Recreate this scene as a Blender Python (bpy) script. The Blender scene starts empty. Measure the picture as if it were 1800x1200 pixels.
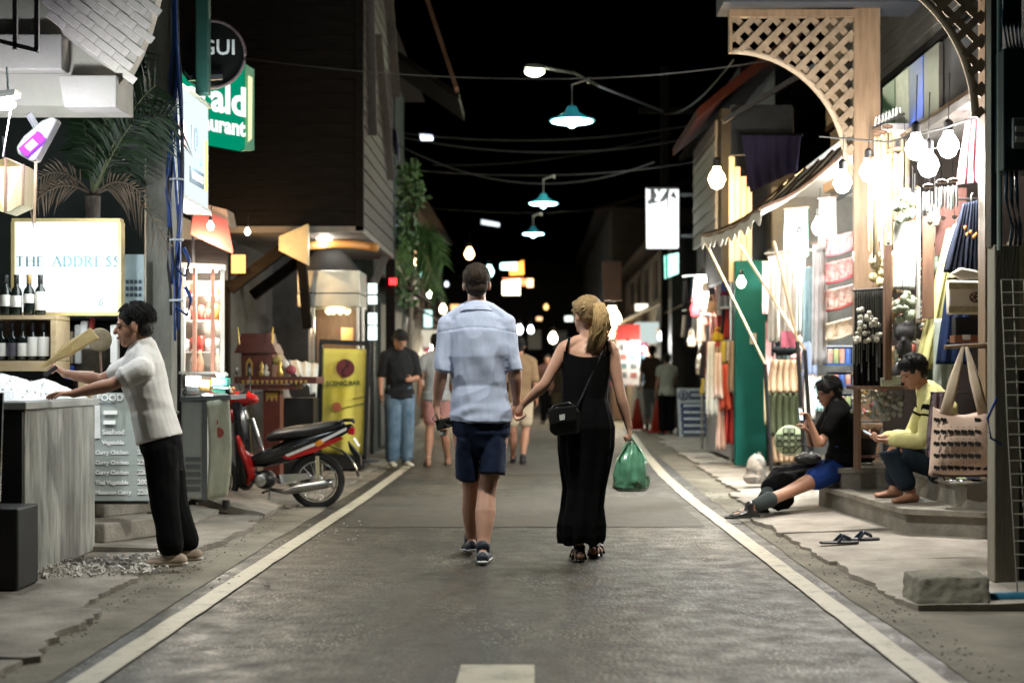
import bpy, bmesh, math, random
from math import sin, cos, pi, radians as R
from mathutils import Vector as V, Matrix, noise
random.seed(7)
sc = bpy.context.scene
# ---------------------------------------------------------------- camera
F = 2500.0; VX = 935.0; HZ = 662.0; CH = 1.12      # focal length in photo pixels, vanishing point, eye height
cd = bpy.data.cameras.new('camera'); cam = bpy.data.objects.new('camera', cd)
sc.collection.objects.link(cam); sc.camera = cam
cam.location = (0, 0, CH); cam.rotation_euler = (pi/2, 0, 0)
cd.sensor_width = 36; cd.sensor_fit = 'HORIZONTAL'; cd.lens = 50
cd.shift_x = -(VX-900)/1800; cd.shift_y = (HZ-600)/1800
cd.clip_start = .1; cd.clip_end = 2000
cd.dof.use_dof = True; cd.dof.focus_distance = 8.9; cd.dof.aperture_fstop = 1.7
# ---------------------------------------------------------------- night sky
w = bpy.data.worlds.new('World'); sc.world = w; w.use_nodes = True
nt = w.node_tree; bg = nt.nodes['Background']
sky = nt.nodes.new('ShaderNodeTexSky'); sky.sky_type = 'NISHITA'; sky.sun_disc = False
sky.sun_elevation = R(-6); sky.sun_rotation = R(200)
nt.links.new(sky.outputs[0], bg.inputs[0]); bg.inputs[1].default_value = .015
sc.view_settings.view_transform = 'Standard'; sc.view_settings.look = 'None'
sc.view_settings.gamma = 1; sc.view_settings.use_curve_mapping = False
sc.view_settings.exposure = 0.7
sc.cycles.use_denoising = True; sc.cycles.denoiser = 'OPENIMAGEDENOISE'
sc.cycles.max_bounces = 6; sc.cycles.diffuse_bounces = 3; sc.cycles.glossy_bounces = 3
sc.cycles.transmission_bounces = 4; sc.cycles.transparent_max_bounces = 6
sc.cycles.sample_clamp_indirect = 4; sc.cycles.caustics_reflective = False; sc.cycles.caustics_refractive = False
# ---------------------------------------------------------------- helpers
COL = sc.collection
def P(px, py, Y): return V(((px-VX)*Y/F, Y, CH-(py-HZ)*Y/F))
def GY(py, z=0): return (CH-z)*F/(py-HZ)
W0 = {}                                            # world origin of every thing
def tag(o, label=None, cat=None, group=None, kind=None):
    if label: o['label'] = label
    if cat: o['category'] = cat
    if group: o['group'] = group
    if kind: o['kind'] = kind
    return o
def thing(name, label, cat, loc, group=None):
    o = bpy.data.objects.new(name, None); COL.objects.link(o); o.empty_display_size = .1
    o.location = loc; W0[o.name] = V(loc); return tag(o, label, cat, group)
def dup(root, dloc, label=None, parent=None):
    c = root.copy(); COL.objects.link(c); c.parent = parent
    if parent is None: c.location = V(root.location)+V(dloc); W0[c.name] = V(c.location)
    else: W0[c.name] = W0[parent.name]
    if label: c['label'] = label
    for ch in list(root.children): dup(ch, (0, 0, 0), None, c)
    return c
def frame(t, up):
    u = V(up)-t*t.dot(V(up))
    if u.length < 1e-4: u = V((1, 0, 0))-t*t.x
    if u.length < 1e-4: u = V((0, 1, 0))-t*t.y
    u.normalize(); return u, t.cross(u).normalized()
class MB:
    def __init__(s): s.v = []; s.f = []
    def add(s, vs, fs):
        o = len(s.v); s.v += [V(v) for v in vs]; s.f += [[i+o for i in f] for f in fs]; return s
    def bx(s, x0, x1, y0, y1, z0, z1):
        return s.add([(x, y, z) for z in (z0, z1) for y in (y0, y1) for x in (x0, x1)],
            [(0, 2, 3, 1), (4, 5, 7, 6), (0, 1, 5, 4), (2, 6, 7, 3), (0, 4, 6, 2), (1, 3, 7, 5)])
    def box(s, c, d, rot=None):
        m = (Matrix.Rotation(rot[0], 3, 'X') if rot else Matrix.Identity(3))
        if rot: m = Matrix.Rotation(rot[2], 3, 'Z') @ Matrix.Rotation(rot[1], 3, 'Y') @ m
        o = len(s.v); s.bx(-d[0]/2, d[0]/2, -d[1]/2, d[1]/2, -d[2]/2, d[2]/2)
        for i in range(o, len(s.v)): s.v[i] = m @ s.v[i] + V(c)
        return s
    def bar(s, a, b, w, d, up=(0, 0, 1)):            # square bar from a to b
        a, b = V(a), V(b); t = (b-a).normalized(); u, v = frame(t, up)
        vs = [p+u*w/2*i+v*d/2*j for p in (a, b) for i, j in ((-1, -1), (1, -1), (1, 1), (-1, 1))]
        return s.add(vs, [(3, 2, 1, 0), (4, 5, 6, 7), (0, 1, 5, 4), (1, 2, 6, 5), (2, 3, 7, 6), (3, 0, 4, 7)])
    def tube(s, pts, r, n=8, up=(0, 0, 1), dome=False, closed=False):
        pts = [V(p) for p in pts]; k = len(pts); rs = r if isinstance(r, list) else [r]*k
        rs = [(q, q) if not isinstance(q, tuple) else q for q in rs]
        rings = []; pu = V(up)
        for i in range(k):
            if closed: t = pts[(i+1) % k]-pts[i-1]
            else: t = pts[min(i+1, k-1)]-pts[max(i-1, 0)]
            t.normalize(); u, v = frame(t, pu)
            rings.append((pts[i], u, v, t, rs[i]))
        if dome:
            p, u, v, t, q = rings[0]; m = min(q)
            pre = [(p-t*m*.8, u, v, t, (q[0]*.35, q[1]*.35)), (p-t*m*.45, u, v, t, (q[0]*.8, q[1]*.8))]
            p, u, v, t, q = rings[-1]; m = min(q)
            rings = pre+rings+[(p+t*m*.45, u, v, t, (q[0]*.8, q[1]*.8)), (p+t*m*.8, u, v, t, (q[0]*.35, q[1]*.35))]
        vs = []; fs = []; k = len(rings)
        for p, u, v, t, q in rings:
            vs += [p+u*q[0]*cos(2*pi*j/n)+v*q[1]*sin(2*pi*j/n) for j in range(n)]
        for i in range(k if closed else k-1):
            a = i*n; b = ((i+1) % k)*n
            for j in range(n): fs.append((a+j, a+(j+1) % n, b+(j+1) % n, b+j))
        if not closed: fs += [tuple(range(n-1, -1, -1)), tuple(range((k-1)*n, k*n))]
        return s.add(vs, fs)
    def lathe(s, prof, c, n=16, ax=(0, 0, 1)):       # prof: (radius, height)
        t = V(ax).normalized(); u, v = frame(t, (1, 0, 0)); vs = []; fs = []
        for r, h in prof: vs += [V(c)+t*h+(u*cos(2*pi*j/n)+v*sin(2*pi*j/n))*max(r, 1e-4) for j in range(n)]
        for i in range(len(prof)-1):
            for j in range(n): fs.append((i*n+j, i*n+(j+1) % n, (i+1)*n+(j+1) % n, (i+1)*n+j))
        fs += [tuple(range(n-1, -1, -1)), tuple(range((len(prof)-1)*n, len(prof)*n))]
        return s.add(vs, fs)
    def ell(s, c, r, nu=14, nv=9, ux=None, uz=None): # ellipsoid; ux right axis, uz up axis
        if not isinstance(r, (tuple, list)): r = (r, r, r)
        x = V(ux).normalized() if ux else V((1, 0, 0)); z = V(uz) if uz else V((0, 0, 1))
        z = (z-x*x.dot(z)).normalized(); y = z.cross(x); vs = [V(c)-z*r[2]]; fs = []
        for i in range(1, nv):
            a = -pi/2+pi*i/nv
            vs += [V(c)+(x*r[0]*cos(2*pi*j/nu)+y*r[1]*sin(2*pi*j/nu))*cos(a)+z*r[2]*sin(a) for j in range(nu)]
        vs.append(V(c)+z*r[2]); e = len(vs)-1
        for j in range(nu):
            fs.append((0, 1+(j+1) % nu, 1+j)); b = 1+(nv-2)*nu; fs.append((e, b+j, b+(j+1) % nu))
            for i in range(nv-2): a = 1+i*nu; fs.append((a+j, a+(j+1) % nu, a+nu+(j+1) % nu, a+nu+j))
        return s.add(vs, fs)
    def prism(s, pts, d):                            # flat outline extruded by vector d
        pts = [V(p) for p in pts]; n = len(pts); d = V(d)
        nn = V((0, 0, 0))
        for i in range(n): nn += pts[i].cross(pts[(i+1) % n])
        if nn.dot(d) > 0: pts.reverse()
        fs = [tuple(range(n)), tuple(range(2*n-1, n-1, -1))]
        fs += [(i, i+n, (i+1) % n+n, (i+1) % n) for i in range(n)]
        return s.add(pts+[p+d for p in pts], [tuple(f) for f in fs])
    def quad(s, a, b, c, d): return s.add([a, b, c, d], [(0, 1, 2, 3)])
    def sheet(s, fn, nu, nv, th=0.0):                # fn(u,v)->point; optional thickness along normal
        g = [[V(fn(i/nu, j/nv)) for i in range(nu+1)] for j in range(nv+1)]
        vs = [p for r in g for p in r]; m = nu+1
        fs = [(j*m+i, j*m+i+1, (j+1)*m+i+1, (j+1)*m+i) for j in range(nv) for i in range(nu)]
        if th:
            N = []
            for j in range(nv+1):
                for i in range(nu+1):
                    a = g[j][min(i+1, nu)]-g[j][max(i-1, 0)]; b = g[min(j+1, nv)][i]-g[max(j-1, 0)][i]
                    N.append(a.cross(b).normalized())
            k = len(vs); vs = vs+[p-N[i]*th for i, p in enumerate(vs)]
            fs += [tuple(q+k for q in reversed(f)) for f in list(fs)]
            ed = [i for i in range(m)]+[j*m+nu for j in range(1, nv+1)]+[nv*m+i for i in range(nu-1, -1, -1)]+[j*m for j in range(nv-1, 0, -1)]
            fs += [(ed[q], ed[(q-1)], ed[(q-1)]+k, ed[q]+k) for q in range(len(ed))]
        return s.add(vs, fs)
    def mesh(s, name, off):
        me = bpy.data.meshes.new(name); me.from_pydata([tuple(p-off) for p in s.v], [], s.f); me.update(); return me
    def build(s, name, mat, parent=None, smooth=False, bev=0, org=None):
        if parent is not None: off = W0[parent.name]
        elif org is not None: off = V(org)
        else:
            xs = [p.x for p in s.v]; ys = [p.y for p in s.v]
            off = V(((min(xs)+max(xs))/2, (min(ys)+max(ys))/2, min(p.z for p in s.v)))
        me = s.mesh(name, off)
        return mkobj(name, me, mat, parent, off, smooth, bev)
def mkobj(name, me, mat, parent, off, smooth=False, bev=0):
    o = bpy.data.objects.new(name, me); COL.objects.link(o); W0[o.name] = V(off)
    if mat: me.materials.append(mat)
    if smooth:
        me.shade_smooth()
        if smooth is not True: me.set_sharp_from_angle(angle=R(smooth))
    if parent is not None: o.parent = parent
    else: o.location = off
    if bev:
        b = o.modifiers.new('bevel', 'BEVEL'); b.width = bev; b.segments = 2; b.limit_method = 'ANGLE'
    return o
def remesh(mb, name, mat, parent, vox=.008, it=3, disp=None, off=None):
    off = W0[parent.name] if parent is not None else V(off)
    me = mb.mesh(name, off); t = bpy.data.objects.new('tmp', me); COL.objects.link(t)
    m = t.modifiers.new('r', 'REMESH'); m.mode = 'VOXEL'; m.voxel_size = vox
    if it: m = t.modifiers.new('s', 'SMOOTH'); m.factor = .5; m.iterations = it
    dg = bpy.context.evaluated_depsgraph_get(); dg.update()
    m2 = bpy.data.meshes.new_from_object(t.evaluated_get(dg)); m2.name = name
    bpy.data.objects.remove(t); bpy.data.meshes.remove(me)
    if disp:
        nn = [V(n.vector) for n in m2.vertex_normals]
        for v, n in zip(m2.vertices, nn): v.co = v.co+n*disp(v.co+off, n)
    m2.materials.clear()
    return mkobj(name, m2, mat, parent, off, True)
# ---------------------------------------------------------------- materials
MATS = {}
def srgb(c):
    if isinstance(c, str):
        c = [int(c[i:i+2], 16)/255 for i in (0, 2, 4)]
        return tuple(x/12.92 if x <= .04045 else ((x+.055)/1.055)**2.4 for x in c)
    return c
def M(name, col, rough=.6, metal=0, var=.18, scale=9, bump=0, bscale=60, stretch=(1, 1, 1), sss=0, col2=None, trans=0, emit=0, spec=.5, alpha=1):
    if name in MATS: return MATS[name]
    col = srgb(col); m = bpy.data.materials.new(name); m.use_nodes = True; n = m.node_tree.nodes; l = m.node_tree.links
    b = n['Principled BSDF']; b.inputs['Roughness'].default_value = rough; b.inputs['Metallic'].default_value = metal
    b.inputs['Specular IOR Level'].default_value = spec
    tc = n.new('ShaderNodeTexCoord'); mp = n.new('ShaderNodeMapping'); mp.inputs['Scale'].default_value = stretch
    l.new(tc.outputs['Object'], mp.inputs[0])
    nz = n.new('ShaderNodeTexNoise'); nz.inputs['Scale'].default_value = scale; nz.inputs['Detail'].default_value = 6
    nz.inputs['Roughness'].default_value = .65; l.new(mp.outputs[0], nz.inputs[0])
    cr = n.new('ShaderNodeValToRGB'); cr.color_ramp.elements[0].position = .3; cr.color_ramp.elements[1].position = .7
    c2 = srgb(col2) if col2 else tuple(min(1, c*(1+var)) for c in col)
    c1 = tuple(c*(1-var) for c in col) if not col2 else col
    cr.color_ramp.elements[0].color = (*c1, 1); cr.color_ramp.elements[1].color = (*c2, 1)
    l.new(nz.outputs[0], cr.inputs[0]); l.new(cr.outputs[0], b.inputs['Base Color'])
    if bump:
        n2 = n.new('ShaderNodeTexNoise'); n2.inputs['Scale'].default_value = bscale; n2.inputs['Detail'].default_value = 4
        l.new(mp.outputs[0], n2.inputs[0]); bp = n.new('ShaderNodeBump'); bp.inputs['Strength'].default_value = bump
        bp.inputs['Distance'].default_value = .01; l.new(n2.outputs[0], bp.inputs['Height']); l.new(bp.outputs[0], b.inputs['Normal'])
    if sss: b.inputs['Subsurface Weight'].default_value = sss; b.inputs['Subsurface Radius'].default_value = (.02, .008, .005)
    if trans: b.inputs['Transmission Weight'].default_value = trans
    if emit: l.new(cr.outputs[0], b.inputs['Emission Color']); b.inputs['Emission Strength'].default_value = emit
    if alpha < 1: b.inputs['Alpha'].default_value = alpha
    MATS[name] = m; return m
def E(name, col, st):
    if name in MATS: return MATS[name]
    m = bpy.data.materials.new(name); m.use_nodes = True; n = m.node_tree.nodes
    n.remove(n['Principled BSDF']); e = n.new('ShaderNodeEmission'); e.inputs[0].default_value = (*srgb(col), 1); e.inputs[1].default_value = st
    m.node_tree.links.new(e.outputs[0], n['Material Output'].inputs[0]); MATS[name] = m; return m
def cloth_mat(name, col, rough=.85, **k): return M(name, col, rough, spec=k.pop('spec', .2), bump=k.pop('bump', .25), bscale=k.pop('bscale', 25), var=k.pop('var', .12), **k)
def lamp(name, parent, loc, power, col=(1, 1, 1), rad=.05, spot=None, aim=None):
    d = bpy.data.lights.new(name, 'SPOT' if spot else 'POINT'); d.energy = power; d.color = col; d.shadow_soft_size = rad
    o = bpy.data.objects.new(name, d); COL.objects.link(o)
    if spot:
        d.spot_size = R(spot); d.spot_blend = .5
        o.rotation_euler = V(aim or (0, 0, -1)).to_track_quat('-Z', 'Y').to_euler()
    o.location = V(loc)-(W0[parent.name] if parent is not None else V((0, 0, 0)))
    if parent is not None: o.parent = parent
    return o
def text(body, name, mat, parent, origin, xdir, zdir, size, th=.003, fat=0, align='CENTER', sx=1):
    c = bpy.data.curves.new('t', 'FONT'); c.body = body; c.size = size; c.extrude = th/2; c.offset = fat; c.align_x = align; c.resolution_u = 3
    t = bpy.data.objects.new('tmp', c); COL.objects.link(t)
    dg = bpy.context.evaluated_depsgraph_get(); dg.update(); me = bpy.data.meshes.new_from_object(t.evaluated_get(dg))
    bpy.data.objects.remove(t); bpy.data.curves.remove(c)
    x = V(xdir).normalized(); z = V(zdir).normalized(); y = z.cross(x); off = W0[parent.name]
    for v in me.vertices: v.co = V(origin)-off+x*v.co.x*sx+z*v.co.y-y*v.co.z
    me.materials.clear(); me.name = name
    return mkobj(name, me, mat, parent, off)
def hang(name, mat, parent, tl, tr, br, bl, folds=4, amp=.02, nu=28, nv=16, th=.003, belly=0, flare=1, ph=0, rag=0):
    tl, tr, br, bl = map(V, (tl, tr, br, bl)); n = (tr-tl).cross(bl-tl).normalized()
    def fn(u, v):
        p = (tl*(1-u)+tr*u)*(1-v)+(bl*(1-u)+br*u)*v
        a = amp*(.25+.75*v**flare)
        d = a*(sin(2*pi*folds*u+ph+.8*sin(3*v+ph))+.4*sin(2*pi*folds*2.3*u+1.3*ph+2*v))+belly*sin(pi*v)
        return p+n*d-V((0, 0, rag*sin(17*u+ph)*v))
    return MB().sheet(fn, nu, nv, th).build(name, mat, parent, True)
def rnd(a, b): return random.uniform(a, b)
# ---------------------------------------------------------------- common materials
concrete = M('concrete', (.13, .12, .10), .85, scale=4, bump=.6, bscale=45, col2=(.32, .295, .25))
concrete_d = M('concrete_dark', (.17, .16, .14), .9, var=.45, scale=4, bump=.6, bscale=30)
slabm = M('pavement_slab', (.10, .087, .07), .82, scale=2.2, bump=.6, bscale=50, col2=(.34, .305, .26))
blackm = M('black_paint', (.012, .012, .013), .5, var=.3)
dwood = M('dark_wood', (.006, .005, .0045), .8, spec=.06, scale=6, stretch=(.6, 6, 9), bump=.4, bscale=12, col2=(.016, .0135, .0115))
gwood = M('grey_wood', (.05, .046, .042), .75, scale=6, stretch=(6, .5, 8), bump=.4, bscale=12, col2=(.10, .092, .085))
twood = M('tan_wood', (.17, .105, .06), .55, scale=5, stretch=(5, 5, .6), bump=.25, bscale=14, col2=(.29, .195, .118))
swood = M('slat_wood', (.19, .135, .085), .6, scale=7, stretch=(2, 2, 2), bump=.25, bscale=20, col2=(.31, .235, .155))
bwood = M('brown_wood', (.10, .055, .035), .55, scale=6, stretch=(4, 4, .6), bump=.3, bscale=16, col2=(.18, .10, .06))
whitep = M('white_paint', (.78, .76, .73), .6, var=.08, bump=.2, bscale=20)
steel = M('steel', (.55, .55, .53), .32, metal=1, var=.15)
dsteel = M('dark_steel', (.05, .05, .052), .4, metal=.6)
chrome = M('chrome', (.75, .75, .76), .12, metal=1, var=.03)
glassm = M('clear_glass', (.9, .95, .95), .03, var=.02, trans=1)
rubber = M('rubber', (.018, .018, .018), .75, bump=.2)
plasterd = M('dark_plaster', (.05, .05, .052), .9, var=.3, scale=3)
plasterg = M('grey_plaster', (.05, .049, .048), .9, var=.25, scale=3, bump=.2)
# road: aggregate speckle over worn patches
road_m = bpy.data.materials.new('asphalt'); road_m.use_nodes = True
n = road_m.node_tree.nodes; l = road_m.node_tree.links; b = n['Principled BSDF']
tc = n.new('ShaderNodeTexCoord')
def nz(sc_, det=5, st=(1, 1, 1), ro=.6):
    mp = n.new('ShaderNodeMapping'); mp.inputs['Scale'].default_value = st; l.new(tc.outputs['Object'], mp.inputs[0])
    t = n.new('ShaderNodeTexNoise'); t.inputs['Scale'].default_value = sc_; t.inputs['Detail'].default_value = det
    t.inputs['Roughness'].default_value = ro; l.new(mp.outputs[0], t.inputs[0]); return t.outputs[0]
def ramp(src, p0, p1, c0, c1):
    r = n.new('ShaderNodeValToRGB'); r.color_ramp.elements[0].position = p0; r.color_ramp.elements[1].position = p1
    r.color_ramp.elements[0].color = (*c0, 1); r.color_ramp.elements[1].color = (*c1, 1); l.new(src, r.inputs[0]); return r.outputs[0]
def mix(f, a, c, mode='MIX'):
    x = n.new('ShaderNodeMix'); x.data_type = 'RGBA'; x.blend_type = mode
    if isinstance(f, float): x.inputs[0].default_value = f
    else: l.new(f, x.inputs[0])
    l.new(a, x.inputs[6]); l.new(c, x.inputs[7]); return x.outputs[2]
big = ramp(nz(.9, 6, (1, .35, 1)), .35, .68, (.019, .0168, .0128), (.062, .053, .039))
fine = ramp(nz(55, 3), .3, .75, (.35, .35, .35), (1.6, 1.56, 1.48))
vor = n.new('ShaderNodeTexVoronoi'); vor.inputs['Scale'].default_value = 48; l.new(tc.outputs['Object'], vor.inputs[0])
spk = ramp(vor.outputs[0], .12, .30, (1, 1, 1), (0, 0, 0))
wear = ramp(nz(2.2, 5, (1, .5, 1)), .48, .66, (.12, .12, .12), (1, 1, 1))
lite = n.new('ShaderNodeRGB'); lite.outputs[0].default_value = (.55, .50, .40, 1)
mk = n.new('ShaderNodeMath'); mk.operation = 'MULTIPLY'; l.new(spk, mk.inputs[0]); l.new(wear, mk.inputs[1])
mpc = n.new('ShaderNodeMapping'); mpc.inputs['Scale'].default_value = (1, .6, 1); l.new(tc.outputs['Object'], mpc.inputs[0])
dis = n.new('ShaderNodeTexNoise'); dis.inputs['Scale'].default_value = 2.5; dis.inputs['Detail'].default_value = 6; l.new(mpc.outputs[0], dis.inputs[0])
vm = n.new('ShaderNodeVectorMath'); vm.operation = 'ADD'; l.new(mpc.outputs[0], vm.inputs[0]); l.new(dis.outputs[1], vm.inputs[1])
vc = n.new('ShaderNodeTexVoronoi'); vc.feature = 'DISTANCE_TO_EDGE'; vc.inputs['Scale'].default_value = .42; l.new(vm.outputs[0], vc.inputs[0])
crk = ramp(vc.outputs[0], .0, .012, (.25, .25, .25), (1, 1, 1)); stn = ramp(nz(1.6, 7, (1.4, .5, 1), .7), .36, .50, (.52, .50, .47), (1, 1, 1))
c0 = mix(1.0, mix(1.0, mix(1.0, big, fine, 'MULTIPLY'), crk, 'MULTIPLY'), stn, 'MULTIPLY'); c1 = mix(mk.outputs[0], c0, lite.outputs[0]); l.new(c1, b.inputs['Base Color'])
rr = ramp(nz(6, 4), .3, .7, (.45, .45, .45), (.75, .75, .75)); l.new(rr, b.inputs['Roughness'])
bp = n.new('ShaderNodeBump'); bp.inputs['Strength'].default_value = .55; bp.inputs['Distance'].default_value = .006
l.new(vor.outputs[0], bp.inputs['Height']); l.new(bp.outputs[0], b.inputs['Normal'])
# worn paint
line_m = bpy.data.materials.new('road_paint'); line_m.use_nodes = True
n = line_m.node_tree.nodes; l = line_m.node_tree.links; b = n['Principled BSDF']; tc = n.new('ShaderNodeTexCoord')
pc = ramp(nz(7, 9, ro=.8), .30, .50, (.16, .145, .11), (.46, .42, .33)); l.new(pc, b.inputs['Base Color']); b.inputs['Roughness'].default_value = .6
# ---------------------------------------------------------------- ground, road, markings
g = MB().quad((-120, -60, -.03), (120, -60, -.03), (120, 240, -.03), (-120, 240, -.03)).build('ground', concrete_d, org=(0, 0, -.03))
tag(g, kind='structure')
def strip(name, mat, pts, z, wob=.006, seed=0, nd=6):
    vs = []; fs = []; k = 0
    for (y0, a0, b0), (y1, a1, b1) in zip(pts, pts[1:]):
        for i in range(nd):
            t = i/nd; y = y0+(y1-y0)*t
            vs += [(a0+(a1-a0)*t+wob*noise.noise((y*3, seed, 0)), y, z), (b0+(b1-b0)*t+wob*noise.noise((y*3, seed+9, 0)), y, z)]
    y, a, c = pts[-1]; vs += [(a, y, z), (c, y, z)]
    fs = [(2*i, 2*i+1, 2*i+3, 2*i+2) for i in range(len(vs)//2-1)]
    return MB().add(vs, fs).build(name, mat, None, org=(0, pts[0][0], z))
tag(strip('road', road_m, [(-8, -2.1, 2.15), (20, -2.1, 2.3), (45, -2.4, 2.4), (90, -3, 2)], 0, 0), kind='structure')
gut = M('gutter_concrete', (.085, .076, .058), .85, scale=2.5, bump=.5, bscale=60, col2=(.24, .215, .165))
tag(strip('gutter', gut, [(-8, -2.3, -1.76), (8, -2.3, -1.76), (20, -2.3, -1.72), (45, -2.6, -1.9)], .004, .03, 3, 20), kind='structure')
tag(strip('gutter', gut, [(-8, 1.62, 6), (6.9, 1.60, 6), (6.95, 1.60, 2.6), (8, 1.60, 2.6), (14, 1.64, 2.6), (20, 1.78, 2.6), (45, 2.1, 3)], .004, .03, 5, 20), kind='structure')
for lab, pts, sd in (('white painted line along the left edge of the road', [(-4, -1.69, -1.575), (5.2, -1.69, -1.575), (9, -1.65, -1.54), (13, -1.60, -1.49), (18, -1.60, -1.49)], 1),
                     ('white painted line along the right edge of the road', [(-4, 1.41, 1.52), (5.2, 1.41, 1.52), (9, 1.40, 1.51), (12.9, 1.39, 1.50), (16, 1.43, 1.55), (20, 1.56, 1.68), (28, 1.9, 2.02)], 2),
                     ('short white centre dash at the bottom of the road', [(2.5, -.275, .015), (4, -.275, .015), (5.5, -.275, .01)], 3)):
    o = strip('road_marking', line_m, pts, .0085, .008, sd, 24); tag(o, kind='structure')
# pavements of broken slabs
def slab(par, xa, xb, y0, y1, za, zb, jag=.06, seed=0, mat=None, far=0):
    """xa road edge, xb shop edge"""
    sg = 1 if xb > xa else -1
    def top(u, v):
        y = y0+(y1-y0)*v
        e = xa+sg*(jag*(noise.noise((y*1.7, seed, 1))+.7*noise.noise((y*6, seed, 4))+.55*noise.noise((y*19, seed, 7)))) if u == 0 else None
        x = e if e is not None else xa+(xb-xa)*u
        z = za+(zb-za)*u+.012*noise.noise((x*2.1, y*1.3, seed))
        return (x, y, z)
    m = MB()
    if sg > 0: m.sheet(top, 12, 26, .07)
    else: m.sheet(lambda u, v: top(1-u, v), 12, 26, .07)
    return m.build('slab', mat or slabm, par)
pr = bpy.data.objects.new('pavement_right', None); COL.objects.link(pr); pr.location = (2.2, 8, 0); W0[pr.name] = V(pr.location); tag(pr, kind='structure')
for i, (xa, xb, y0, y1, za, zb) in enumerate([(1.80, 3.4, 6.78, 8.42, .030, .075), (1.76, 3.4, 8.435, 9.9, .028, .078), (1.72, 2.62, 9.915, 11.6, .03, .075),
        (1.86, 3.2, 11.62, 13.4, .03, .10), (1.98, 3.4, 13.42, 15.4, .03, .10), (2.02, 3.4, 15.42, 17.6, .03, .1), (2.1, 3.6, 17.62, 20.4, .03, .1), (2.15, 3.8, 20.42, 24, .03, .1), (2.3, 4.2, 24.02, 30, .03, .1), (2.4, 4.4, 30.02, 42, .03, .1)]):
    slab(pr, xa, xb, y0, y1, za, zb, .06, i, M('pale_slab', (.20, .178, .15), .8, scale=2.4, bump=.6, bscale=55, col2=(.46, .41, .355)))
pl = bpy.data.objects.new('pavement_left', None); COL.objects.link(pl); pl.location = (-2.4, 8, 0); W0[pl.name] = V(pl.location); tag(pl, kind='structure')
for i, (xa, xb, y0, y1, za, zb) in enumerate([(-1.98, -4, 3.5, 5.5, .03, .06), (-2.0, -4, 5.515, 6.7, .035, .06), (-2.16, -4, 6.715, 7.8, .03, .05), (-2.2, -4, 7.815, 8.9, .025, .05), (-2.06, -4.2, 8.915, 10.6, .04, .08),
        (-2.12, -4.2, 10.615, 12.0, .03, .10), (-2.0, -4.4, 12.015, 14.2, .02, .07), (-1.9, -4.4, 14.215, 17, .02, .06), (-1.86, -4.4, 17.015, 21, .02, .06), (-2.0, -4.4, 21.015, 30, .02, .06), (-2.2, -4.8, 30.015, 42, .02, .06)]):
    slab(pl, xa, xb, y0, y1, za, zb, .07, 30+i)
# sloped broken ramp slabs left of the kerb by the freezer
MB().sheet(lambda u, v: (-2.62+.52*u+.03*noise.noise((v*5, u, 2)), 11.2+.9*v, .17-.13*u+.015*noise.noise((u*4, v*4, 0))), 8, 10, .06).build('slab', slabm, pl)
MB().sheet(lambda u, v: (-2.95+.5*u, 10.35+.8*v+.04*noise.noise((u*5, 3, 2)), .15-.09*u+.02*v), 8, 8, .06).build('slab', concrete, pl)
cr = MB()
for i in range(420):
    x = rnd(-2.75, -2.05); y = 8.25+rnd(-.55, .35)+(x+2.4)*.35; s_ = rnd(.004, .014)*(1 if random.random() < .85 else 1.8)
    cr.box((x, y, .042+s_*.3), (s_*rnd(.8, 2), s_*rnd(.8, 2), s_), (rnd(0, 3), rnd(0, 3), rnd(0, 3)))
for i in range(60):
    x = rnd(-2.0, -1.2); y = rnd(7.5, 11); s_ = rnd(.004, .01); cr.box((x, y, .008), (s_*1.5, s_, s_), (0, 0, rnd(0, 3)))
tag(cr.build('gravel', M('pale_chips', (.5, .47, .43), .8, var=.4, scale=40)), 'pale scattered stone chips on the pavement by the counter', 'gravel', kind='stuff')
dm = MB()
for i in range(600):
    side = random.choice((-1, 1)); y = 5+9*random.random()**1.3
    x = (-2.03 if side < 0 else 1.74)+rnd(-.10, .06)*(1 if side > 0 else -1); s_ = rnd(.002, .0055); dm.box((x, y, .0065), (s_*rnd(1, 2.5), s_*rnd(1, 2), s_*.7), (0, 0, rnd(0, 3)))
tag(dm.build('grit', M('dark_grit', (.10, .09, .07), .9, scale=30, col2=(.24, .21, .17))), 'dark grit and crumbs gathered along the broken pavement edges', 'grit', kind='stuff')
for i, (xa, xb, y0, y1, c, c2) in enumerate(((-1.45, 1.3, 10.6, 13.2, (.033, .029, .022), (.072, .062, .046)), (-.9, 1.36, 16.2, 21, (.036, .032, .028), (.066, .058, .048)))):
    vs = [(x+.03*noise.noise((y*2, x, i)), y+.05*noise.noise((x*3, y, i)), .0035) for y in (y0, y1) for x in [xa+(xb-xa)*k/20 for k in range(21)]]
    tag(MB().add(vs, [(k, k+1, k+22, k+21) for k in range(20)]).build('road_patch', M('patch_%d' % i, c, .7, scale=7, bump=.8, bscale=70, col2=c2), org=(0, y0, .0035)), kind='structure')
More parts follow.
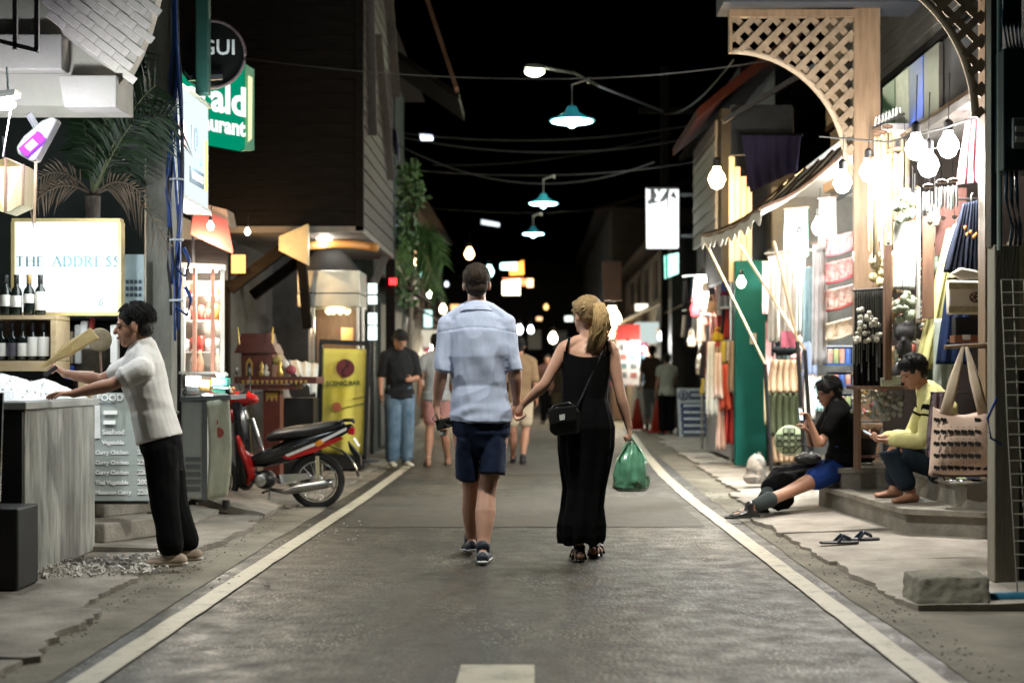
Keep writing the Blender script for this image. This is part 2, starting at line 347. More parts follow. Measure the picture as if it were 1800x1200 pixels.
# ---------------------------------------------------------------- planks, walls
def planks(par, name, mat, o, xd, ln, z0, z1, ph, th=.025, gap=.006, tilt=.012):
    """horizontal boards lapped like cladding; o start point, xd direction along the wall; outward = xd x up"""
    o = V(o); xd = V(xd).normalized(); out = xd.cross(V((0, 0, 1))); k = max(1, round((z1-z0)/ph)); h = (z1-z0)/k; first = None
    for i in range(k):
        a = o+V((0, 0, z0+i*h-o.z))
        if first is None:
            m = MB(); q = h-gap
            vs = [a+xd*s*ln+out*d+V((0, 0, zz)) for s in (0, 1) for d, zz in ((0, 0), (th+tilt, 0), (th, q), (0, q))]
            m.add(vs, [(0, 1, 2, 3), (7, 6, 5, 4), (0, 4, 5, 1), (1, 5, 6, 2), (2, 6, 7, 3), (3, 7, 4, 0)])
            first = m.build(name, mat, par); first_z = a.z
        else:
            c = first.copy(); COL.objects.link(c); c.parent = par; c.location = (0, 0, a.z-first_z); W0[c.name] = W0[par.name]
def building(name, label, loc): return thing(name, label, 'building', loc)
# ---- left dark timber house
h = building('timber_house', 'dark timber house with overhanging plank upper storey on the left', (-3.2, 17.5, 0))
MB().bx(-6.5, -1.93, 15.85, 19.35, 2.86, 7.2).build('inner_wall', plasterd, h)
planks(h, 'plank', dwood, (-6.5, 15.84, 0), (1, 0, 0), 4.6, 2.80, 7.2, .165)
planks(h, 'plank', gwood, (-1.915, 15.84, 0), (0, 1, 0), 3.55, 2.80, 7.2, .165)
m = MB(); m.bx(-1.96, -1.875, 15.79, 15.875, 2.74, 7.2); m.build('corner_board', dwood, h)
MB().bx(-6.5, -1.88, 15.79, 19.4, 2.72, 2.79).build('soffit', M('soffit_paint', (.16, .15, .14), .7), h)
for y in (15.9, 17.2):                                                   # diagonal braces under the overhang
    for xa, za, xb in ((-3.35, 1.55, -2.55),):
        MB().bar((xa-.03, y, za+.55), (xb, y, 2.72), .12, .12).build('brace', dwood, h)
MB().bar((-2.62, 16.6, 1.7), (-2.62, 16.05, 2.72), .1, .1).build('brace', dwood, h)
MB().bar((-2.28, 18.9, 1.9), (-1.95, 18.9, 2.72), .09, .09).build('brace', gwood, h)
for x, y in ((-1.93, 19.42), (-3.45, 15.95)): MB().bx(x-.06, x+.06, y-.06, y+.06, .05, 2.72).build('post', dwood, h)
MB().bx(-5.5, -3.6, 19.2, 19.3, 0, 2.75).build('wall', plasterg, h)
MB().bx(-3.62, -3.5, 14.2, 19.3, 0, 2.72).build('wall', M('shop_wall', (.07, .068, .065), .8), h)
MB().bx(-3.5, -2.9, 19.2, 19.3, 0, 2.72).build('wall', plasterd, h)
# gable boards and rafters high on the street side
for a, c in (((-1.86, 17.0, 5.2), (-1.86, 18.6, 3.7)), ((-1.84, 17.8, 6.4), (-1.84, 19.2, 4.9)), ((-1.85, 16.0, 5.8), (-1.85, 16.4, 3.9))):
    MB().bar(a, c, .13, .03, (1, 0, 0)).build('batten', gwood, h)
MB().bar((-1.75, 18.6, 7.2), (-.95, 18.0, 4.75), .16, .05, (0, 1, 0)).build('bargeboard', bwood, h)
MB().prism([(-2.6, 19.45, 6.0), (-1.0, 19.45, 4.9), (-1.0, 19.45, 5.0), (-2.6, 19.45, 6.1)], (0, 1.6, 0)).build('roof', dwood, h)
for px, py, Y in ((570, 386, 16.4), (581, 396, 17.2)):
    p = P(px, py, Y); p.z = 2.70; d = MB().lathe([(.09, 0), (.09, .025), (.07, .03)], p, 20).build('downlight', E('warm_disc', (1, .93, .75), 5), h, True)
    lamp('downlight_lamp', h, p-V((0, 0, .06)), 9, (1, .93, .80), .07)
MB().tube([(-2.68+.9*t, 16.3+.2*sin(pi*t), 2.60+.06*sin(pi*t)) for t in [i/12 for i in range(13)]], .05, 8).build('arched_trim', M('orange_trim', (.36, .17, .04), .5), h, True)
o = MB().prism([P(490, 415, 15.6), P(541, 393, 15.6), P(541, 466, 15.6), P(490, 440, 15.6)], (0, .12, 0)).build('shop_lightbox', M('cream_board', (.62, .50, .28), .5, var=.2, scale=4), h, bev=.005)
# ---- left bar building: back wall, balcony
bld = building('bar_building', 'dark bar front with a white brick balcony at far left', (-3.6, 10, 0))
MB().bx(-4.6, -4.5, 6.5, 11.2, 0, 6).build('wall', plasterd, bld)
MB().bx(-4.5, -3.05, 11.2, 11.3, .3, 6).build('wall', M('dark_green_plaster', (.03, .04, .038), .8), bld)
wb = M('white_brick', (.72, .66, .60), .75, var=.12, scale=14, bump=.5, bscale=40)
Yb = 8.6
outer = [(70, -10), (278, -10), (262, 50), (244, 95), (226, 130), (208, 150), (202, 128), (150, 92), (112, 62)]
MB().prism([P(x, y, Yb) for x, y in outer], (0, .10, 0)).build('balcony_skin', M('mortar', (.56, .52, .47), .85), bld)
br0 = None                                                                # bricks on the sloped face, in rows
dv = V((cos(R(-38)), 0, sin(R(-38)))); uv = V((sin(R(38)), 0, cos(R(38))))
def inpoly(x, y, poly):
    c = False; j = len(poly)-1
    for i in range(len(poly)):
        if (poly[i][1] > y) != (poly[j][1] > y) and x < (poly[j][0]-poly[i][0])*(y-poly[i][1])/(poly[j][1]-poly[i][1])+poly[i][0]: c = not c
        j = i
    return c
cen = P(180, 60, Yb)
for r in range(-14, 15):
    for q in range(-9, 10):
        c = cen+dv*((q+.5*(r % 2))*.135)+uv*(r*.052)
        px, py = VX+c.x*F/Yb, HZ-(c.z-CH)*F/Yb
        if not inpoly(px, py, outer): continue
        if br0 is None:
            m = MB(); vs = [c+dv*a*.0655+uv*e*.0245+V((0, d, 0)) for d in (0.0, -.007) for a, e in ((-1, -1), (1, -1), (1, 1), (-1, 1))]
            m.add(vs, [(3, 2, 1, 0), (4, 5, 6, 7), (0, 1, 5, 4), (1, 2, 6, 5), (2, 3, 7, 6), (3, 0, 4, 7)]); br0 = m.build('brick', wb, bld, bev=.004); bc = c
        else:
            k = br0.copy(); COL.objects.link(k); k.parent = bld; k.location = c-bc+V((0, rnd(-.002, .006), 0)); W0[k.name] = W0[bld.name]
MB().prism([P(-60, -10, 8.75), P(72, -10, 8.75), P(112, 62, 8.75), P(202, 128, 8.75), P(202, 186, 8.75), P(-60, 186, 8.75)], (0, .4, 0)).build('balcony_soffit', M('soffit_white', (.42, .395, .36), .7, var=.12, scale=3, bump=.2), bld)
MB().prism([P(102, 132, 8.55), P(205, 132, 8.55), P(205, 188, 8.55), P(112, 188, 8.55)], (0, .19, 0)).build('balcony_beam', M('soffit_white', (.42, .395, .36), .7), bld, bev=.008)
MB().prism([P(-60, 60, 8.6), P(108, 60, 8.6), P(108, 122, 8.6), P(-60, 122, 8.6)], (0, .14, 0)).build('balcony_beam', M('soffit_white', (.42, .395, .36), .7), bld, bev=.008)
br = MB()
for x in (27, 65): br.bar(P(x, -20, 8.2), P(x, 88, 8.2), .025, .025, (0, 1, 0))
br.bar(P(-20, 68, 8.2), P(68, 90, 8.2), .025, .025, (0, 1, 0)); br.build('rail_bracket', steel, bld)
MB().bx(-4.5, -3.1, 9.5, 9.55, 0, 1.0).build('back_counter', bwood, bld)
# steps beside the counter
st = thing('concrete_steps', 'low concrete steps between the counter and the freezer', 'steps', (-2.95, 9.8, .04))
MB().prism([(-2.74, 9.12, .05), (-2.42, 9.72, .05), (-4.0, 10.3, .05), (-4.0, 9.3, .05)], (0, 0, .13)).build('step', concrete, st, bev=.012)
MB().prism([(-2.86, 9.5, .18), (-2.56, 10.0, .18), (-4.0, 10.5, .18), (-4.0, 9.6, .18)], (0, 0, .13)).build('step', concrete, st, bev=.012)
# ---- left snack shop with red awning
s2 = building('snack_shop', 'small dark snack shop with a red awning behind the freezer', (-3.2, 13, 0))
MB().bx(-4.6, -3.55, 11.6, 14.2, 0, 3.2).build('wall', plasterd, s2)
MB().prism([P(340, 366, 12.2), P(398, 392, 12.2), P(409, 446, 11.9), P(335, 412, 11.9)], (0, .02, .03)).build('awning', cloth_mat('awning_red', (.42, .10, .09)), s2)
MB().prism([P(332, 352, 12.3), P(398, 368, 12.3), P(404, 398, 12.3), P(340, 372, 12.3)], (0, .3, .0)).build('awning_box', bwood, s2)
MB().bx(-3.5, -2.62, 12.25, 12.3, 1.95, 2.3).build('fascia', dwood, s2)
MB().bar(P(338, 372, 12.1), P(341, 480, 12.1), .02, .02, (0, 1, 0)).build('awning_stay', dsteel, s2)
# display case with a coral frame
dc = thing('display_case', 'tall glass display case with white and coral posts above the freezer', 'display case', (-2.8, 12, .1))
wpm = M('white_enamel', (.74, .72, .68), .45, var=.06); crl = M('coral_paint', (.62, .30, .22), .6)
for x, mt in ((322, wpm), (342, crl), (374, crl), (391, wpm)):
    MB().bar(P(x, 466, 11.9), P(x, 700, 11.9), .03, .03, (0, 1, 0)).build('post', mt, dc)
MB().bar(P(318, 466, 11.9), P(396, 470, 11.9), .04, .06).build('rail', wpm, dc)
MB().prism([P(325, 470, 12.3), P(390, 472, 12.3), P(390, 700, 12.3), P(325, 700, 12.3)], (0, .02, 0)).build('back_panel', M('case_back', (.55, .52, .45), .6), dc)
MB().bar(P(322, 655, 11.95), P(391, 655, 11.95), .02, .3).build('shelf', wpm, dc)
lamp('case_light', dc, P(358, 500, 12.0), 45, (1, .93, .8), .05)
MB().tube([P(335, 476, 12.1), P(382, 476, 12.1)], .014, 8).build('tube_light', E('case_tube', (1, .96, .88), 8), dc, True)
# ---- far left: plant wall building and others down the street
for i, (nm, lab, x0, x1, y0, y1, z1, col) in enumerate([
    ('green_post_house', 'dark narrow house behind the hanging vines', -5, -2.25, 20.2, 25, 6.0, (.035, .05, .045)),
    ('low_shophouse', 'dim low shophouse beyond the vines on the left', -6, -2.6, 25.2, 33, 4.2, (.05, .048, .045)),
    ('shophouse', 'unlit shophouse on the left in the far dark', -7, -2.9, 33.2, 46, 5.4, (.03, .03, .03)),
    ('shophouse', 'dark building closing the far end of the street', -6, 7, 76, 80, 6.2, (.02, .02, .022))]):
    hb = building(nm, lab, ((x0+x1)/2, (y0+y1)/2, 0)); mt = M('wall_paint_%d' % i, col, .9, var=.3, scale=2)
    MB().bx(x0, x1, y0, y1, 0, z1).build('wall', mt, hb)
    MB().prism([(x0-.3, y0-.3, z1), (x1+.35, y0-.3, z1), ((x0+x1)/2, y0-.3, z1+1.1)], (0, y1-y0+.6, 0)).build('roof', M('roof_tin', (.02, .016, .015), .9, spec=.1), hb)
    for k in range(max(2, int((y1-y0)/2.2))):
        if x1-x0 < 10: 
            y = y0+.8+k*2.2
            MB().bx(x1, x1+.03, y, y+1.1, 2.9, 3.9).build('window', M('dark_pane', (.02, .025, .03), .15), hb)
    if x1-x0 < 10:
        MB().prism([(x1, y0+.2, 2.6), (x1+.55, y0+.2, 2.35), (x1+.55, y0+.2, 2.38), (x1, y0+.2, 2.64)], (0, y1-y0-.6, 0)).build('awning', M('awning_dark_%d' % i, (.09, .05, .045), .8), hb)
        MB().bx(x1, x1+.04, y0+.6, y1-.8, .1, 2.2).build('shutter', M('shutter_%d' % i, (.03, .036, .035), .6, stretch=(1, 1, 20)), hb)
    else:
        for k in range(6): MB().bx(-3+k*1.4, -2.3+k*1.4, 75.95, 76, 2.6, 3.6).build('window', M('dark_pane', (.02, .025, .03), .15), hb)
# ---------------------------------------------------------------- right side buildings
rb = building('lattice_shophouse', 'open fronted timber shop with lattice brackets on the right', (3.4, 11, 0))
def post(x0, x1, y, z0, z1, mt, d=.16): return MB().bx(x0, x1, y, y+d, z0, z1).build('post', mt, rb, bev=.006)
post(2.80, 2.99, 12.2, .05, 4.4, twood, .2); post(3.06, 3.16, 9.6, .05, 3.7, twood)
MB().bx(2.76, 2.80, 12.18, 12.24, 1.4, 4.30).build('trim', twood, rb); 
def lattice(xr, w, zt, hgt, y, sl=.052):
    """bracket: right edge xr, arch cut out lower left"""
    xl = xr-w; zb = zt-hgt; tip = hgt*.22                                   # short left edge
    def inside(x, z):
        if x < xl or x > xr or z > zt or z < zb: return False
        a = (xr-.13-x)/(w-.13); b_ = (z-zb)/(hgt-tip)
        # arch centre at lower left
        dx = (x-xl)/(w-.06); dz = (z-zb)/(hgt-tip)
        return dx*dx+dz*dz > 1
    pit = .115
    for d in (1, -1):
        k = -30
        for k in range(-30, 31):
            run = None; s_ = -2.2
            while s_ <= 2.2:
                c = xl+w/2+k*pit*.7071+s_*.7071; e = zb+hgt/2-d*k*pit*.7071+d*s_*.7071
                if inside(c, e):
                    if run is None: run = s_
                    last = s_
                elif run is not None:
                    if last-run > .03: bar_(xl+w/2+k*pit*.7071, zb+hgt/2-d*k*pit*.7071, run, last, d, y, sl)
                    run = None
                s_ += .01
    MB().bx(xl-.02, xr+.02, y-.03, y+.045, zt, zt+.06).build('lattice_frame', twood, rb)
    MB().bx(xl-.02, xl+.005, y-.03, y+.045, zb+hgt-tip-.02, zt-.001).build('lattice_frame', twood, rb)
    pts = [(xl+(w-.06)*cos(a), y+.008, zb+(hgt-tip)*sin(a)) for a in [i/24*pi/2 for i in range(25)]]
    MB().tube(pts, [(.014, .03)]*25, 6, (0, 1, 0)).build('lattice_rim', M('rim_wood', (.42, .33, .23), .6), rb, True)
def bar_(cx, cz, a, b_, d, y, sl):
    yy = y if d > 0 else y+.018
    MB().bar((cx+a*.7071, yy, cz+d*a*.7071), (cx+b_*.7071, yy, cz+d*b_*.7071), sl, .012, (-.7071*d, 0, .7071)).build('slat', swood, rb)
lattice(2.76, 1.05, 4.20, 1.30, 12.2); lattice(3.06, 1.05, 4.22, 1.34, 9.62)
MB().bx(1.62, 4.6, 12.0, 12.5, 4.28, 4.42).build('beam', M('dark_beam', (.05, .055, .065), .7), rb)
MB().bx(1.9, 4.6, 9.4, 9.75, 4.30, 4.42).build('beam', dwood, rb)
planks(rb, 'plank', M('weathered_wood', (.05, .046, .04), .8, scale=6, stretch=(6, .5, 8), bump=.4, bscale=12, col2=(.10, .092, .08)), (3.34, 16, 0), (0, -1, 0), 7.2, 3.86, 5.6, .15)
MB().bx(3.36, 3.45, 8.8, 16, 3.1, 5.7).build('upper_wall', plasterg, rb)
for i, (c, st_) in enumerate((((.04, .17, .06), 0), ((.55, .56, .45), 0), ((.02, .07, .48), 0), ((.10, .09, .08), 0))):
    MB().bx(3.31, 3.345, 12.98-.47*i, 13.42-.47*i, 3.30, 3.84).build('coloured_panel', M('panel_%d' % i, c, .35), rb)
MB().bx(3.30, 3.40, 8.8, 16, 3.86, 3.92).build('rail', dwood, rb)
MB().bx(3.28, 3.40, 8.8, 16, 3.18, 3.28).build('rail', twood, rb)
MB().bx(3.12, 4.7, 8.8, 12.2, 3.08, 3.14).build('ceiling', gwood, rb)
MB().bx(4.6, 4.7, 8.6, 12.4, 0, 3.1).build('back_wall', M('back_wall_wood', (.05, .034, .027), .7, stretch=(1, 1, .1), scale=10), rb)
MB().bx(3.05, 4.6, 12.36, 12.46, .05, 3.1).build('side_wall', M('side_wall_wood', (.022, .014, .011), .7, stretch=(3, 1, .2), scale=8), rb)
MB().bx(3.15, 4.7, 8.8, 12.36, .1, .40).build('shop_floor', concrete_d, rb)
# entrance steps
st = thing('entrance_steps', 'two concrete steps with dark nosing in front of the right shop', 'steps', (2.8, 10.4, .06))
def stp(o_, z0, z1, edge):
    MB().prism([(x, y, z0) for x, y in o_], (0, 0, z1-z0-.045)).build('riser', concrete, st)
    MB().prism([(x, y, z1-.044) for x, y in edge], (0, 0, .044)).build('tread', M('tread_stone', (.13, .115, .095), .55, scale=5, bump=.3, col2=(.34, .31, .26)), st, bev=.006)
stp([(2.37, 11.75), (2.53, 9.62), (3.14, 9.30), (3.14, 11.75)], .05, .235, [(2.34, 11.78), (2.50, 9.58), (3.144, 9.25), (3.144, 11.78)])
stp([(2.86, 11.2), (2.92, 9.55), (3.145, 9.5), (3.145, 11.2)], .236, .42, [(2.83, 11.22), (2.89, 9.52), (3.148, 9.46), (3.148, 11.22)])
stp([(2.45, 12.1), (2.45, 11.25), (3.14, 11.25), (3.14, 12.1)], .237, .40, [(2.42, 12.12), (2.42, 11.24), (3.142, 11.24), (3.142, 12.12)])
# ---- second right shop with canopy
r2 = building('canopy_shop', 'brightly lit textile shop under a pale cloth canopy', (3, 14.5, 0))
cp = cloth_mat('canopy_cloth', (.62, .56, .46), bscale=8, col2=(.74, .70, .62))
A, B_, C_, D_ = V((1.76, 14.75, 2.58)), V((2.05, 12.75, 2.62)), V((2.92, 12.5, 3.28)), V((2.75, 15.6, 3.22))
def can(u, v):
    p = (A*(1-u)+B_*u)*(1-v)+(D_*(1-u)+C_*u)*v
    return p+V((0, 0, -.10*sin(pi*v)-.05*sin(pi*u)*(1-v)+.02*noise.noise((u*6, v*6, 1))))
MB().sheet(can, 22, 16, .012).build('canopy', cp, r2, True)
def fr(u, v): p = can(u, 0); return p+V((-.008*sin(30*u), 0, -.008-.10*v*(1+.35*sin(60*u))))
MB().sheet(fr, 60, 3, .004).build('canopy_fringe', cp, r2, True)
for i in range(7):
    u = i/6; MB().tube([can(u, v/8)+V((0, 0, .012)) for v in range(9)], .014, 6).build('canopy_rib', bwood, r2)
MB().tube([can(i/10, 0) for i in range(11)], .016, 6).build('canopy_edge_pole', twood, r2)
for a, c in ((P(1300, 430, 14.2), P(1415, 615, 13.2)), (P(1240, 425, 14.7), P(1345, 640, 14.0)), (P(1360, 425, 13.2), P(1402, 600, 13.0))):
    MB().tube([a, c], .014, 6).build('canopy_strut', M('bamboo', (.42, .30, .17), .5), r2)
    MB().tube([c, c+V((.06, 0, -1.05))], .02, 6).build('strut_foot', dsteel, r2)
MB().bx(4.4, 4.5, 12.5, 17.2, 0, 3.4).build('back_wall', M('grey_wall', (.20, .21, .21), .8), r2)
MB().bx(2.9, 4.4, 17.1, 17.2, 0, 3.4).build('side_wall', M('pale_wall', (.14, .14, .135), .8), r2)
MB().bx(2.9, 4.4, 12.48, 17.1, 3.28, 3.34).build('ceiling', whitep, r2)
MB().bx(2.9, 4.4, 12.48, 17.1, .05, .2).build('shop_floor', concrete_d, r2)
# pale board column and cladding by the orange bulb
for i in range(4):
    x = 2.36+.07*i; MB().bx(x, x+.062, 17.0+.02*(i % 2), 17.05, 2.25, 3.75-.12*i).build('board', M('cream_boards', (.58, .50, .38), .65, stretch=(4, 4, .4)), r2)
planks(r2, 'plank', M('pale_cladding', (.22, .21, .195), .7, stretch=(5, .5, 6)), (2.30, 20.0, 0), (0, -1, 0), 2.4, 2.9, 4.3, .17)
MB().bx(2.32, 3.2, 17.4, 20.0, 2.3, 4.4).build('upper_wall', plasterg, r2)
MB().prism([(2.0, 17.2, 4.25), (3.3, 17.2, 5.3), (3.3, 17.2, 5.42), (2.0, 17.2, 4.36)], (0, 3, 0)).build('roof', M('roof_red', (.06, .018, .015), .9, spec=.1), r2)
MB().bx(2.18, 2.86, 15.6, 15.64, 3.55, 4.1).build('sign_board', plasterg, r2)
MB().bar((2.08, 15.5, 3.9), (3.1, 15.4, 4.5), .05, .08).build('rafter', gwood, r2)
tm = M('teal_paint', (.003, .07, .055), .65, spec=.15, var=.12, scale=4)
tp = thing('teal_door', 'tall teal green wooden door standing beside the hanging clothes', 'door', (2.55, 16.7, .1))
MB().prism([(2.38, 16.65, .08), (2.74, 16.6, .08), (2.74, 16.75, .08), (2.38, 16.8, .08)], (0, 0, 2.4)).build('panel', tm, tp, bev=.012)
MB().bx(2.76, 2.84, 16.55, 16.7, .08, 2.6).build('jamb', gwood, tp)
MB().bx(2.545, 2.62, 16.595, 16.615, 1.50, 1.63).build('notice', M('paper_tan', (.4, .34, .25), .8), tp)
# ---- far right buildings
for i, (nm, lab, x0, x1, y0, y1, z1, col) in enumerate([
    ('market_house', 'dark market house behind the lit box sign', 3.5, 7, 20.5, 29, 5.6, (.05, .05, .05)),
    ('market_house', 'low market building with lit stalls far right', 2.9, 7, 29.5, 44, 4.0, (.06, .055, .05)),
    ('market_house', 'unlit market house at the far right end', 2.5, 7, 44.5, 70, 6.4, (.03, .03, .03))]):
    hb = building(nm, lab, ((x0+x1)/2, (y0+y1)/2, 0)); mt = M('rwall_%d' % i, col, .9, var=.3, scale=2)
    MB().bx(x0, x1, y0, y1, 0, z1).build('wall', mt, hb)
    MB().prism([(x0-.5, y0, z1-.1), (x1, y0, z1+1.4), (x1, y0, z1+1.5), (x0-.5, y0, z1)], (0, y1-y0, 0)).build('roof', M('roof_tin', (.02, .016, .015), .9, spec=.1), hb)
    for k in range(int((y1-y0)/2.5)):
        MB().bx(x0-.03, x0, y0+.8+k*2.5, y0+1.9+k*2.5, 2.9, 3.8).build('window', M('dark_pane', (.02, .025, .03), .15), hb)
    MB().prism([(x0, y0+.2, 2.75), (x0-.9, y0+.2, 2.35), (x0-.9, y0+.2, 2.38), (x0, y0+.2, 2.79)], (0, y1-y0-.6, 0)).build('awning', cloth_mat('rawn_%d' % i, [(.22, .17, .12), (.30, .24, .16), (.10, .09, .08)][i]), hb)
# ---------------------------------------------------------------- lamps over the street
cool = (.50, .93, 1.0)
def street_lamp(x, y, z, label, power, cone=112):
    t = thing('street_lamp', label, 'lamp', (x, y, z), 'round enamel lamps over the street')
    MB().lathe([(.02, .17), (.05, .16), (.075, .10), (.15, .05), (.25, .015), (.252, 0), (.246, 0), (.14, .042), (.06, .09), (.01, .1)], (x, y, z), 28).build('shade', M('lamp_enamel_halo', (.02, .22, .27), .4, emit=.35), t, True)  # shade material emits a dim teal glow, standing in for the lamp's halo
    MB().lathe([(.01, 0), (.225, .004), (.225, .012), (.01, .014)], (x, y, z-.012), 28).build('diffuser', E('lamp_disc', cool, 14), t, True)
    MB().ell((x, y, z-.03), (.05, .05, .045)).build('bulb', E('lamp_bulb', cool, 30), t, True)
    MB().tube([(x, y, z+.16), (x, y, z+.40), (x+.17, y, z+.46)], .011, 6).build('stem', steel, t)
    MB().box((x+.18, y, z+.445), (.03, .03, .06)).build('clamp', steel, t)
    lamp('street_lamp_light', t, (x, y, z-.09), power, (1.0, .96, .86), .12, cone)
    wire((-3.3, y+.2, z+.75), (x+.17, y, z+.47), .08, 'span wire carrying the street lamp at %s' % label.split(' lamp ')[-1], True)
    wire((x+.17, y, z+.47), (3.6, y-.1, z+.85), .08, 'span wire from the right tied at the lamp %s' % label.split(' lamp ')[-1], True)
def wire(a, b, sag, label, thin=False, r=None):
    a, b = V(a), V(b)
    o = MB().tube([a.lerp(b, i/14)-V((0, 0, 4*sag*(i/14)*(1-i/14))) for i in range(15)], r or (.006 if thin else .012), 5).build('wire', rubber if not thin else dsteel)
    return tag(o, label, 'wire', 'overhead wires')
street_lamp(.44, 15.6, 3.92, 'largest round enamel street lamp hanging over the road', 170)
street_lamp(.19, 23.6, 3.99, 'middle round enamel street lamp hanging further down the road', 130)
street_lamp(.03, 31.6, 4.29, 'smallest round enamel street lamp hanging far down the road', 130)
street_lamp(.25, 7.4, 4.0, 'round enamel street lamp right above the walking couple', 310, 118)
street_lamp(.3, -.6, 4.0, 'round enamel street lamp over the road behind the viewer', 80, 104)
t = thing('road_lamp', 'pale yellow cobra head road lamp on a thin arm', 'lamp', (0, 22, 5.6)); p = P(942, 126, 22)
MB().prism([p+V((-.17, 0, .06)), p+V((.13, 0, .04)), p+V((.16, 0, .08)), p+V((.0, 0, .12)), p+V((-.15, 0, .11))], (0, .2, 0)).build('housing', steel, t)
MB().ell(p+V((-.02, .1, .02)), (.15, .1, .075)).build('lens', E('sodium_lens', (.93, 1, .68), 12), t, True)
MB().tube([p+V((.15, .1, .08)), p+V((.6, .1, .0)), P(1050, 150, 22), P(1165, 195, 24)], .02, 6).build('arm', dsteel, t)
lamp('road_lamp_light', t, p+V((0, .1, -.12)), 90, (.95, 1, .7), .1)
for a, c, s_, lab in ((P(690, 232, 26), P(1260, 212, 26), .25, 'highest long black cable sagging across the street'),
                  (P(690, 238, 25), P(1240, 238, 25), .3, 'second long black cable sagging across the street'),
                  (P(700, 255, 24), P(1150, 285, 24), .5, 'lower black cable crossing below the big lamp'),
                  (P(760, 290, 30), P(1180, 235, 30), .2, 'thin cable rising to the pole on the right'),
                  (P(1165, 200, 28), P(1290, 105, 16), .2, 'cable from the far pole to the lattice roof'),
                  (P(1100, 560, 28), P(1168, 330, 28), .1, 'slack cable falling left of the box sign')):
    wire(a, c, s_, lab, r=.01)
t = thing('utility_pole', 'grey concrete utility pole far behind the box sign', 'pole', (2.6, 28, 0))
MB().bx(2.54, 2.68, 27.9, 28.05, 0, 7.2).build('shaft', dwood, t); MB().bx(2.1, 3.2, 27.95, 28.02, 6.3, 6.4).build('crossarm', dwood, t)
# distant bulbs and signs in the bokeh
def bulb(px, py, Y, label, r, col, st, power, group='bare bulbs along the street', cord=.25, lc=None):
    p = P(px, py, Y); t = thing('light_bulb', label, 'bulb', p, group)
    MB().lathe([(r*.05, -r*1.1), (r*.6, -r*.85), (r, 0), (r*.85, r*.55), (r*.45, r*1.15), (r*.4, r*1.5), (r*.05, r*1.55)], p, 16).build('globe', E('bulb_%s_%d' % (label[:20], st), col, st), t, True)
    MB().lathe([(r*.42, r*1.45), (r*.45, r*2.3), (r*.2, r*2.6)], p, 10).build('socket', blackm, t, 40)
    MB().tube([p+V((0, 0, r*2.5)), p+V((.01, 0, r*2.5+cord))], .004, 5).build('cord', rubber, t)
    if power: lamp('bulb_light', t, p+V((0, -r*.2, -r*1.45)), power, lc or col, r)
    return t
warm = (1, .72, .38)
bulb(825, 447, 40, 'orange round bulb glowing left above the walking man', .13, (1, .6, .25), 14, 60)
bulb(1260, 316, 16.4, 'large orange bulb high beside the cream boards', .10, (1, .66, .30), 26, 90)
bulb(913, 580, 46, 'left one of two white lights between the couple', .12, (.85, .95, 1), 10, 0)
bulb(933, 580, 46, 'right one of two white lights between the couple', .1, (.9, 1, 1), 10, 0)
bulb(972, 595, 40, 'warm white light left of the woman', .13, (1, .85, .6), 10, 40)
bulb(1076, 562, 34, 'big warm glow right of the ponytail', .22, (1, .85, .55), 14, 120)
bulb(1105, 585, 33, 'white bulb on the red stall panel', .10, (1, .95, .85), 18, 40)
bulb(1162, 592, 30, 'small white bulb in the dark stall doorway', .075, (.95, 1, 1), 14, 30)
bulb(1235, 500, 19, 'white bulb hanging among the clothes stall', .085, (1, .97, .9), 26, 110)
bulb(1303, 497, 16.2, 'warm bulb in front of the teal door', .055, (1, .88, .62), 12, 5)
for px, py, Y, r, k in ((960, 540, 60, .1, 'dim orange spark'), (785, 500, 55, .08, 'faint white spark'), (765, 520, 50, .07, 'second faint spark'), (1122, 463, 40, .05, 'tiny blue spark'), (860, 478, 50, .16, 'teal light by his ear'), (1060, 610, 50, .1, 'low warm spark')):
    c = {'t': (.5, 1, .9), 'd': (1, .55, .2), 'l': (1, .7, .4)}.get(k[0], (.8, .9, 1))
    bulb(px, py, Y, k+' in the far dark of the street', r, c, 7 if r > .1 else 2, 0, 'far bulbs')
rb_ = random.Random(77)
for i in range(26):
    sd = -1 if i % 2 else 1; Y = rb_.uniform(30, 66); X = sd*(rb_.uniform(1.5, 2.3)+Y*.004)-(.3 if sd > 0 else 0); z = rb_.uniform(1.5, 3.0); col = rb_.choice(((1, .75, .4), (1, .9, .75), (.85, 1, 1), (1, .5, .2)))
    bulb(VX+X*F/Y, HZ-(z-CH)*F/Y, Y, '%s stall bulb on the %s, %s of its row in the distance' % ({.75: 'amber', .9: 'warm white', 1: 'cool white', .5: 'orange'}[col[1]], 'left' if sd < 0 else 'right', ('first', 'second', 'third', 'fourth', 'fifth', 'sixth', 'seventh', 'eighth', 'ninth', 'tenth', 'eleventh', 'twelfth', 'thirteenth')[i//2]), rb_.uniform(.05, .10), col, 12, 25 if i < 12 else 0, 'far stall bulbs')
def panel(name, label, pts, Y, mat, d=.12, cat='sign', fr=None, group=None):
    p0 = P(sum(p[0] for p in pts)/len(pts), max(p[1] for p in pts), Y); t = thing(name, label, cat, p0, group)
    MB().prism([P(x, y, Y) for x, y in pts], (0, d, 0)).build('face', mat, t)
    if fr:
        k = len(pts); m = MB()
        for i in range(k): m.bar(P(*pts[i], Y)+V((0, d/2, 0)), P(*pts[(i+1) % k], Y)+V((0, d/2, 0)), .05*Y/25, d*1.15, (0, 1, 0) if False else (0, 0, 1))
        m.build('frame', fr, t)
    return t
panel('lit_sign', 'white and teal lit sign above his shoulder in the distance', [(880, 463), (908, 461), (908, 474), (880, 473)], 46, E('teal_white', (.6, 1, .95), 4))
panel('lit_sign', 'orange lit sign in the distance', [(897, 466), (920, 458), (921, 482), (896, 483)], 46.5, E('orange_sign', (1, .34, .05), 3))
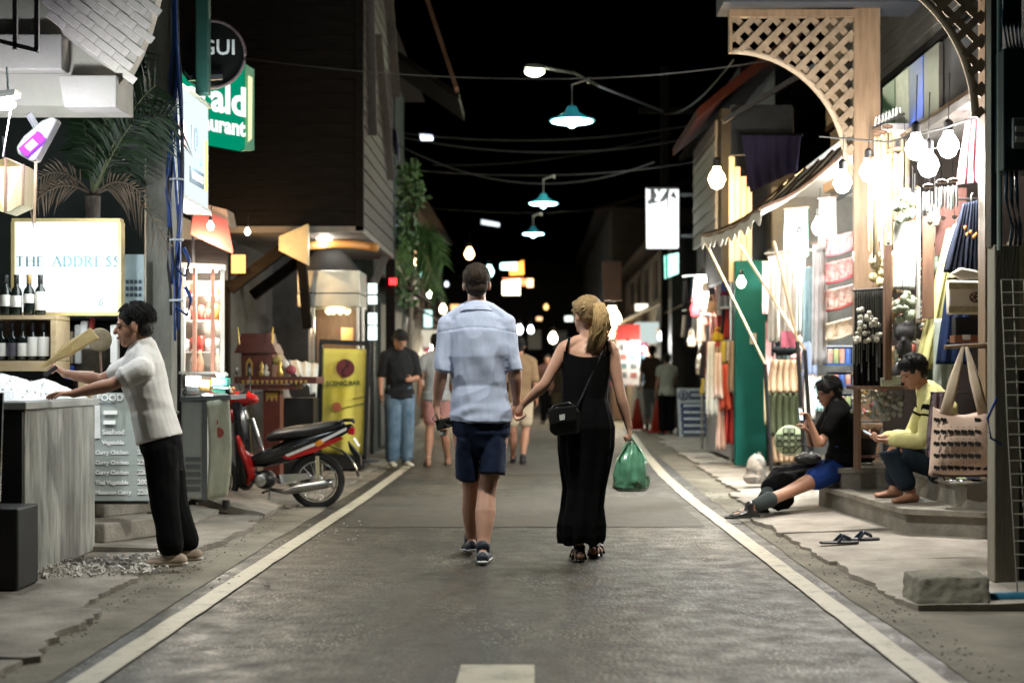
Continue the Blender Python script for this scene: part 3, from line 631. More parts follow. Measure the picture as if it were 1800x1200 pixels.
panel('lit_sign', 'cream rectangular lit sign in the distance', [(883, 494), (914, 490), (914, 518), (883, 518)], 45, E('cream_sign', (1, .88, .6), 4))
panel('lit_sign', 'thin red and orange sign strip above the cream sign', [(882, 489), (921, 489), (936, 498), (920, 502)], 46, E('red_sign', (1, .25, .1), 2))
panel('lit_sign', 'small orange lit sign right of the cream sign', [(926, 490), (937, 490), (937, 504), (926, 504)], 46, E('orange_sign2', (1, .6, .3), 3))
panel('lit_sign', 'pair of white tube lights over the left lane', [(846, 386), (878, 392), (878, 398), (846, 393)], 34, E('white_tube', (.7, .8, .85), 1.2))
panel('lit_sign', 'small white floodlight on the dark house gable', [(738, 236), (760, 238), (760, 245), (740, 245)], 26, E('white_flood', (.75, .85, 1), 3))
panel('led_sign', 'small red digital sign at the post', [(684, 489), (697, 489), (697, 500), (684, 500)], 19.3, E('red_led', (1, .03, .03), 3), .05)
panel('poster_board', 'poster board of a face in grey and orange above the stall', [(1059, 459), (1092, 459), (1092, 528), (1061, 528)], 31, M('poster', (.12, .13, .14), .6, scale=1.5, col2=(.45, .20, .12)), .08)
t = panel('price_board', 'red topped white price panel of a far stall', [(1084, 574), (1124, 574), (1124, 676), (1084, 676)], 32, M('panel_white', (.6, .52, .48), .7), .08, 'panel')
MB().prism([P(1083, 570, 31.98), P(1125, 570, 31.98), P(1125, 598, 31.98), P(1083, 598, 31.98)], (0, .05, 0)).build('header', M('panel_red', (.55, .04, .03), .6), t)
for i in range(4):
    for j in range(2):
        x = 1090+j*18; y = 606+i*16
        MB().prism([P(x, y, 31.99), P(x+12, y, 31.99), P(x+12, y+10, 31.99), P(x, y+10, 31.99)], (0, .02, 0)).build('picture', M('pic_%d' % ((i+j) % 3), [(.12, .12, .12), (.3, .1, .08), (.10, .16, .16)][(i+j) % 3], .7), t)
for i, (px, py, w_, h_, Y, c, k) in enumerate(((800, 540, 16, 10, 40, (1, .5, .2), 'small amber'), (783, 585, 12, 22, 36, (.6, .9, 1), 'upright pale blue'), (752, 560, 14, 30, 30, (.5, .8, .75), 'upright dim teal'), (1048, 545, 18, 12, 42, (1, .8, .5), 'warm white'), (1035, 580, 12, 26, 44, (1, .35, .2), 'upright red'), (1000, 560, 14, 9, 52, (.9, 1, .9), 'tiny white'), (948, 560, 10, 6, 58, (1, .6, .3), 'tiny amber'), (1128, 540, 22, 12, 33, (1, .95, .75), 'cream awning'))):
    panel('lit_sign', k+' lit sign in the blurred distance', [(px-w_/2, py-h_/2), (px+w_/2, py-h_/2), (px+w_/2, py+h_/2), (px-w_/2, py+h_/2)], Y, E('far_sign_%d' % i, c, 1.3), .1)
# lit white box sign on the right and the teal one below it
t = panel('box_sign', 'tall white lit box sign with dark cutout shapes at the top', [(1137, 330), (1193, 330), (1193, 435), (1138, 435)], 24, E('boxsign', (.96, 1, .98), 1.1), .2)
lamp('box_sign_light', t, P(1165, 380, 23.6), 60, (.9, 1, .97), .2)
m = MB()
for pts in ([(1137, 330), (1193, 330), (1193, 333), (1137, 333)], [(1143, 333), (1150, 333), (1155, 345), (1148, 356), (1143, 350)], [(1160, 352), (1172, 334), (1178, 334), (1170, 352), (1160, 357)], [(1172, 333), (1175, 333), (1175, 430), (1173, 430)], [(1155, 333), (1162, 333), (1158, 340)], [(1178, 345), (1184, 335), (1190, 350), (1184, 348)], [(1137, 354), (1142, 350), (1160, 355), (1140, 360)]):
    m.prism([P(x, y, 23.98) for x, y in pts], (0, -.02, 0))
m.build('silhouette', blackm, t)
for z in (3.5, 4.2): MB().bar((2.45, 24.1, z), (3.52, 24.1, z), .05, .05).build('bracket', dsteel, t)
for y in (372, 390, 405, 418): MB().prism([P(1150, y, 23.985), P(1168, y, 23.985), P(1168, y+4, 23.985), P(1150, y+4, 23.985)], (0, -.008, 0)).build('print', M('sign_print', (.45, .32, .32), .7), t)
t = panel('box_sign', 'small teal and white lit sign under the tall box sign', [(1169, 449), (1193, 444), (1193, 480), (1170, 489)], 24, E('tealsign', (.45, 1, .85), 1.6), .15)
MB().prism([P(1169, 449, 23.98), P(1174, 448, 23.98), P(1174, 488, 23.98), P(1170, 489, 23.98)], (0, -.02, 0)).build('edge', M('teal_edge', (.02, .25, .18), .5), t)
# ---------------------------------------------------------------- left signs
t = thing('green_sign', 'green lit restaurant box sign with white letters', 'sign', P(390, 262, 13))
a, bq, c, d = P(300, 88, 12.6), P(430, 115, 13), P(430, 262, 13), P(300, 238, 12.6)
MB().prism([a, bq, c, d], (-.05, .16, 0)).build('face', E('green_sign', (.0, .42, .22), .42), t)
MB().prism([P(431, 113, 12.98), P(447, 122, 13.3), P(447, 264, 13.3), P(431, 264, 12.98)], (-.06, .06, 0)).build('side', M('green_side', (.02, .30, .17), .5), t)
MB().prism([P(436, 134, 13.0), P(443, 138, 13.15), P(442, 245, 13.15), P(436, 250, 13.0)], (.01, -.03, 0)).build('side_strip', E('side_strip', (1, .95, .55), .7), t)
xd = (bq-a).normalized(); wl = E('sign_letters', (.95, 1, .97), .8)
zz = V((0, 0, 1)); nb = zz.cross(xd)
text('Emerald', 'lettering', wl, t, P(432, 205, 12.99)-nb*.02, xd, (0, 0, 1), .36, .006, .012, 'RIGHT', .82)
text('Restaurant', 'lettering', wl, t, P(429, 240, 12.99)-nb*.02, xd, (0, 0, 1), .2, .006, .008, 'RIGHT', .78)
lamp('green_sign_light', t, P(380, 190, 12.2), 5, (.3, 1, .6), .2)
t = thing('white_lightbox', 'white lit box sign with red oval fixed beside the pole', 'sign', (-2.6, 10.9, 2.45))
MB().prism([(-2.60, 10.4, 2.48), (-2.60, 11.42, 2.46), (-2.60, 11.42, 3.28), (-2.60, 10.4, 3.26)], (-.16, 0, 0)).build('face', E('white_box', (.90, 1, 1), .62), t)
m = MB()
for a, c in (((-2.6, 10.37, 2.46), (-2.6, 11.45, 2.44)), ((-2.6, 10.37, 3.27), (-2.6, 11.45, 3.29)), ((-2.6, 11.44, 2.44), (-2.6, 11.44, 3.3)), ((-2.6, 10.38, 2.44), (-2.6, 10.38, 3.28))): m.bar(V(a)-V((.08, 0, 0)), V(c)-V((.08, 0, 0)), .03, .20, (0, 0, 1))
m.build('frame', steel, t)
MB().lathe([(.11, 0), (.11, .006)], (-2.598, 10.56, 2.92), 24, (1, 0, 0)).build('red_oval', M('red_print', (.5, .06, .05), .6), t)
dk = M('print_dark', (.04, .06, .08), .6); bl = M('print_blue', (.10, .30, .42), .6)
yd = V((0, 1, 0))
text('10', 'lettering', dk, t, (-2.594, 10.92, 2.86), yd, (0, 0, 1), .26, .004, 0)
for q in range(3): MB().lathe([(.028, 0), (.028, .004)], (-2.598, 11.02+.07*q, 2.80+.03*(q % 2)), 12, (1, 0, 0)).build('illegible_print', bl, t)
MB().bx(-2.599, -2.593, 10.80, 11.25, 2.60, 2.72).build('name_plate', dk, t)
for q in range(8): MB().bx(-2.592, -2.588, 10.85+.045*q, 10.88+.045*q, 2.635, 2.685).build('illegible_print', M('print_white', (.8, .85, .85), .6), t)
MB().bx(-2.599, -2.594, 11.30, 11.38, 2.6, 3.0).build('yellow_stripe', M('yellow_print', (.7, .65, .1), .6), t)
lamp('white_lightbox_light', t, (-2.38, 10.9, 2.9), 45, (.88, 1, 1), .25)
# round black sign on a green column
t = thing('round_sign', 'round black sign with white letters on a dark green bracket post', 'sign', P(380, 150, 11.6))
MB().lathe([(.26, 0), (.26, .05)], P(372, 96, 11.5), 32, (.25, -1, 0)).build('disc', M('sign_black', (.004, .004, .004), .9, spec=.1), t, 40)
MB().tube([P(372, 96, 11.44)+V((.27*cos(a), 0, .27*sin(a))) for a in [i/32*2*pi for i in range(32)]], .012, 6, closed=True).build('rim', M('rim_red', (.05, .006, .006), .5, scale=60, col2=(.14, .13, .13)), t)
text('GUI', 'lettering', M('sign_white', (.5, .5, .5), .5), t, P(383, 96, 11.36), (1, 0, 0), (0, 0, 1), .17, .006, .002)
MB().bx(P(343, 0, 11.2).x, P(366, 0, 11.2).x, 11.2, 11.3, P(0, 165, 11.2).z, 4.6).build('post', M('post_green', (.012, .05, .04), .5), t, bev=.01)
MB().bar(P(330, 138, 11.25), P(390, 136, 11.4), .04, .04).build('bracket', dsteel, t)
# lightbox THE ADDRESS
Y = 9.5
t = thing('lightbox_sign', 'large white lit sign reading THE ADDRESS in a gold frame', 'sign', P(118, 553, Y))
MB().prism([P(25, 389, Y), P(208, 389, Y), P(208, 550, Y), P(25, 550, Y)], (0, .06, 0)).build('face', E('address_face', (.93, 1, 1), .75), t)
gold = M('gold_frame', (.45, .36, .16), .4, metal=.3)
for a, c in (((22, 387), (212, 387)), ((22, 552), (212, 552))): MB().bar(P(*a, Y)+V((0, .03, 0)), P(*c, Y)+V((0, .03, 0)), .022, .09).build('frame', gold, t)
for a, c in (((23.5, 390), (23.5, 549)), ((211, 390), (211, 549))): MB().bar(P(*a, Y)+V((0, .03, 0)), P(*c, Y)+V((0, .03, 0)), .022, .09, (1, 0, 0)).build('frame', gold, t)
lamp('lightbox_light', t, P(118, 470, Y-.35), 20, (.93, 1, 1), .3)
inkm = M('ink_teal', (.10, .20, .22), .7)
GL = {'T': [((0, 1), (.8, 1), 0), ((.4, 0), (.4, 1), 1)], 'H': [((.05, 0), (.05, 1), 1), ((.75, 0), (.75, 1), 1), ((.05, .52), (.75, .52), 0)],
      'E': [((.1, 0), (.1, 1), 1), ((.1, 1), (.6, 1), 0), ((.1, .52), (.5, .52), 0), ((.1, 0), (.6, 0), 0)],
      'A': [((0, 0), (.4, 1), 0), ((.4, 1), (.85, 0), 1), ((.15, .35), (.65, .35), 0)],
      'D': [((.1, 0), (.1, 1), 1), ((.1, 1), (.45, 1), 0), ((.1, 0), (.45, 0), 0), ((.45, 1), (.75, .78), .6), ((.75, .78), (.82, .5), 1), ((.82, .5), (.75, .22), 1), ((.75, .22), (.45, 0), .6)],
      'R': [((.1, 0), (.1, 1), 1), ((.1, 1), (.45, 1), 0), ((.45, 1), (.62, .78), .8), ((.62, .78), (.45, .52), .8), ((.45, .52), (.1, .52), 0), ((.4, .52), (.78, 0), 1)],
      'S': [((.55, .9), (.3, 1), .4), ((.3, 1), (.1, .78), .7), ((.1, .78), (.5, .4), 1), ((.5, .4), (.45, .08), .7), ((.45, .08), (.2, 0), .4), ((.2, 0), (.05, .12), .4)]}
m = MB(); x0 = 28.0
for ch in 'THE ADDRESS':
    if ch == ' ': x0 += 9; continue
    for (ax, ay), (bx_, by), wgt in GL[ch]:
        k = 17.0; a = P(x0+ax*k, 468-ay*17, Y-.002); c = P(x0+bx_*k, 468-by*17, Y-.002)
        m.bar(a, c, .0035+.0085*wgt, .003, (0, 0, 1) if abs(c.z-a.z) < .01 else (1, 0, 0))
    for q in ((.1, 0), (.75, 0)) if ch in 'HA' else ((.1, 0),): m.bar(P(x0+q[0]*17-3, 468, Y-.002), P(x0+q[0]*17+3, 468, Y-.002), .003, .003)
    x0 += 18.6 if ch != 'S' else 13.5
m.build('lettering', inkm, t)
MB().prism([P(174, 478, Y-.001), P(196, 478, Y-.001), P(193, 482, Y-.001), P(177, 482, Y-.001)], (0, -.002, 0)).build('faint_print', M('ink_faint', (.55, .52, .52), .7), t)
m = MB(); m.tube([P(184, 521, Y-.004), P(176, 529, Y-.004), P(174, 536, Y-.004), P(179, 537, Y-.004), P(181, 531, Y-.004), P(176, 532, Y-.004)], [.001, .003, .004, .003, .003, .001], 5)
m.build('logo', inkm, t)
for y, ww in ((532, 16), (538, 12)): MB().prism([P(185, y, Y-.001), P(185+ww, y, Y-.001), P(185+ww, y+2, Y-.001), P(185, y+2, Y-.001)], (0, -.002, 0)).build('small_print', M('ink_faint', (.55, .52, .52), .7), t)
# small poster
t = panel('notice_board', 'pale blue notice board with Thai style lettering beside the pole', [(218, 447), (253, 447), (253, 535), (218, 535)], 9.75, M('poster_blue', (.34, .44, .46), .6), .02)
for y, s_ in ((496, 4), (508, 4.5), (519, 3.5)):
    for q in range(4): MB().prism([P(221+q*7.6, y-s_, 9.745), P(226+q*7.6, y-s_, 9.745), P(226+q*7.6, y+s_*.6, 9.745), P(221+q*7.6, y+s_*.6, 9.745)], (0, -.003, 0)).build('letter', M('ink_navy', (.03, .05, .09), .6), t)
# ---------------------------------------------------------------- concrete pole with cables, left
t = thing('concrete_pole', 'weathered square concrete pole behind the vendor', 'pole', (-2.6, 10.0, .05))
MB().prism([(-2.69, 9.9, .05), (-2.51, 9.9, .05), (-2.51, 10.08, .05), (-2.69, 10.08, .05)], (0, 0, 5.5)).build('shaft', M('pole_concrete', (.15, .15, .125), .85, scale=5, stretch=(2, 2, .6), bump=.5, bscale=40, col2=(.28, .275, .235)), t, bev=.02)
MB().bx(-2.70, -2.50, 9.89, 10.09, .86, .875).build('band', dsteel, t)
bm = M('blue_cable', (.012, .05, .22), .4)
tc_ = thing('cable_bundle', 'bundle of blue and black cables tied down the concrete pole', 'cables', (-2.49, 9.9, 1.4))
for i in range(9):
    x = -2.50+.012*(i % 4); pts = []
    top = 3.9; bot = 1.3+rnd(0, .9)
    for k in range(15):
        q = k/14; pts.append((x+.035*sin(q*5+i*1.7)*(1 if 3 < k < 13 else .4), 9.88+.012*(i//4)+.02*cos(i+q*4), top+(bot-top)*q))
    if i in (3, 6): pts += [(x+.07, 9.87, bot-.06), (x+.10, 9.87, bot+.05), (x+.06, 9.87, bot+.14)]
    MB().tube(pts, .009 if i % 3 else .014, 6).build('cable', bm if i % 3 != 1 else rubber, tc_, True)
for i in range(3):
    z = 1.65+.42*i; MB().tube([V((-2.47+.045*cos(a), 9.885+.04*sin(a), z)) for a in [k/12*2*pi for k in range(12)]], .008, 5, closed=True).build('tie', M('white_tie', (.6, .65, .7), .5), tc_)
# ---------------------------------------------------------------- left bar lamps and lanterns
t = thing('work_lamp', 'bright white lamp hanging under the balcony at the left edge', 'lamp', P(12, 182, 7.9)); p = P(12, 181, 7.9)
MB().prism([p+V((-.16, -.03, .0)), p+V((.05, -.03, .035)), p+V((.055, -.03, .07)), p+V((-.16, -.03, .05))], (0, .1, 0)).build('housing', steel, t)
MB().ell(p+V((-.03, .02, -.005)), (.075, .05, .03)).build('tube', E('work_tube', (.9, 1, 1), 40), t, True)
lamp('work_light', t, p+V((-.02, -.05, -.09)), 42, (.93, 1, 1), .06)
MB().tube([p+V((.01, 0, .03)), p+V((0, 0, .2))], .006, 5).build('stem', steel, t)
MB().tube([p+V((.02, .02, 0)), P(5, 275, 8.2)], .004, 5).build('cord', whitep, t)
t = thing('lantern', 'square tan paper lantern hanging at the left edge', 'lantern', P(10, 372, 8.5))
MB().prism([P(-25, 290, 8.4), P(10, 276, 8.3), P(41, 290, 8.45), P(40, 360, 8.45), P(8, 374, 8.3), P(-25, 360, 8.4)], (0, .2, 0)).build('shade', M('lantern_paper', (.50, .44, .24), .7, stretch=(6, 6, .6), scale=7), t, bev=.01)
for x in (10, 41): MB().bar(P(x, 277 if x == 10 else 289, 8.28), P(x-1, 373 if x == 10 else 361, 8.28), .012, .012, (1, 0, 0)).build('rib', bwood, t)
MB().tube([P(8, 276, 8.4), P(5, 240, 8.4)], .005, 5).build('cord', rubber, t)
t = thing('insect_lamp', 'grey ultraviolet insect lamp with a purple tube', 'lamp', P(62, 285, 8.45)); Y = 8.45
MB().prism([P(28, 258, Y), P(40, 240, Y), P(72, 212, Y), P(92, 204, Y), P(100, 211, Y), P(62, 282, Y), P(52, 283, Y), P(30, 270, Y)], (0, .1, 0)).build('housing', M('grey_plastic', (.22, .23, .22), .45), t, bev=.012)
MB().tube([P(40, 268, Y-.035), P(73, 238, Y-.035)], .034, 10).build('tube', E('uv_tube', (.36, .06, 1), 1.6), t, True)
MB().tube([P(48, 261, Y-.05), P(62, 248, Y-.05)], .024, 10).build('tube_core', E('uv_core', (.85, .6, 1), 2), t, True)
MB().bar(P(50, 200, Y), P(68, 230, Y+.05), .03, .03).build('arm', M('grey_plastic', (.22, .23, .22), .45), t)
MB().tube([P(63, 284, Y+.03), P(60, 392, Y+.03)], .009, 6).build('pole', M('bamboo', (.42, .30, .17), .5), t)
lamp('uv_light', t, P(62, 262, Y-.18), 2.5, (.50, .18, 1), .06)
for px, py, Y, nm, on in ((370, 398, 11.8, 'small warm bulb hanging below the red awning', 1), (435, 408, 14.4, 'white globe bulb under the timber house', 1)):
    bulb(px, py, Y, nm, .032, (1, .90, .72), 7, 24, 'bulbs under the left eaves', .1, (1, .72, .42))
# ---------------------------------------------------------------- bar counter with ice
t = thing('bar_counter', 'grey streaked stone bar counter where the vendor leans', 'counter', (-3.1, 8.3, .03))
cm = M('streaked_stone', (.055, .06, .055), .4, scale=4, stretch=(2.2, 3.0, .5), bump=.2, col2=(.48, .48, .44))
MB().bx(-3.9, -2.75, 7.72, 8.95, .03, .94).build('body', cm, t, bev=.006)
MB().bx(-3.9, -2.757, 7.69, 7.716, .03, .93).build('front_panel', blackm, t)
MB().bx(-3.92, -2.73, 7.68, 8.98, .942, .985).build('top', M('counter_top', (.40, .41, .40), .35), t, bev=.006)
ice = M('crushed_ice', (.86, .90, .92), .35, var=.05, bump=.8, bscale=80)
m = MB()
def icez(u, v):
    x = -3.75+.98*u; y = 7.74+1.16*v; e = min(u, 1-u, v, 1-v)*5; e = min(1, e)
    return (x, y, .989+e*(.10+.05*noise.noise((x*5, y*5, 0))+.04*(1-u)+.02*noise.noise((x*19, y*19, 3))))
m.sheet(icez, 40, 40)
for i in range(220):
    u, v = rnd(.03, .97), rnd(.03, .97); p = icez(u, v); q = rnd(.006, .014); m.box((p[0], p[1], p[2]+q*.2), (q, q, q*.8), (rnd(0, 3), rnd(0, 3), rnd(0, 3)))
tag(m.build('crushed_ice', ice), 'mound of crushed white ice spread on the counter', 'ice', kind='stuff')
# black box and bag in the left corner
t = thing('black_box', 'black box standing at the left edge before the counter', 'box', (-2.75, 7.0, .05))
MB().bx(-3.2, P(44, 0, 7.3).x, 7.2, 7.5, .04, P(0, 890, 7.3).z).build('body', blackm, t, bev=.01)
MB().bar((-2.72, 7.25, P(0, 880, 7.3).z), P(3, 690, 7.3), .018, .018, (1, 0, 0)).build('handle_pole', chrome, t)
MB().tube([P(15, 925, 7.4), P(35, 960, 7.4), P(46, 1000, 7.35), P(40, 1030, 7.3)], .012, 6).build('strap', M('strap_red', (.28, .03, .05), .6), t)
MB().prism([P(30, 1036, 7.3), P(52, 1045, 7.25), P(52, 1056, 7.2), P(34, 1048, 7.2)], (0, .02, .01)).build('foot', chrome, t)
# wine shelf and bottles
t = thing('wine_shelf', 'tan wooden wine shelf below the lit sign', 'shelf', P(45, 640, 9.3)); Y = 9.2
tw = M('pine', (.42, .31, .17), .55, stretch=(.6, 4, 4), scale=6, col2=(.55, .42, .25))
MB().prism([P(-40, 554, Y), P(98, 554, Y), P(98, 561, Y), P(-40, 561, Y)], (0, .28, 0)).build('top_board', tw, t)
MB().prism([P(-40, 634, Y), P(98, 634, Y), P(98, 652, Y), P(-40, 652, Y)], (0, .28, 0)).build('bottom_board', tw, t)
MB().prism([P(89, 562, Y), P(98, 562, Y), P(98, 633, Y), P(89, 633, Y)], (0, .28, 0)).build('end_board', tw, t)
MB().prism([P(-40, 562, Y+.27), P(88, 562, Y+.27), P(88, 633, Y+.27), P(-40, 633, Y+.27)], (0, .01, 0)).build('back_board', M('shelf_back', (.16, .10, .06), .7), t)
for x in (-3.6, -2.95): MB().bx(x, x+.04, 9.25, 9.45, 0.02, 1.16).build('leg', tw, t)
gb = M('bottle_glass', (.008, .012, .010), .08, var=.1); lb = M('bottle_label', (.66, .64, .58), .7, var=.06); foil = M('foil_red', (.25, .16, .05), .35)
def bottle(px, py, Y, H, label, group, lab=True, fc=None, lh=(.22, .52), r=.037):
    p = P(px, py, Y); t = thing('wine_bottle', label, 'bottle', p, group)
    MB().lathe([(r*.9, 0), (r, .008), (r, H*.56), (r*.85, H*.64), (r*.42, H*.72), (r*.38, H*.95), (r*.44, H*.96), (r*.42, H)], p, 18).build('glass', gb, t, True)
    if lab: MB().lathe([(r+.0008, H*lh[0]), (r+.0012, H*lh[0]+.002), (r+.0012, H*lh[1]), (r+.0008, H*lh[1]+.001)], p, 18).build('paper_label', lb if lab is True else lab, t, True)
    MB().lathe([(r*.45, H*.78), (r*.44, H*.955), (r*.49, H*.965), (r*.46, H*1.004), (.001, H*1.006)], p, 14).build('foil', fc or blackm, t, True)
for i, (x, lab, fc, lh) in enumerate(((10, lb, None, (.22, .50)), (29, lb, None, (.2, .48)), (51, lb, foil, (.3, .52)), (71, lb, None, (.12, .58)))):
    bottle(x, 554, 9.26+.01*i, .262, '%s dark wine bottle from the left on top of the shelf' % ['first', 'second', 'third', 'fourth'][i], 'bottles on top of the wine shelf', lab, fc, lh, .035)
for i, x in enumerate((3, 22, 40, 58, 77)):
    bottle(x, 634, 9.27, .25, '%s wine bottle from the left inside the shelf' % ['first', 'second', 'third', 'fourth', 'fifth'][i], 'bottles inside the wine shelf', lb if i != 1 else M('label_dark', (.08, .07, .09), .5), None, (.12, .46 if i < 3 else .62), .034)
for i, x in enumerate((42, 51, 62)):
    p = P(x, 655, 8.9); p.z = 1.0; o = MB().lathe([(.02, 0), (.026, .1), (.024, .1), (.018, .006), (.001, .006)], p, 16).build('drinking_glass', glassm, None, True)
    tag(o, '%s small clear glass from the left standing on the ice' % ['first', 'second', 'third'][i], 'glass', 'glasses behind the ice')
# things behind the vendor's arms
t = thing('shelf_unit', 'dark shelf with jars and bags behind the wooden paddle', 'shelf', (-3.0, 9.75, .3))
for z in (1.15, 1.36, 1.5): MB().bx(-3.3, -2.72, 9.65, 9.85, z, z+.02).build('shelf_board', dwood, t)
MB().bx(-3.32, -2.70, 9.86, 9.88, .3, 1.6).build('back', M('dark_green_plaster', (.03, .04, .038), .8), t)
for x in (-3.32, -2.72): MB().bx(x, x+.03, 9.65, 9.86, .3, 1.6).build('side', gwood, t)
for i, (x, y, w_, h_, c) in enumerate(((108, 640, 12, 60, (.45, .40, .28)), (122, 640, 11, 58, (.25, .20, .14)), (136, 640, 12, 70, (.32, .33, .32)), (147, 600, 13, 36, (.5, .5, .5)), (160, 596, 8, 38, (.18, .02, .02)), (120, 668, 16, 26, (.03, .07, .3)), (200, 640, 14, 70, (.6, .6, .58)))):
    o = MB().prism([P(x-w_/2, y-h_, 9.58), P(x+w_/2, y-h_, 9.58), P(x+w_/2, y, 9.58), P(x-w_/2, y, 9.58)], (0, .06, 0)).build('packet', cloth_mat('packet_%d' % i, c), t, bev=.012)
t = thing('straw_fan', 'round straw hand fan beside the vendor face', 'fan', P(175, 616, 9.0))
MB().lathe([(.07, 0), (.074, .012), (.07, .03), (.03, .034), (.01, .03)], P(176, 597, 9.0), 24, (0.2, -1, 0)).build('disc', M('straw', (.22, .18, .11), .8, scale=40, bump=.5), t, True)
MB().tube([P(176, 614, 9.0), P(178, 655, 9.0)], .008, 6).build('handle', bwood, t)
# menu board
t = thing('menu_board', 'pale menu board with white handwritten dishes leaning by the steps', 'menu board', P(212, 880, 9.35)); Y = 9.2
a, bq, c, d = P(163, 690, 9.35), P(262, 690, 9.35), P(262, 880, Y), P(163, 880, Y)
MB().prism([a, bq, c, d], (0, .025, 0)).build('board', M('menu_face', (.34, .39, .37), .6, scale=3, col2=(.46, .50, .48)), t)
MB().bar(d+V((0, 0, -.008)), c+V((0, 0, -.008)), .02, .05).build('bottom_rail', blackm, t)
up = (a-d).normalized(); wt = M('menu_white', (.88, .89, .87), .7); nb = V((0, -1, 0))
def mline(s_, px, py, size, w_=wt, al='LEFT'):
    v = (py-690)/190; Yv = 9.35+(Y-9.35)*v; text(s_, 'menu_line', w_, t, P(px, py, Yv)+nb*.006, (1, 0, 0), up, size, .003, .0018, al)
mline('FOOD', 170, 704, .062)
MB().prism([P(168, 708, 9.325), P(205, 708, 9.325), P(205, 710, 9.325), P(168, 710, 9.325)], (0, -.003, 0)).build('underline', M('ink_navy', (.03, .05, .09), .6), t)
for i, (s_, pr_) in enumerate((('Salad', '180'), ('Soup', '150'), ('Seafood', '220'), ('Vegetable', '200'), ('Curry Chicken', '220'), ('Curry Chicken', '220'), ('Curry Chicken', '220'), ('Thai Vegetable', '200'), ('Masaman Curry', '220'))):
    if i < 2: MB().prism([P(182, 721+i*17.5, 9.31-i*.012), P(206-i*3, 721+i*17.5, 9.31-i*.012), P(206-i*3, 728+i*17.5, 9.30-i*.012), P(182, 728+i*17.5, 9.30-i*.012)], (0, -.004, 0)).build('smudged_line', wt, t)
    else: mline(s_, 168 if i > 3 else 180, 728+i*17.5, .036 if len(s_) > 8 else .045)
    mline(pr_, 260, 728+i*17.5, .044, wt, 'RIGHT')
MB().prism([P(165, 712, 9.32), P(176, 712, 9.32), P(177, 770, 9.28), P(166, 770, 9.28)], (0, -.004, 0)).build('white_patch', wt, t)
# ---------------------------------------------------------------- potted palm and foliage
leafm = M('palm_leaf', (.012, .034, .010), .45, var=.4, scale=12); leafd = M('dry_leaf', (.085, .062, .04), .7, var=.3); stalk = M('leaf_stalk', (.16, .18, .09), .5)
def frond(t, base, tip, sag, n, ll, mat, name='frond', wid=.012, seed=0):
    base, tip = V(base), V(tip); pts = [base.lerp(tip, i/20)+V((0, 0, 4*sag*(i/20)*(1-i/20)*.5-sag*(i/20)**2)) for i in range(21)]
    m = MB(); rr_ = random.Random(seed)
    for k in range(n):
        q = .22+.78*k/n; i = min(19, int(q*20)); p = pts[i].lerp(pts[i+1], q*20-i); tg = (pts[i+1]-pts[i]).normalized()
        for sd in (1, -1):
            side = tg.cross(V((0, 1, .3))).normalized()*sd; ln = ll*(1-.6*abs(q-.45))*rr_.uniform(.8, 1.15)
            dr = (side*.8+tg*.75+V((0, rr_.uniform(-.35, .35), -.28))).normalized(); e = p+dr*ln-V((0, 0, ln*.25)); mid = p+dr*ln*.5
            wv = tg*wid
            m.add([p-wv*.4, p+wv*.4, mid+wv*.7, e, mid-wv*.7], [(0, 1, 2, 3, 4)])
    f = m.build(name, mat, t); MB().tube(pts, [.011-.008*i/20 for i in range(21)], 5).build('leaf_stalk', stalk if mat is leafm else mat, f)
t = thing('potted_palm', 'palm with arching fronds growing behind the lit sign', 'palm', (-2.95, 9.8, 1.0))
tr = M('palm_trunk', (.22, .19, .15), .85, bump=.6, bscale=50)
b0 = P(163, 345, 9.75); MB().tube([P(163, 560, 9.75), P(164, 430, 9.75), b0], [.05, .045, .055], 10).build('trunk', tr, t, True)
MB().lathe([(.11, 0), (.15, .3), (.16, .3), (.16, .34), (.12, .34)], (-3.02, 9.75, 1.0), 18).build('pot', concrete, t, True)
for i, (x, y, dy, sag, ll, mt) in enumerate(((232, 205, 9.6, .05, .30, leafm), (145, 190, 9.9, .06, .25, leafm), (215, 60, 9.9, .1, .40, leafm), (255, -40, 10.3, .1, .42, leafm), (305, 150, 9.6, .2, .34, leafm), (275, 110, 9.5, .15, .35, leafm), (168, 240, 9.8, .02, .2, leafm), (200, 280, 9.7, .02, .2, leafm), (60, 282, 9.5, .14, .2, leafd), (300, 375, 9.6, .26, .22, leafd), (250, 310, 9.5, .12, .2, leafd), (45, 330, 9.4, .16, .16, leafd), (240, 250, 10.2, .1, .4, leafm), (180, 130, 10.3, .1, .4, leafm))):
    frond(t, b0, P(x, y, dy), sag, 26 if mt is leafm else 13, ll, mt, seed=i)
def foliage(m, c, r, n, s_, rr_):
    for i in range(n):
        d = V((rr_.gauss(0, 1), rr_.gauss(0, 1), rr_.gauss(0, 1))).normalized()*rr_.random()**.45
        p = V(c)+V((d.x*r[0], d.y*r[1], d.z*r[2])); a = V((rr_.gauss(0, 1), rr_.gauss(0, 1), rr_.gauss(0, 1)-.6)).normalized(); u, v = frame(a, (0, 0, 1)); q = s_*rr_.uniform(.6, 1.3)
        m.add([p, p+a*q*.5+u*q*.28, p+a*q, p+a*q*.5-u*q*.28], [(0, 1, 2, 3)])
t = thing('vine_plant', 'lit green vine and palm fronds hanging beyond the timber house', 'plant', (-1.75, 20.6, .05)); rr_ = random.Random(3)
gm = M('vine_leaf', (.06, .13, .035), .5, var=.5, scale=5)
m = MB()
for x, y, rx, rz, k in ((722, 300, .16, .2, 130), (730, 340, .14, .25, 150), (712, 390, .2, .3, 190), (720, 440, .24, .35, 220), (715, 500, .25, .35, 180), (708, 330, .12, .3, 90)): foliage(m, P(x, y, 20.7), (rx, .25, rz), k, .10, rr_)
m.build('crown', gm, t)
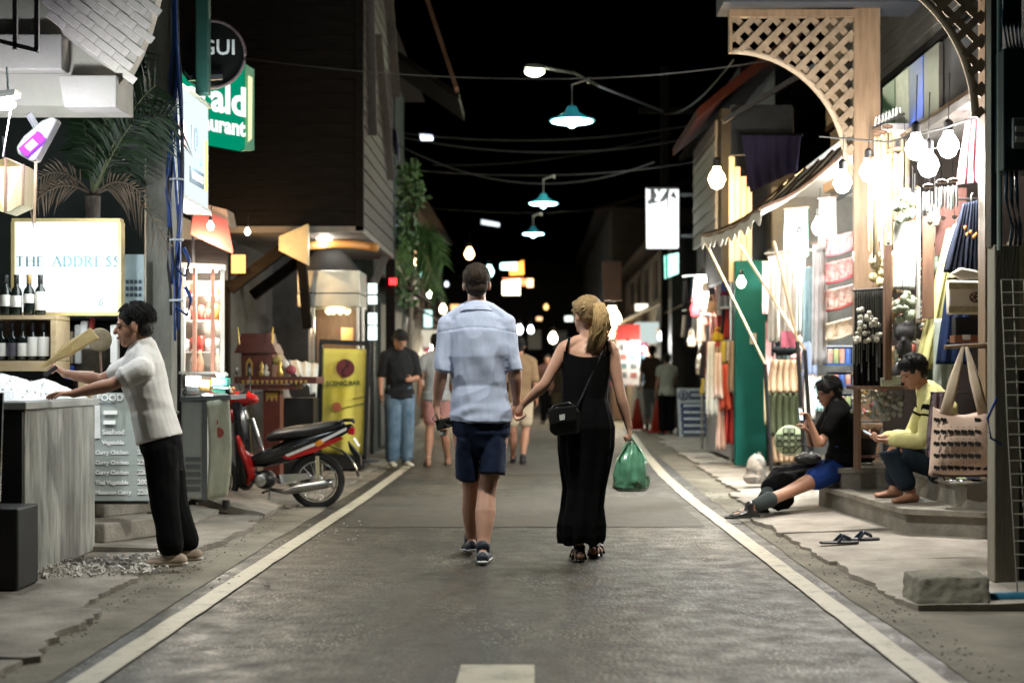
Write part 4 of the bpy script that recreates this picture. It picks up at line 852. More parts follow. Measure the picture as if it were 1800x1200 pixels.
MB().tube([(-1.85, 20.8, .05), (-1.80, 20.75, 1.2), (-1.75, 20.7, 2.4), (-1.72, 20.7, 3.7)], [.05, .045, .035, .02], 8).build('trunk', tr, t, True)
for i, (x, y) in enumerate(((782, 430), (770, 490), (775, 400), (700, 470))): frond(t, P(722, 430, 20.6), P(x, y, 20.3), .3, 22, .32, gm, seed=40+i, wid=.03)
t = thing('teal_post', 'slim dark teal post beside the vine', 'post', (-1.95, 19.75, .05))
MB().bx(-2.0, -1.9, 19.7, 19.8, .05, 5.2).build('shaft', M('post_teal_dark', (.02, .035, .04), .4), t); MB().bx(-2.03, -1.87, 19.67, 19.83, .05, .2).build('foot', dsteel, t)
# flag
t = thing('flag', 'small blue and white flag on the timber house corner', 'flag', P(694, 260, 19.2))
hang('cloth', M('flag_cloth', (.05, .06, .28), .8, scale=4, col2=(.4, .4, .5)), t, P(689, 215, 19.4), P(699, 235, 19.2), P(703, 285, 19.2), P(692, 260, 19.4), 2, .02, 8, 10)
# ---------------------------------------------------------------- people
skin_f = M('skin_fair', (.52, .29, .20), .5, var=.10, scale=14, sss=.12, bump=.08, bscale=200)
skin_t = M('skin_tan', (.40, .20, .125), .5, var=.10, scale=14, sss=.1, bump=.08, bscale=200)
eye_m = M('eye_dark', (.02, .015, .012), .2); lip_m = M('lip', (.32, .12, .10), .5)
def hair_mat(name, c, c2): return M(name, c, .62, spec=.25, scale=30, stretch=(6, 6, .5), bump=.7, bscale=40, col2=c2)
hair_b = hair_mat('hair_black', (.010, .009, .009), (.022, .02, .019)); hair_br = hair_mat('hair_brown', (.018, .011, .007), (.04, .026, .016)); hair_bl = hair_mat('hair_blonde', (.26, .16, .065), (.62, .44, .21))
def lerp(a, b, t): return V(a).lerp(V(b), t)
def path(pts, ts):                                   # piecewise point at t in 0..len-1
    out = []
    for t in ts:
        i = min(int(t), len(pts)-2); out.append(lerp(pts[i], pts[i+1], t-i))
    return out
ARM = [(0, .054), (.15, .056), (.4, .050), (.75, .042), (.95, .040), (1.05, .041), (1.25, .043), (1.5, .038), (1.8, .029), (2, .027)]
LEG = [(0, .088), (.2, .088), (.45, .080), (.75, .064), (.95, .056), (1.05, .055), (1.2, .055), (1.4, .059), (1.6, .051), (1.85, .037), (2, .037)]
TRO = [(0, .092), (.4, .086), (.8, .076), (1, .072), (1.5, .066), (2, .063)]
def limb(m, pts, prof, s, t1=2, t0=0, inf=0, up=(1, 0, 0), fl=0):
    pr = [q for q in prof if t0 <= q[0] <= t1]
    if pr[-1][0] < t1:
        nx = [q for q in prof if q[0] > t1][0]; a = pr[-1]; k = (t1-a[0])/(nx[0]-a[0]); pr.append((t1, a[1]+(nx[1]-a[1])*k))
    m.tube(path(pts, [q[0] for q in pr]), [(q[1]*s+inf+fl*max(0, q[0]-t1+.6), q[1]*s+inf+fl*max(0, q[0]-t1+.6)) for q in pr], 14, up, dome=True)
def hand(m, wr, d, pn, s=1, curl=.5, side=1, thumb=.6, spread=1):
    """wr wrist, d direction to the fingertips, pn palm normal, side: +1 thumb towards d x pn"""
    d = V(d).normalized(); pn = V(pn); pn = (pn-d*d.dot(pn)).normalized(); x = d.cross(pn)*side
    kn = V(wr)+d*.085*s
    m.tube([V(wr)-d*.02*s, V(wr)+d*.015*s, V(wr)+d*.05*s, kn], [(.026*s, .021*s), (.031*s, .019*s), (.041*s, .016*s), (.040*s, .014*s)], 12, x, dome=True)
    for i, (o, L) in enumerate(((.029, .075), (.010, .083), (-.010, .078), (-.029, .062))):
        p = kn+x*o*s-d*.005*s; a = 0; q = [p-d*.02*s]; rr0 = .0088*s
        q.append(p)
        for j, f in enumerate((.45, .32, .25)):
            a += curl*(1.0, 1.15, .8)[j]*(1+.1*i); dd = d*cos(a)+pn*sin(a)+x*o*1.5*spread*(1-curl); p = p+dd.normalized()*L*f*s; q.append(p)
        m.tube(q, [rr0*1.05, rr0, rr0*.96, rr0*.9, rr0*.8], 8, x, dome=True)
    p = V(wr)+d*.025*s+x*.026*s; a1 = (x*.75+d*.75+pn*thumb*.6).normalized(); a2 = (x*.25+d*.9+pn*thumb).normalized()
    q = [p-a1*.01*s, p+a1*.035*s, p+a1*.035*s+a2*.03*s, p+a1*.035*s+(a2+pn*.3*thumb).normalized()*.055*s]
    m.tube(q, [.014*s, .0115*s, .010*s, .0085*s], 8, pn, dome=True)
def head(m, c, f, u, s=1):
    f = V(f).normalized(); u = V(u); u = (u-f*f.dot(u)).normalized(); r = f.cross(u)
    m.ell(c+u*.035*s-f*.012*s, (.076*s, .096*s, .085*s), 18, 12, r, u)
    m.ell(c-u*.03*s+f*.022*s, (.060*s, .070*s, .075*s), 16, 10, r, u)
    m.ell(c-u*.085*s+f*.055*s, (.034*s, .030*s, .026*s), 12, 8, r, u)
    m.ell(c+u*.018*s+f*.073*s, (.05*s, .018*s, .018*s), 12, 8, r, u)
    m.tube([c+u*.012*s+f*.084*s, c-u*.018*s+f*.103*s, c-u*.027*s+f*.107*s], [.009*s, .013*s, .012*s], 8, r, dome=True)
    m.ell(c-u*.055*s+f*.086*s, (.024*s, .012*s, .012*s), 10, 7, r, u)
    for k in (-1, 1): m.ell(c+r*k*.079*s-f*.004*s-u*.008*s, (.009*s, .02*s, .032*s), 10, 8, (r+f*.35*k).normalized() if k > 0 else (r-f*-.35).normalized(), u)
def face(par, c, f, u, s=1, brow=None, sides=(-1, 1)):
    f = V(f).normalized(); u = V(u); u = (u-f*f.dot(u)).normalized(); r = f.cross(u)
    for k in sides:
        MB().ell(c+r*k*.031*s+f*.077*s+u*.000*s, (.011*s, .007*s, .004*s), 10, 7, r, u).build('eye', eye_m, par, True)
        MB().tube([c+r*k*.016*s+f*.093*s+u*.020*s, c+r*k*.034*s+f*.090*s+u*.026*s, c+r*k*.052*s+f*.076*s+u*.019*s], [.002*s, .003*s, .0015*s], 6).build('eyebrow', brow or hair_b, par, True)
    MB().ell(c-u*.055*s+f*.096*s, (.023*s, .006*s, .006*s), 10, 6, r, u).build('mouth', lip_m, par, True)
def cap(m, c, f, u, s=1, low=.03, g=.008, front=.0):
    """short hair shell round the back and top of the skull"""
    f = V(f).normalized(); u = V(u); u = (u-f*f.dot(u)).normalized(); r = f.cross(u)
    m.ell(c+u*(.045*s)-f*(.020*s), ((.076+g)*s, (.094+g)*s, (.080+g)*s), 20, 14, r, u)
    m.ell(c-u*low*s-f*.052*s, ((.066+g*.5)*s, (.050+g*.6)*s, .055*s), 16, 10, r, u)
    if front: m.ell(c+u*.085*s+f*(.045+front)*s, (.058*s, .04*s, .028*s), 14, 9, r, u)
def foot(m, an, toe, s=1, r=.038):
    an, toe = V(an), V(toe); d = (toe-an); d.z *= 1; dh = V((d.x, d.y, 0)).normalized(); zb = V((0, 0, 1))
    L = d.length
    heel = an-dh*.05*s; heel.z = an.z-.045*s
    m.tube([heel, lerp(heel, toe, .35)+zb*.006, lerp(heel, toe, .7)+zb*.0, toe], [(.034*s, .034*s), (.038*s, .036*s), (.045*s, .026*s), (.036*s, .018*s)], 12, dh.cross(zb), dome=True)
    m.tube([an+zb*.02, lerp(heel, toe, .3)+zb*.01], [.038*s, .036*s], 10, dh.cross(zb), dome=True)
def stand(X, Y, z, h, ang, over=None, head_turn=0):
    k = h/1.8; ca, sa = cos(ang), sin(ang)
    J = {'pel': (0, 0, .95), 'waist': (0, .005, 1.09), 'chest': (0, -.005, 1.31), 'neck': (0, -.012, 1.51), 'head': (0, .012, 1.683),
         'shl': (-.178, -.01, 1.455), 'ell': (-.225, -.03, 1.17), 'wrl': (-.245, .03, .93), 'shr': (.178, -.01, 1.455), 'elr': (.225, -.03, 1.17), 'wrr': (.245, .03, .93),
         'hpl': (-.088, 0, .93), 'knl': (-.095, .02, .50), 'anl': (-.098, -.015, .085), 'tol': (-.115, .15, .03), 'hpr': (.088, 0, .93), 'knr': (.095, .02, .50), 'anr': (.098, -.015, .085), 'tor': (.115, .15, .03)}
    J.update(over or {}); o = {}
    for n_, p in J.items(): o[n_] = V((X+(p[0]*ca-p[1]*sa)*k, Y+(p[0]*sa+p[1]*ca)*k, z+p[2]*k))
    o['f'] = V((-sa, ca, 0)); o['hf'] = V((-sin(ang+head_turn), cos(ang+head_turn), 0)); o['hu'] = V((0, 0, 1)); o['k'] = k
    return o
def torso(m, J, inf=0, wd=1, lo=0.0, hi=1.0, hip=1, bust=0, dp=1):
    k = J['k']; r = (J['shr']-J['shl']).normalized()
    seg = [(J['pel']+(J['pel']-J['waist'])*.75, .118*hip, .090), (J['pel']+(J['pel']-J['waist'])*.1, .165*hip, .115), (lerp(J['pel'], J['waist'], .6), .150*(1+hip)/2, .105), (J['waist'], .138*wd, .098), (lerp(J['waist'], J['chest'], .5), .150*wd, .106),
           (J['chest'], .165*wd, .114), (lerp(J['chest'], J['neck'], .5), .160*wd, .098), (lerp(J['chest'], J['neck'], .78), .125*wd, .078), (lerp(J['chest'], J['neck'], .92), .080, .066)]
    n_ = len(seg); a, c = int(lo*n_), int(math.ceil(hi*n_)); seg = seg[a:c]
    m.tube([q[0] for q in seg], [(q[1]*k+inf, q[2]*k*dp+inf) for q in seg], 22, r, dome=True)
def shoulders(m, J, inf=0, s=1):
    for sd in 'lr':
        m.ell(J['sh'+sd]+V((0, 0, -.012)), (.060*J['k']*s+inf,)*3, 14, 9)
        m.tube([J['sh'+sd]+V((0, 0, .0)), lerp(J['sh'+sd], J['neck'], .55)+V((0, 0, .015)), J['neck']+V((0, 0, .0))], [.046*s+inf, .045*s+inf, .05+inf*.7], 12, dome=True)
def tufts(par, mat, c, f, u, s=1, n_=260, ln=.035, low=-.35, seed=1, r_=.0028):
    f = V(f).normalized(); u = V(u); u = (u-f*f.dot(u)).normalized(); r = f.cross(u); rr_ = random.Random(seed); m = MB(); c0 = V(c)+u*.043*s-f*.018*s
    while n_ > 0:
        d = V((rr_.gauss(0, 1), rr_.gauss(0, 1), rr_.gauss(0, 1))).normalized(); a, b_, e = d.x, d.y, d.z
        if e < low+.75*max(0, b_) or (b_ > .55 and e < .55): continue
        n_ -= 1; nn = r*a+f*b_+u*e; p = c0+r*a*.083*s+f*b_*.101*s+u*e*.087*s
        g = (u*-.55-f*.25*(1 if b_ < .3 else -1.2)+r*rr_.uniform(-.5, .5)); g = (g-nn*g.dot(nn)).normalized(); L_ = ln*rr_.uniform(.6, 1.3)
        m.tube([p-nn*.004, p+g*L_*.5+nn*.007, p+g*L_+nn*rr_.uniform(-.004, .008)], [r_*.6, r_*.65, r_*.2], 4)
    return m.build('hair_strands', mat, par, True)
def body(J, par, mat, vox=.007, armk=1, legk=1, hd=True, hl=None, hr=None, wd=1, hip=1, hs=1, feet=True, legs=True):
    m = MB(); k = J['k']; torso(m, J, 0, wd, hip=hip); shoulders(m, J, 0, armk)
    m.tube([J['neck']-V((0, 0, .03)), lerp(J['neck'], J['head'], .45), J['head']-J['hu']*.03], [.058*k, .054*k, .056*k], 14, dome=True)
    head(m, J['head'], J['hf'], J['hu'], k*hs)
    for sd in 'lr':
        limb(m, [J['sh'+sd], J['el'+sd], J['wr'+sd]], ARM, k*armk)
        if legs: limb(m, [J['hp'+sd], J['kn'+sd], J['an'+sd]], LEG, k*legk, fl=0)
        if feet: foot(m, J['an'+sd], J['to'+sd], k)
        h = {'l': hl, 'r': hr}[sd]; dflt = dict(d=(J['wr'+sd]-J['el'+sd]), pn=(J['shr']-J['shl'])*(1 if sd == 'l' else -1), curl=.35, side=(1 if sd == 'r' else -1))
        dflt.update(h or {}); hand(m, J['wr'+sd], dflt['d'], dflt['pn'], k*armk, dflt['curl'], dflt['side'], dflt.get('thumb', .5))
    return remesh(m, 'body', mat, par, vox, 2)
def wrinkle(a, s=(9, 9, 4), seed=0, fine=.3):
    def f(co, n_):
        p = V((co.x*s[0], co.y*s[1], co.z*s[2]+.8*noise.noise((co.x*3, co.y*3, co.z*3+seed)))); q = 1-abs(noise.noise(p+V((seed, 0, 0))))*2
        return a*(q*.6+fine*noise.noise(p*2.7)-.3)
    return f
def top(J, par, name, mat, vox=.008, inf=.018, sl=.5, wd=1, hem=.0, armk=1, neck=True, amp=.006, hip=1, seed=0, sinf=None, wr=(9, 9, 4), dp=1.05, low=0, lo=.12, extra=None, shi=None):
    m = MB(); torso(m, J, inf, wd, lo, 1, hip, dp=dp); shoulders(m, J, inf*.75 if shi is None else shi, armk); k = J['k']
    if extra: extra(m)
    if low: m.tube([J['pel']+V((0, 0, -low)), J['pel']+V((0, 0, .05))], [(.178*hip*k+inf, .125*k+inf), (.17*hip*k+inf, .12*k+inf)], 22, J['shr']-J['shl'])
    for sd in 'lr':
        if sl: limb(m, [J['sh'+sd], J['el'+sd], J['wr'+sd]], ARM, k*armk, sl, 0, sinf or inf*.8, fl=.006)
    return remesh(m, name, mat, par, vox, 2, wrinkle(amp, wr, seed))
def bottoms(J, par, name, mat, vox=.008, inf=.018, t1=.9, hip=1, amp=.005, seed=3, fl=.0, legk=1, wd=1, prof=None):
    m = MB(); k = J['k']; torso(m, J, inf*.8, wd, 0, .42, hip, dp=1.02)
    for sd in 'lr': limb(m, [J['hp'+sd], J['kn'+sd], J['an'+sd]], prof or (TRO if t1 > 1.5 else LEG), k*legk, t1, 0, inf, fl=fl)
    return remesh(m, name, mat, par, vox, 2, wrinkle(amp, (8, 8, 5), seed))
def shoe(J, par, sd, mat, sole, s=1.12, vox=.006):
    an, to = J['an'+sd], J['to'+sd]; k = J['k']; m = MB(); foot(m, an, to+(to-an)*.06, k*s); o = remesh(m, 'shoe', mat, par, vox, 1)
    d = V((to.x-an.x, to.y-an.y, 0)).normalized(); x = d.cross(V((0, 0, 1))); hz = an-d*.062*k; hz.z = an.z-.072*k; tz = to+d*.03; tz.z = to.z-.012
    MB().tube([hz-d*.02, lerp(hz, tz, .3), lerp(hz, tz, .72), tz+d*.02], [(.03*k, .012), (.040*k, .013), (.052*k, .013), (.030*k, .012)], 14, x, dome=True).build('sole', sole, o, True)
def person(label, X, Y, z=0): return thing('person', label, 'person', (X, Y, z))
navy = cloth_mat('navy_cotton', (.010, .018, .045)); blackc = cloth_mat('black_jersey', (.0035, .0035, .004), .9, spec=.1); denim = cloth_mat('denim', (.05, .10, .17), scale=7, col2=(.16, .23, .30))
shirtm = cloth_mat('chambray', (.46, .52, .68), scale=30, bump=.55, bscale=7, var=.06, stretch=(2.4, 1, .9))
# ---- walking man
X0, Y0 = -.335, 8.72
par = person('man in a pale blue shirt and navy shorts walking away', X0, Y0)
def L(px, py, dy=0):                                  # pixel on the couple's plane -> local coordinates of stand()
    p = P(px, py, 8.67+dy); return p
def rel(px, py, dy=0, y=8.67): return P(px, py, y+dy)
J = stand(X0, Y0, 0, 1.83, 0)
up_ = {'pel': (846, 742, 0), 'waist': (845, 700, 0), 'chest': (842, 625, -.01), 'neck': (838, 537, -.02), 'head': (838, 500, 0),
       'shl': (788, 566, 0), 'ell': (776, 650, -.03), 'wrl': (767, 713, .02), 'shr': (889, 566, 0), 'elr': (905, 650, -.03), 'wrr': (908, 706, .04),
       'hpl': (821, 752, 0), 'knl': (830, 858, .1), 'anl': (828, 955, .25), 'tol': (822, 966, .44), 'hpr': (868, 752, 0), 'knr': (856, 860, -.02), 'anr': (849, 962, -.16), 'tor': (852, 981, .04)}
for q, (a, c, d) in up_.items(): J[q] = P(a, c, 8.67+d)
J['anl'].z = .115; J['tol'].z = .03; J['anr'].z = .095; J['tor'].z = .03
hl = dict(d=(.05, .1, -1), pn=(1, .2, 0), curl=.8, side=-1); hr = dict(d=(.1, .1, -1), pn=(.4, -.8, 0), curl=.7, side=1)
bd = body(J, par, skin_f, .0065, .98, 1.06, True, hl, hr, 1.05, .98, .97)
def man_extra(m):
    m.tube([P(843, 680, 8.67), P(844, 712, 8.67), P(846, 734, 8.665), P(846, 741, 8.665)], [(.165, .128), (.186, .142), (.192, .15), (.190, .148)], 30, (1, 0, .05))
    m.tube([P(842, 545, 8.65), P(842, 560, 8.65), P(843, 600, 8.66)], [(.09, .07), (.16, .085), (.175, .115)], 24, (1, 0, 0), dome=True)
    for sd in 'lr':
        a, c = J['el'+sd], J['sh'+sd]; d = (a-c).normalized(); m.tube([a-d*.06, a-d*.045, a+d*.0, a+d*.010], [.046, .055, .055, .052], 18, (1, 0, 0))
def man_folds(co, n_):
    x = co.x-X0; z = co.z
    q = .0055*sin(34*x+3*sin(5*z)+6*noise.noise((x*3, 0, z*2)))*max(0, min(1, (z-.9)*3))*max(0, min(1, (1.5-z)*4))
    p = (x*6+z*7, z*11-x*9, co.y*3); q += .006*(1-2*abs(noise.noise((x*5+z*2, z*3.5-x*3, co.y*2))))+.0025*noise.noise(p)
    q += .008*sin(70*z+8*noise.noise((x*4, z*5, 2)))*max(0, min(1, (1.12-z)*4))*max(0, noise.noise((x*3, 5, z*3))+.35)
    rg = (1-abs(noise.noise((x*5.5+z*1.5+3, z*2.2-x*4, co.y*2+7))))**5; rg2 = (1-abs(noise.noise((x*4-z*4.5, z*5.5+x*2, co.y*3+1))))**6
    q += .008*rg*max(0, min(1, (1.46-z)*5))+.005*rg2*max(0, min(1, (1.2-z)*3))
    if abs(z-(1.40+.02*cos(x*9))) < .005: q -= .0025
    return q-.009
top(J, par, 'shirt', shirtm, .0065, .011, .95, 1.07, 0, 1.0, amp=0, hip=.98, seed=2, sinf=.009, lo=.25, extra=man_extra, shi=.008)
sh_ = [o for o in par.children if o.name.startswith('shirt')][0]
for v, nv in zip(sh_.data.vertices, [V(q.vector) for q in sh_.data.vertex_normals]): v.co = v.co+nv*man_folds(v.co+W0[par.name], nv)
m = MB(); m.tube([J['neck']+V((0, .0, -.045)), J['neck']+V((0, .01, .006)), J['neck']+V((0, .012, .022))], [(.115, .085), (.078, .074), (.069, .068)], 24, (1, 0, 0)); remesh(m, 'collar', shirtm, par, .006, 2, wrinkle(.003, (16, 16, 16), 8))
m = MB(); m.tube([P(846, 730, 8.67), P(846, 760, 8.67), P(845, 785, 8.67)], [(.182, .128), (.178, .135), (.14, .11)], 26, (1, 0, 0), dome=True)
for cx, hm, yy, dy in ((824, 840, .0, .05), (866, 833, .0, -.03)):
    m.tube([P(cx, 765, 8.67), P(cx, 800, 8.67+dy*.5), P(cx-1, hm, 8.67+dy)], [(.085, .115), (.083, .112), (.080, .108)], 20, (1, 0, 0))
remesh(m, 'shorts', navy, par, .0065, 1, wrinkle(.007, (9, 9, 5), 5))
m = MB(); cap(m, J['head'], J['hf'], J['hu'], .99, .022, .008, .0); m.ell(J['head']-V((0, .055, 0)), (.074, .045, .08)); h_ = remesh(m, 'hair', hair_br, par, .006, 2, wrinkle(.003, (60, 60, 20), 1)); tufts(h_, hair_br, J['head'], J['hf'], J['hu'], .98, 420, .022, -.75, 4, .002)
for sd in 'lr': shoe(J, par, sd, M('navy_mesh_shoe', (.015, .022, .04), .6, scale=30, bump=.3), M('white_sole', (.68, .68, .66), .5))
# camera hanging from the man's left hand
t = thing('compact_camera', 'small black camera dangling from the man left hand', 'camera', P(785, 752, 8.7))
MB().prism([P(765, 738, 8.66), P(796, 732, 8.66), P(800, 748, 8.66), P(768, 757, 8.66)], (0, .05, 0)).build('body', blackm, t, bev=.008)
MB().lathe([(.022, 0), (.022, .03), (.017, .032), (.015, .02)], P(788, 742, 8.655), 16, (.1, -1, 0)).build('lens', chrome, t, 40)
MB().tube([P(766, 742, 8.66), P(760, 736, 8.65), P(766, 728, 8.65), P(772, 738, 8.65)], .004, 6).build('strap', rubber, t)
MB().prism([P(772, 757, 8.67), P(786, 754, 8.67), P(784, 766, 8.67), P(774, 766, 8.67)], (0, .03, 0)).build('case', M('grey_case', (.4, .4, .4), .4), t, bev=.005)
# ---- walking woman
X0 = .35; par = person('woman with a blonde ponytail in a long black dress walking away', X0, 8.75)
J = stand(X0, 8.7, 0, 1.63, 0)
up_ = {'pel': (1029, 745, 0), 'waist': (1027, 692, 0), 'chest': (1030, 640, -.01), 'neck': (1036, 600, -.01), 'head': (1030, 556, .01),
       'shl': (994, 610, 0), 'ell': (957, 676, -.02), 'wrl': (921, 709, .03), 'shr': (1074, 612, 0), 'elr': (1090, 692, -.02), 'wrr': (1106, 752, 0),
       'hpl': (1010, 755, 0), 'knl': (1015, 860, .05), 'anl': (1018, 958, -.05), 'tol': (1013, 979, .1), 'hpr': (1050, 755, 0), 'knr': (1045, 860, .08), 'anr': (1045, 955, .12), 'tor': (1052, 972, .3)}
for q, (a, c, d) in up_.items(): J[q] = P(a, c, 8.67+d)
J['anl'].z = .085; J['tol'].z = .025; J['anr'].z = .09; J['tor'].z = .025
J['hf'] = V((-.62, .78, -.06)); J['hu'] = V((0, 0, 1))
bd = body(J, par, skin_f, .0065, .92, .9, True, dict(d=(-.75, .1, -.6), pn=(.3, .9, -.3), curl=.75, side=-1), dict(d=(.12, .05, -1), pn=(-1, .1, 0), curl=1.15, side=1), .80, .95, 1.0)
# dress: lofted tube with a scooped back
def dress(u, v):
    # v 0 top .. 1 hem ; sections given in photo rows: (row, centre, half width, depth)
    S = [(628, 1031, 43, .128), (662, 1029, 42, .128), (700, 1027, 40.5, .125), (725, 1028, 45.5, .138), (750, 1029, 50, .148), (785, 1029, 48.5, .13), (820, 1028, 43, .12), (858, 1027, 36.5, .115), (890, 1024, 37, .125), (920, 1022, 41.5, .14), (940, 1022, 40, .14), (953, 1022, 37, .13)]
    t_ = v*(len(S)-1); i = min(int(t_), len(S)-2); k = t_-i; k = k*k*(3-2*k); row, cx, hw, dp = [S[i][q]+(S[i+1][q]-S[i][q])*k for q in range(4)]
    a = 2*pi*u; c_, s_ = cos(a), sin(a); p = P(cx, row, 8.668)
    if v < .09: p.z += (1-v/.09)*(.045*abs(c_)**2.2+(.045 if s_ > 0 else .0))
    fold = (.006+.018*max(0, v-.6))*(sin(9*a+5*v)+.6*sin(15*a-7*v))*min(1, v*3)
    hwm = hw*8.69/F+fold; return p+V((hwm*c_, (dp+fold)*s_-.0, -.012*sin(5*a)*(v > .97)))
MB().sheet(dress, 72, 60, -.004).build('dress', blackc, par, True)
for sx_, sh in ((-1, P(996, 620, 8.59)), (1, P(1068, 620, 8.59))):
    a = sh; tp_ = J['shl' if sx_ < 0 else 'shr']+V((-sx_*.025, -.01, .062)); MB().tube([a+V((0, .02, -.05)), a+V((0, -.01, .03)), lerp(a, tp_, .6)+V((0, -.03, .01)), tp_, tp_+V((0, .07, -.05)), tp_+V((0, .12, -.16))], [(.007, .003)]*6, 6, (1, 0, 0)).build('strap', blackc, par)
m = MB(); cap(m, J['head'], J['hf'], J['hu'], .96, .0, .012, .012); hb_ = remesh(m, 'hair', hair_mat('hair_dark_blonde', (.16, .10, .045), (.40, .27, .125)), par, .006, 2, wrinkle(.004, (50, 50, 14), 2))
hc = J['head']; rt = hc+V((.055, -.085, .05)); m = MB(); rr_ = random.Random(5)
for i in range(480):
    a = rr_.uniform(0, 2*pi); q = rr_.random()**.5; ox, oy = q*cos(a), q*sin(a); ln = rr_.uniform(.66, .92); wv = rr_.uniform(-.012, .012)+.012*sin(3*a); ph = rr_.uniform(0, 6)
    pts = [rt+V((ox*.012, oy*.012, 0)), rt+V((.02+ox*.034, -.022+oy*.02, .02+.012*oy)), rt+V((.034+ox*.05, -.035+oy*.032, -.06*ln)), rt+V((.032+ox*.05+wv*sin(ph), -.035+oy*.035, -.14*ln)), rt+V((.010+ox*.046-wv, -.028+oy*.03, -.215*ln)), rt+V((-.02+ox*.034+wv, -.02+oy*.02, -.29*ln-.02*q))]
    m.tube(pts, [.002, .0032, .0034, .003, .0023, .0008], 4)
m.build('ponytail', hair_bl, par, True)
MB().tube([rt+V((.014*cos(a), -.008, .014*sin(a))) for a in [k/10*2*pi for k in range(10)]], .006, 6, closed=True).build('hair_tie', blackm, par)
m = MB()
for i in range(60):                                   # combed strands from the brow to the tie
    a = rr_.uniform(-1.9, 1.9); el = rr_.uniform(-.2, 1.2); hf = J['hf']; r_ = hf.cross(V((0, 0, 1))); st_ = hc+V((0, 0, .035))+(r_*sin(a)*.088+hf*cos(a)*.095)*cos(el)+V((0, 0, .094*sin(el)))
    md = lerp(st_, rt, .55); md = hc+V((0, 0, .035))+(md-hc-V((0, 0, .035))).normalized()*.103; m.tube([st_, md, rt], [.002, .0035, .003], 4)
m.build('hair_strands', hair_bl, hb_, True)
for sd in 'lr':
    an, to = J['an'+sd], J['to'+sd]; d = V((to.x-an.x, to.y-an.y, 0)).normalized(); x = d.cross(V((0, 0, 1))); a = an-d*.055; a.z = .013; c = to+d*.02; c.z = .013
    o = MB().tube([a, lerp(a, c, .35), lerp(a, c, .75), c], [(.032, .011), (.034, .011), (.044, .011), (.03, .011)], 14, x, dome=True).build('sandal', M('black_leather', (.012, .011, .011), .35), par, True)
    for k_ in (.25, .72): q = lerp(a, c, k_); MB().tube([q+x*.043, q+x*.03+V((0, 0, .045)), q+V((0, 0, .056)), q-x*.03+V((0, 0, .045)), q-x*.043], .008, 6).build('strap', M('black_leather', (.012, .011, .011), .35), o, True)
    MB().tube([a+V((0, 0, .0)), a+V((0, 0, .05)), a+d*.03+V((0, 0, .085))], [(.03, .006), (.028, .006), (.036, .006)], 8, x).build('heel_back', M('black_leather', (.012, .011, .011), .35), o, True)
# shoulder bag
t = thing('shoulder_bag', 'small black shoulder bag on the woman left hip', 'bag', P(993, 765, 8.5)); bk = M('bag_leather', (.010, .010, .011), .35, bump=.2)
MB().prism([P(964, 722, 8.50), P(1010, 716, 8.46), P(1021, 722, 8.46), P(1020, 762, 8.47), P(975, 766, 8.50), P(966, 758, 8.50)], (.0, .085, 0)).build('body', bk, t, bev=.012)
MB().prism([P(963, 718, 8.495), P(1012, 712, 8.45), P(1014, 738, 8.45), P(967, 746, 8.49)], (0, -.012, 0)).build('flap', bk, t, bev=.006)
MB().prism([P(983, 729, 8.46), P(993, 727, 8.455), P(993, 737, 8.455), P(984, 739, 8.46)], (0, -.006, 0)).build('badge', M('badge_white', (.6, .6, .58), .4), t)
MB().tube([P(967, 722, 8.53), P(975, 713, 8.53), P(1000, 708, 8.5), P(1014, 716, 8.49)], .009, 6).build('handle', bk, t, True)
MB().tube([P(1014, 718, 8.49), P(1022, 700, 8.535), P(1040, 660, 8.545), P(1055, 628, 8.56), P(1066, 602, 8.60), P(1070, 592, 8.66), P(1066, 596, 8.75), P(1050, 640, 8.82), P(1000, 700, 8.79), P(975, 720, 8.62)], [(.008, .004)]*10, 6, (1, .3, 0)).build('strap', bk, t, True)
for x, y in ((1014, 718), (968, 722)): MB().ell(P(x, y, 8.485), .008, 8, 6).build('ring', chrome, t, True)
# green carrier bag
t = thing('plastic_bag', 'translucent green plastic carrier bag held by the woman', 'bag', P(1110, 862, 8.67))
gp = M('green_film', (.22, .58, .36), .28, var=.25, scale=5, trans=.35, bump=.5, bscale=14)
m = MB(); S = [(778, 1110, 8, .02), (790, 1111, 15, .04), (806, 1110, 24, .075), (825, 1110, 29, .095), (845, 1110, 31, .10), (857, 1109, 31, .095), (863, 1109, 24, .06)]
def bagf(u, v):
    t_ = v*(len(S)-1); i = min(int(t_), len(S)-2); k = t_-i; row, cx, hw, dp = [S[i][q]+(S[i+1][q]-S[i][q])*k for q in range(4)]; a = 2*pi*u; p = P(cx, row, 8.68); e = .012*noise.noise((cos(a)*3, sin(a)*3, v*7))+.006*sin(11*a+6*v)
    return p+V(((hw*8.68/F+e)*cos(a), (dp+e)*sin(a), 0))
m.sheet(bagf, 40, 24, -.002).build('film', gp, t, True)
for k_ in (-1, 1): MB().tube([P(1110+k_*22, 808, 8.66), P(1110+k_*17, 795, 8.66), P(1110+k_*5, 776, 8.66), P(1109, 765, 8.66)], [(.02, .004), (.022, .004), (.012, .006), (.008, .006)], 8, (0, 1, 0)).build('handle', gp, t, True)
MB().prism([P(1112, 820, 8.63), P(1140, 810, 8.63), P(1142, 838, 8.63), P(1116, 846, 8.63)], (0, .06, 0)).build('packet', M('packet_white', (.62, .66, .6), .5), t, bev=.01)
MB().prism([P(1084, 842, 8.64), P(1136, 842, 8.64), P(1134, 860, 8.64), P(1086, 860, 8.64)], (0, .07, 0)).build('carton', M('carton_green', (.03, .22, .10), .5), t, bev=.01)
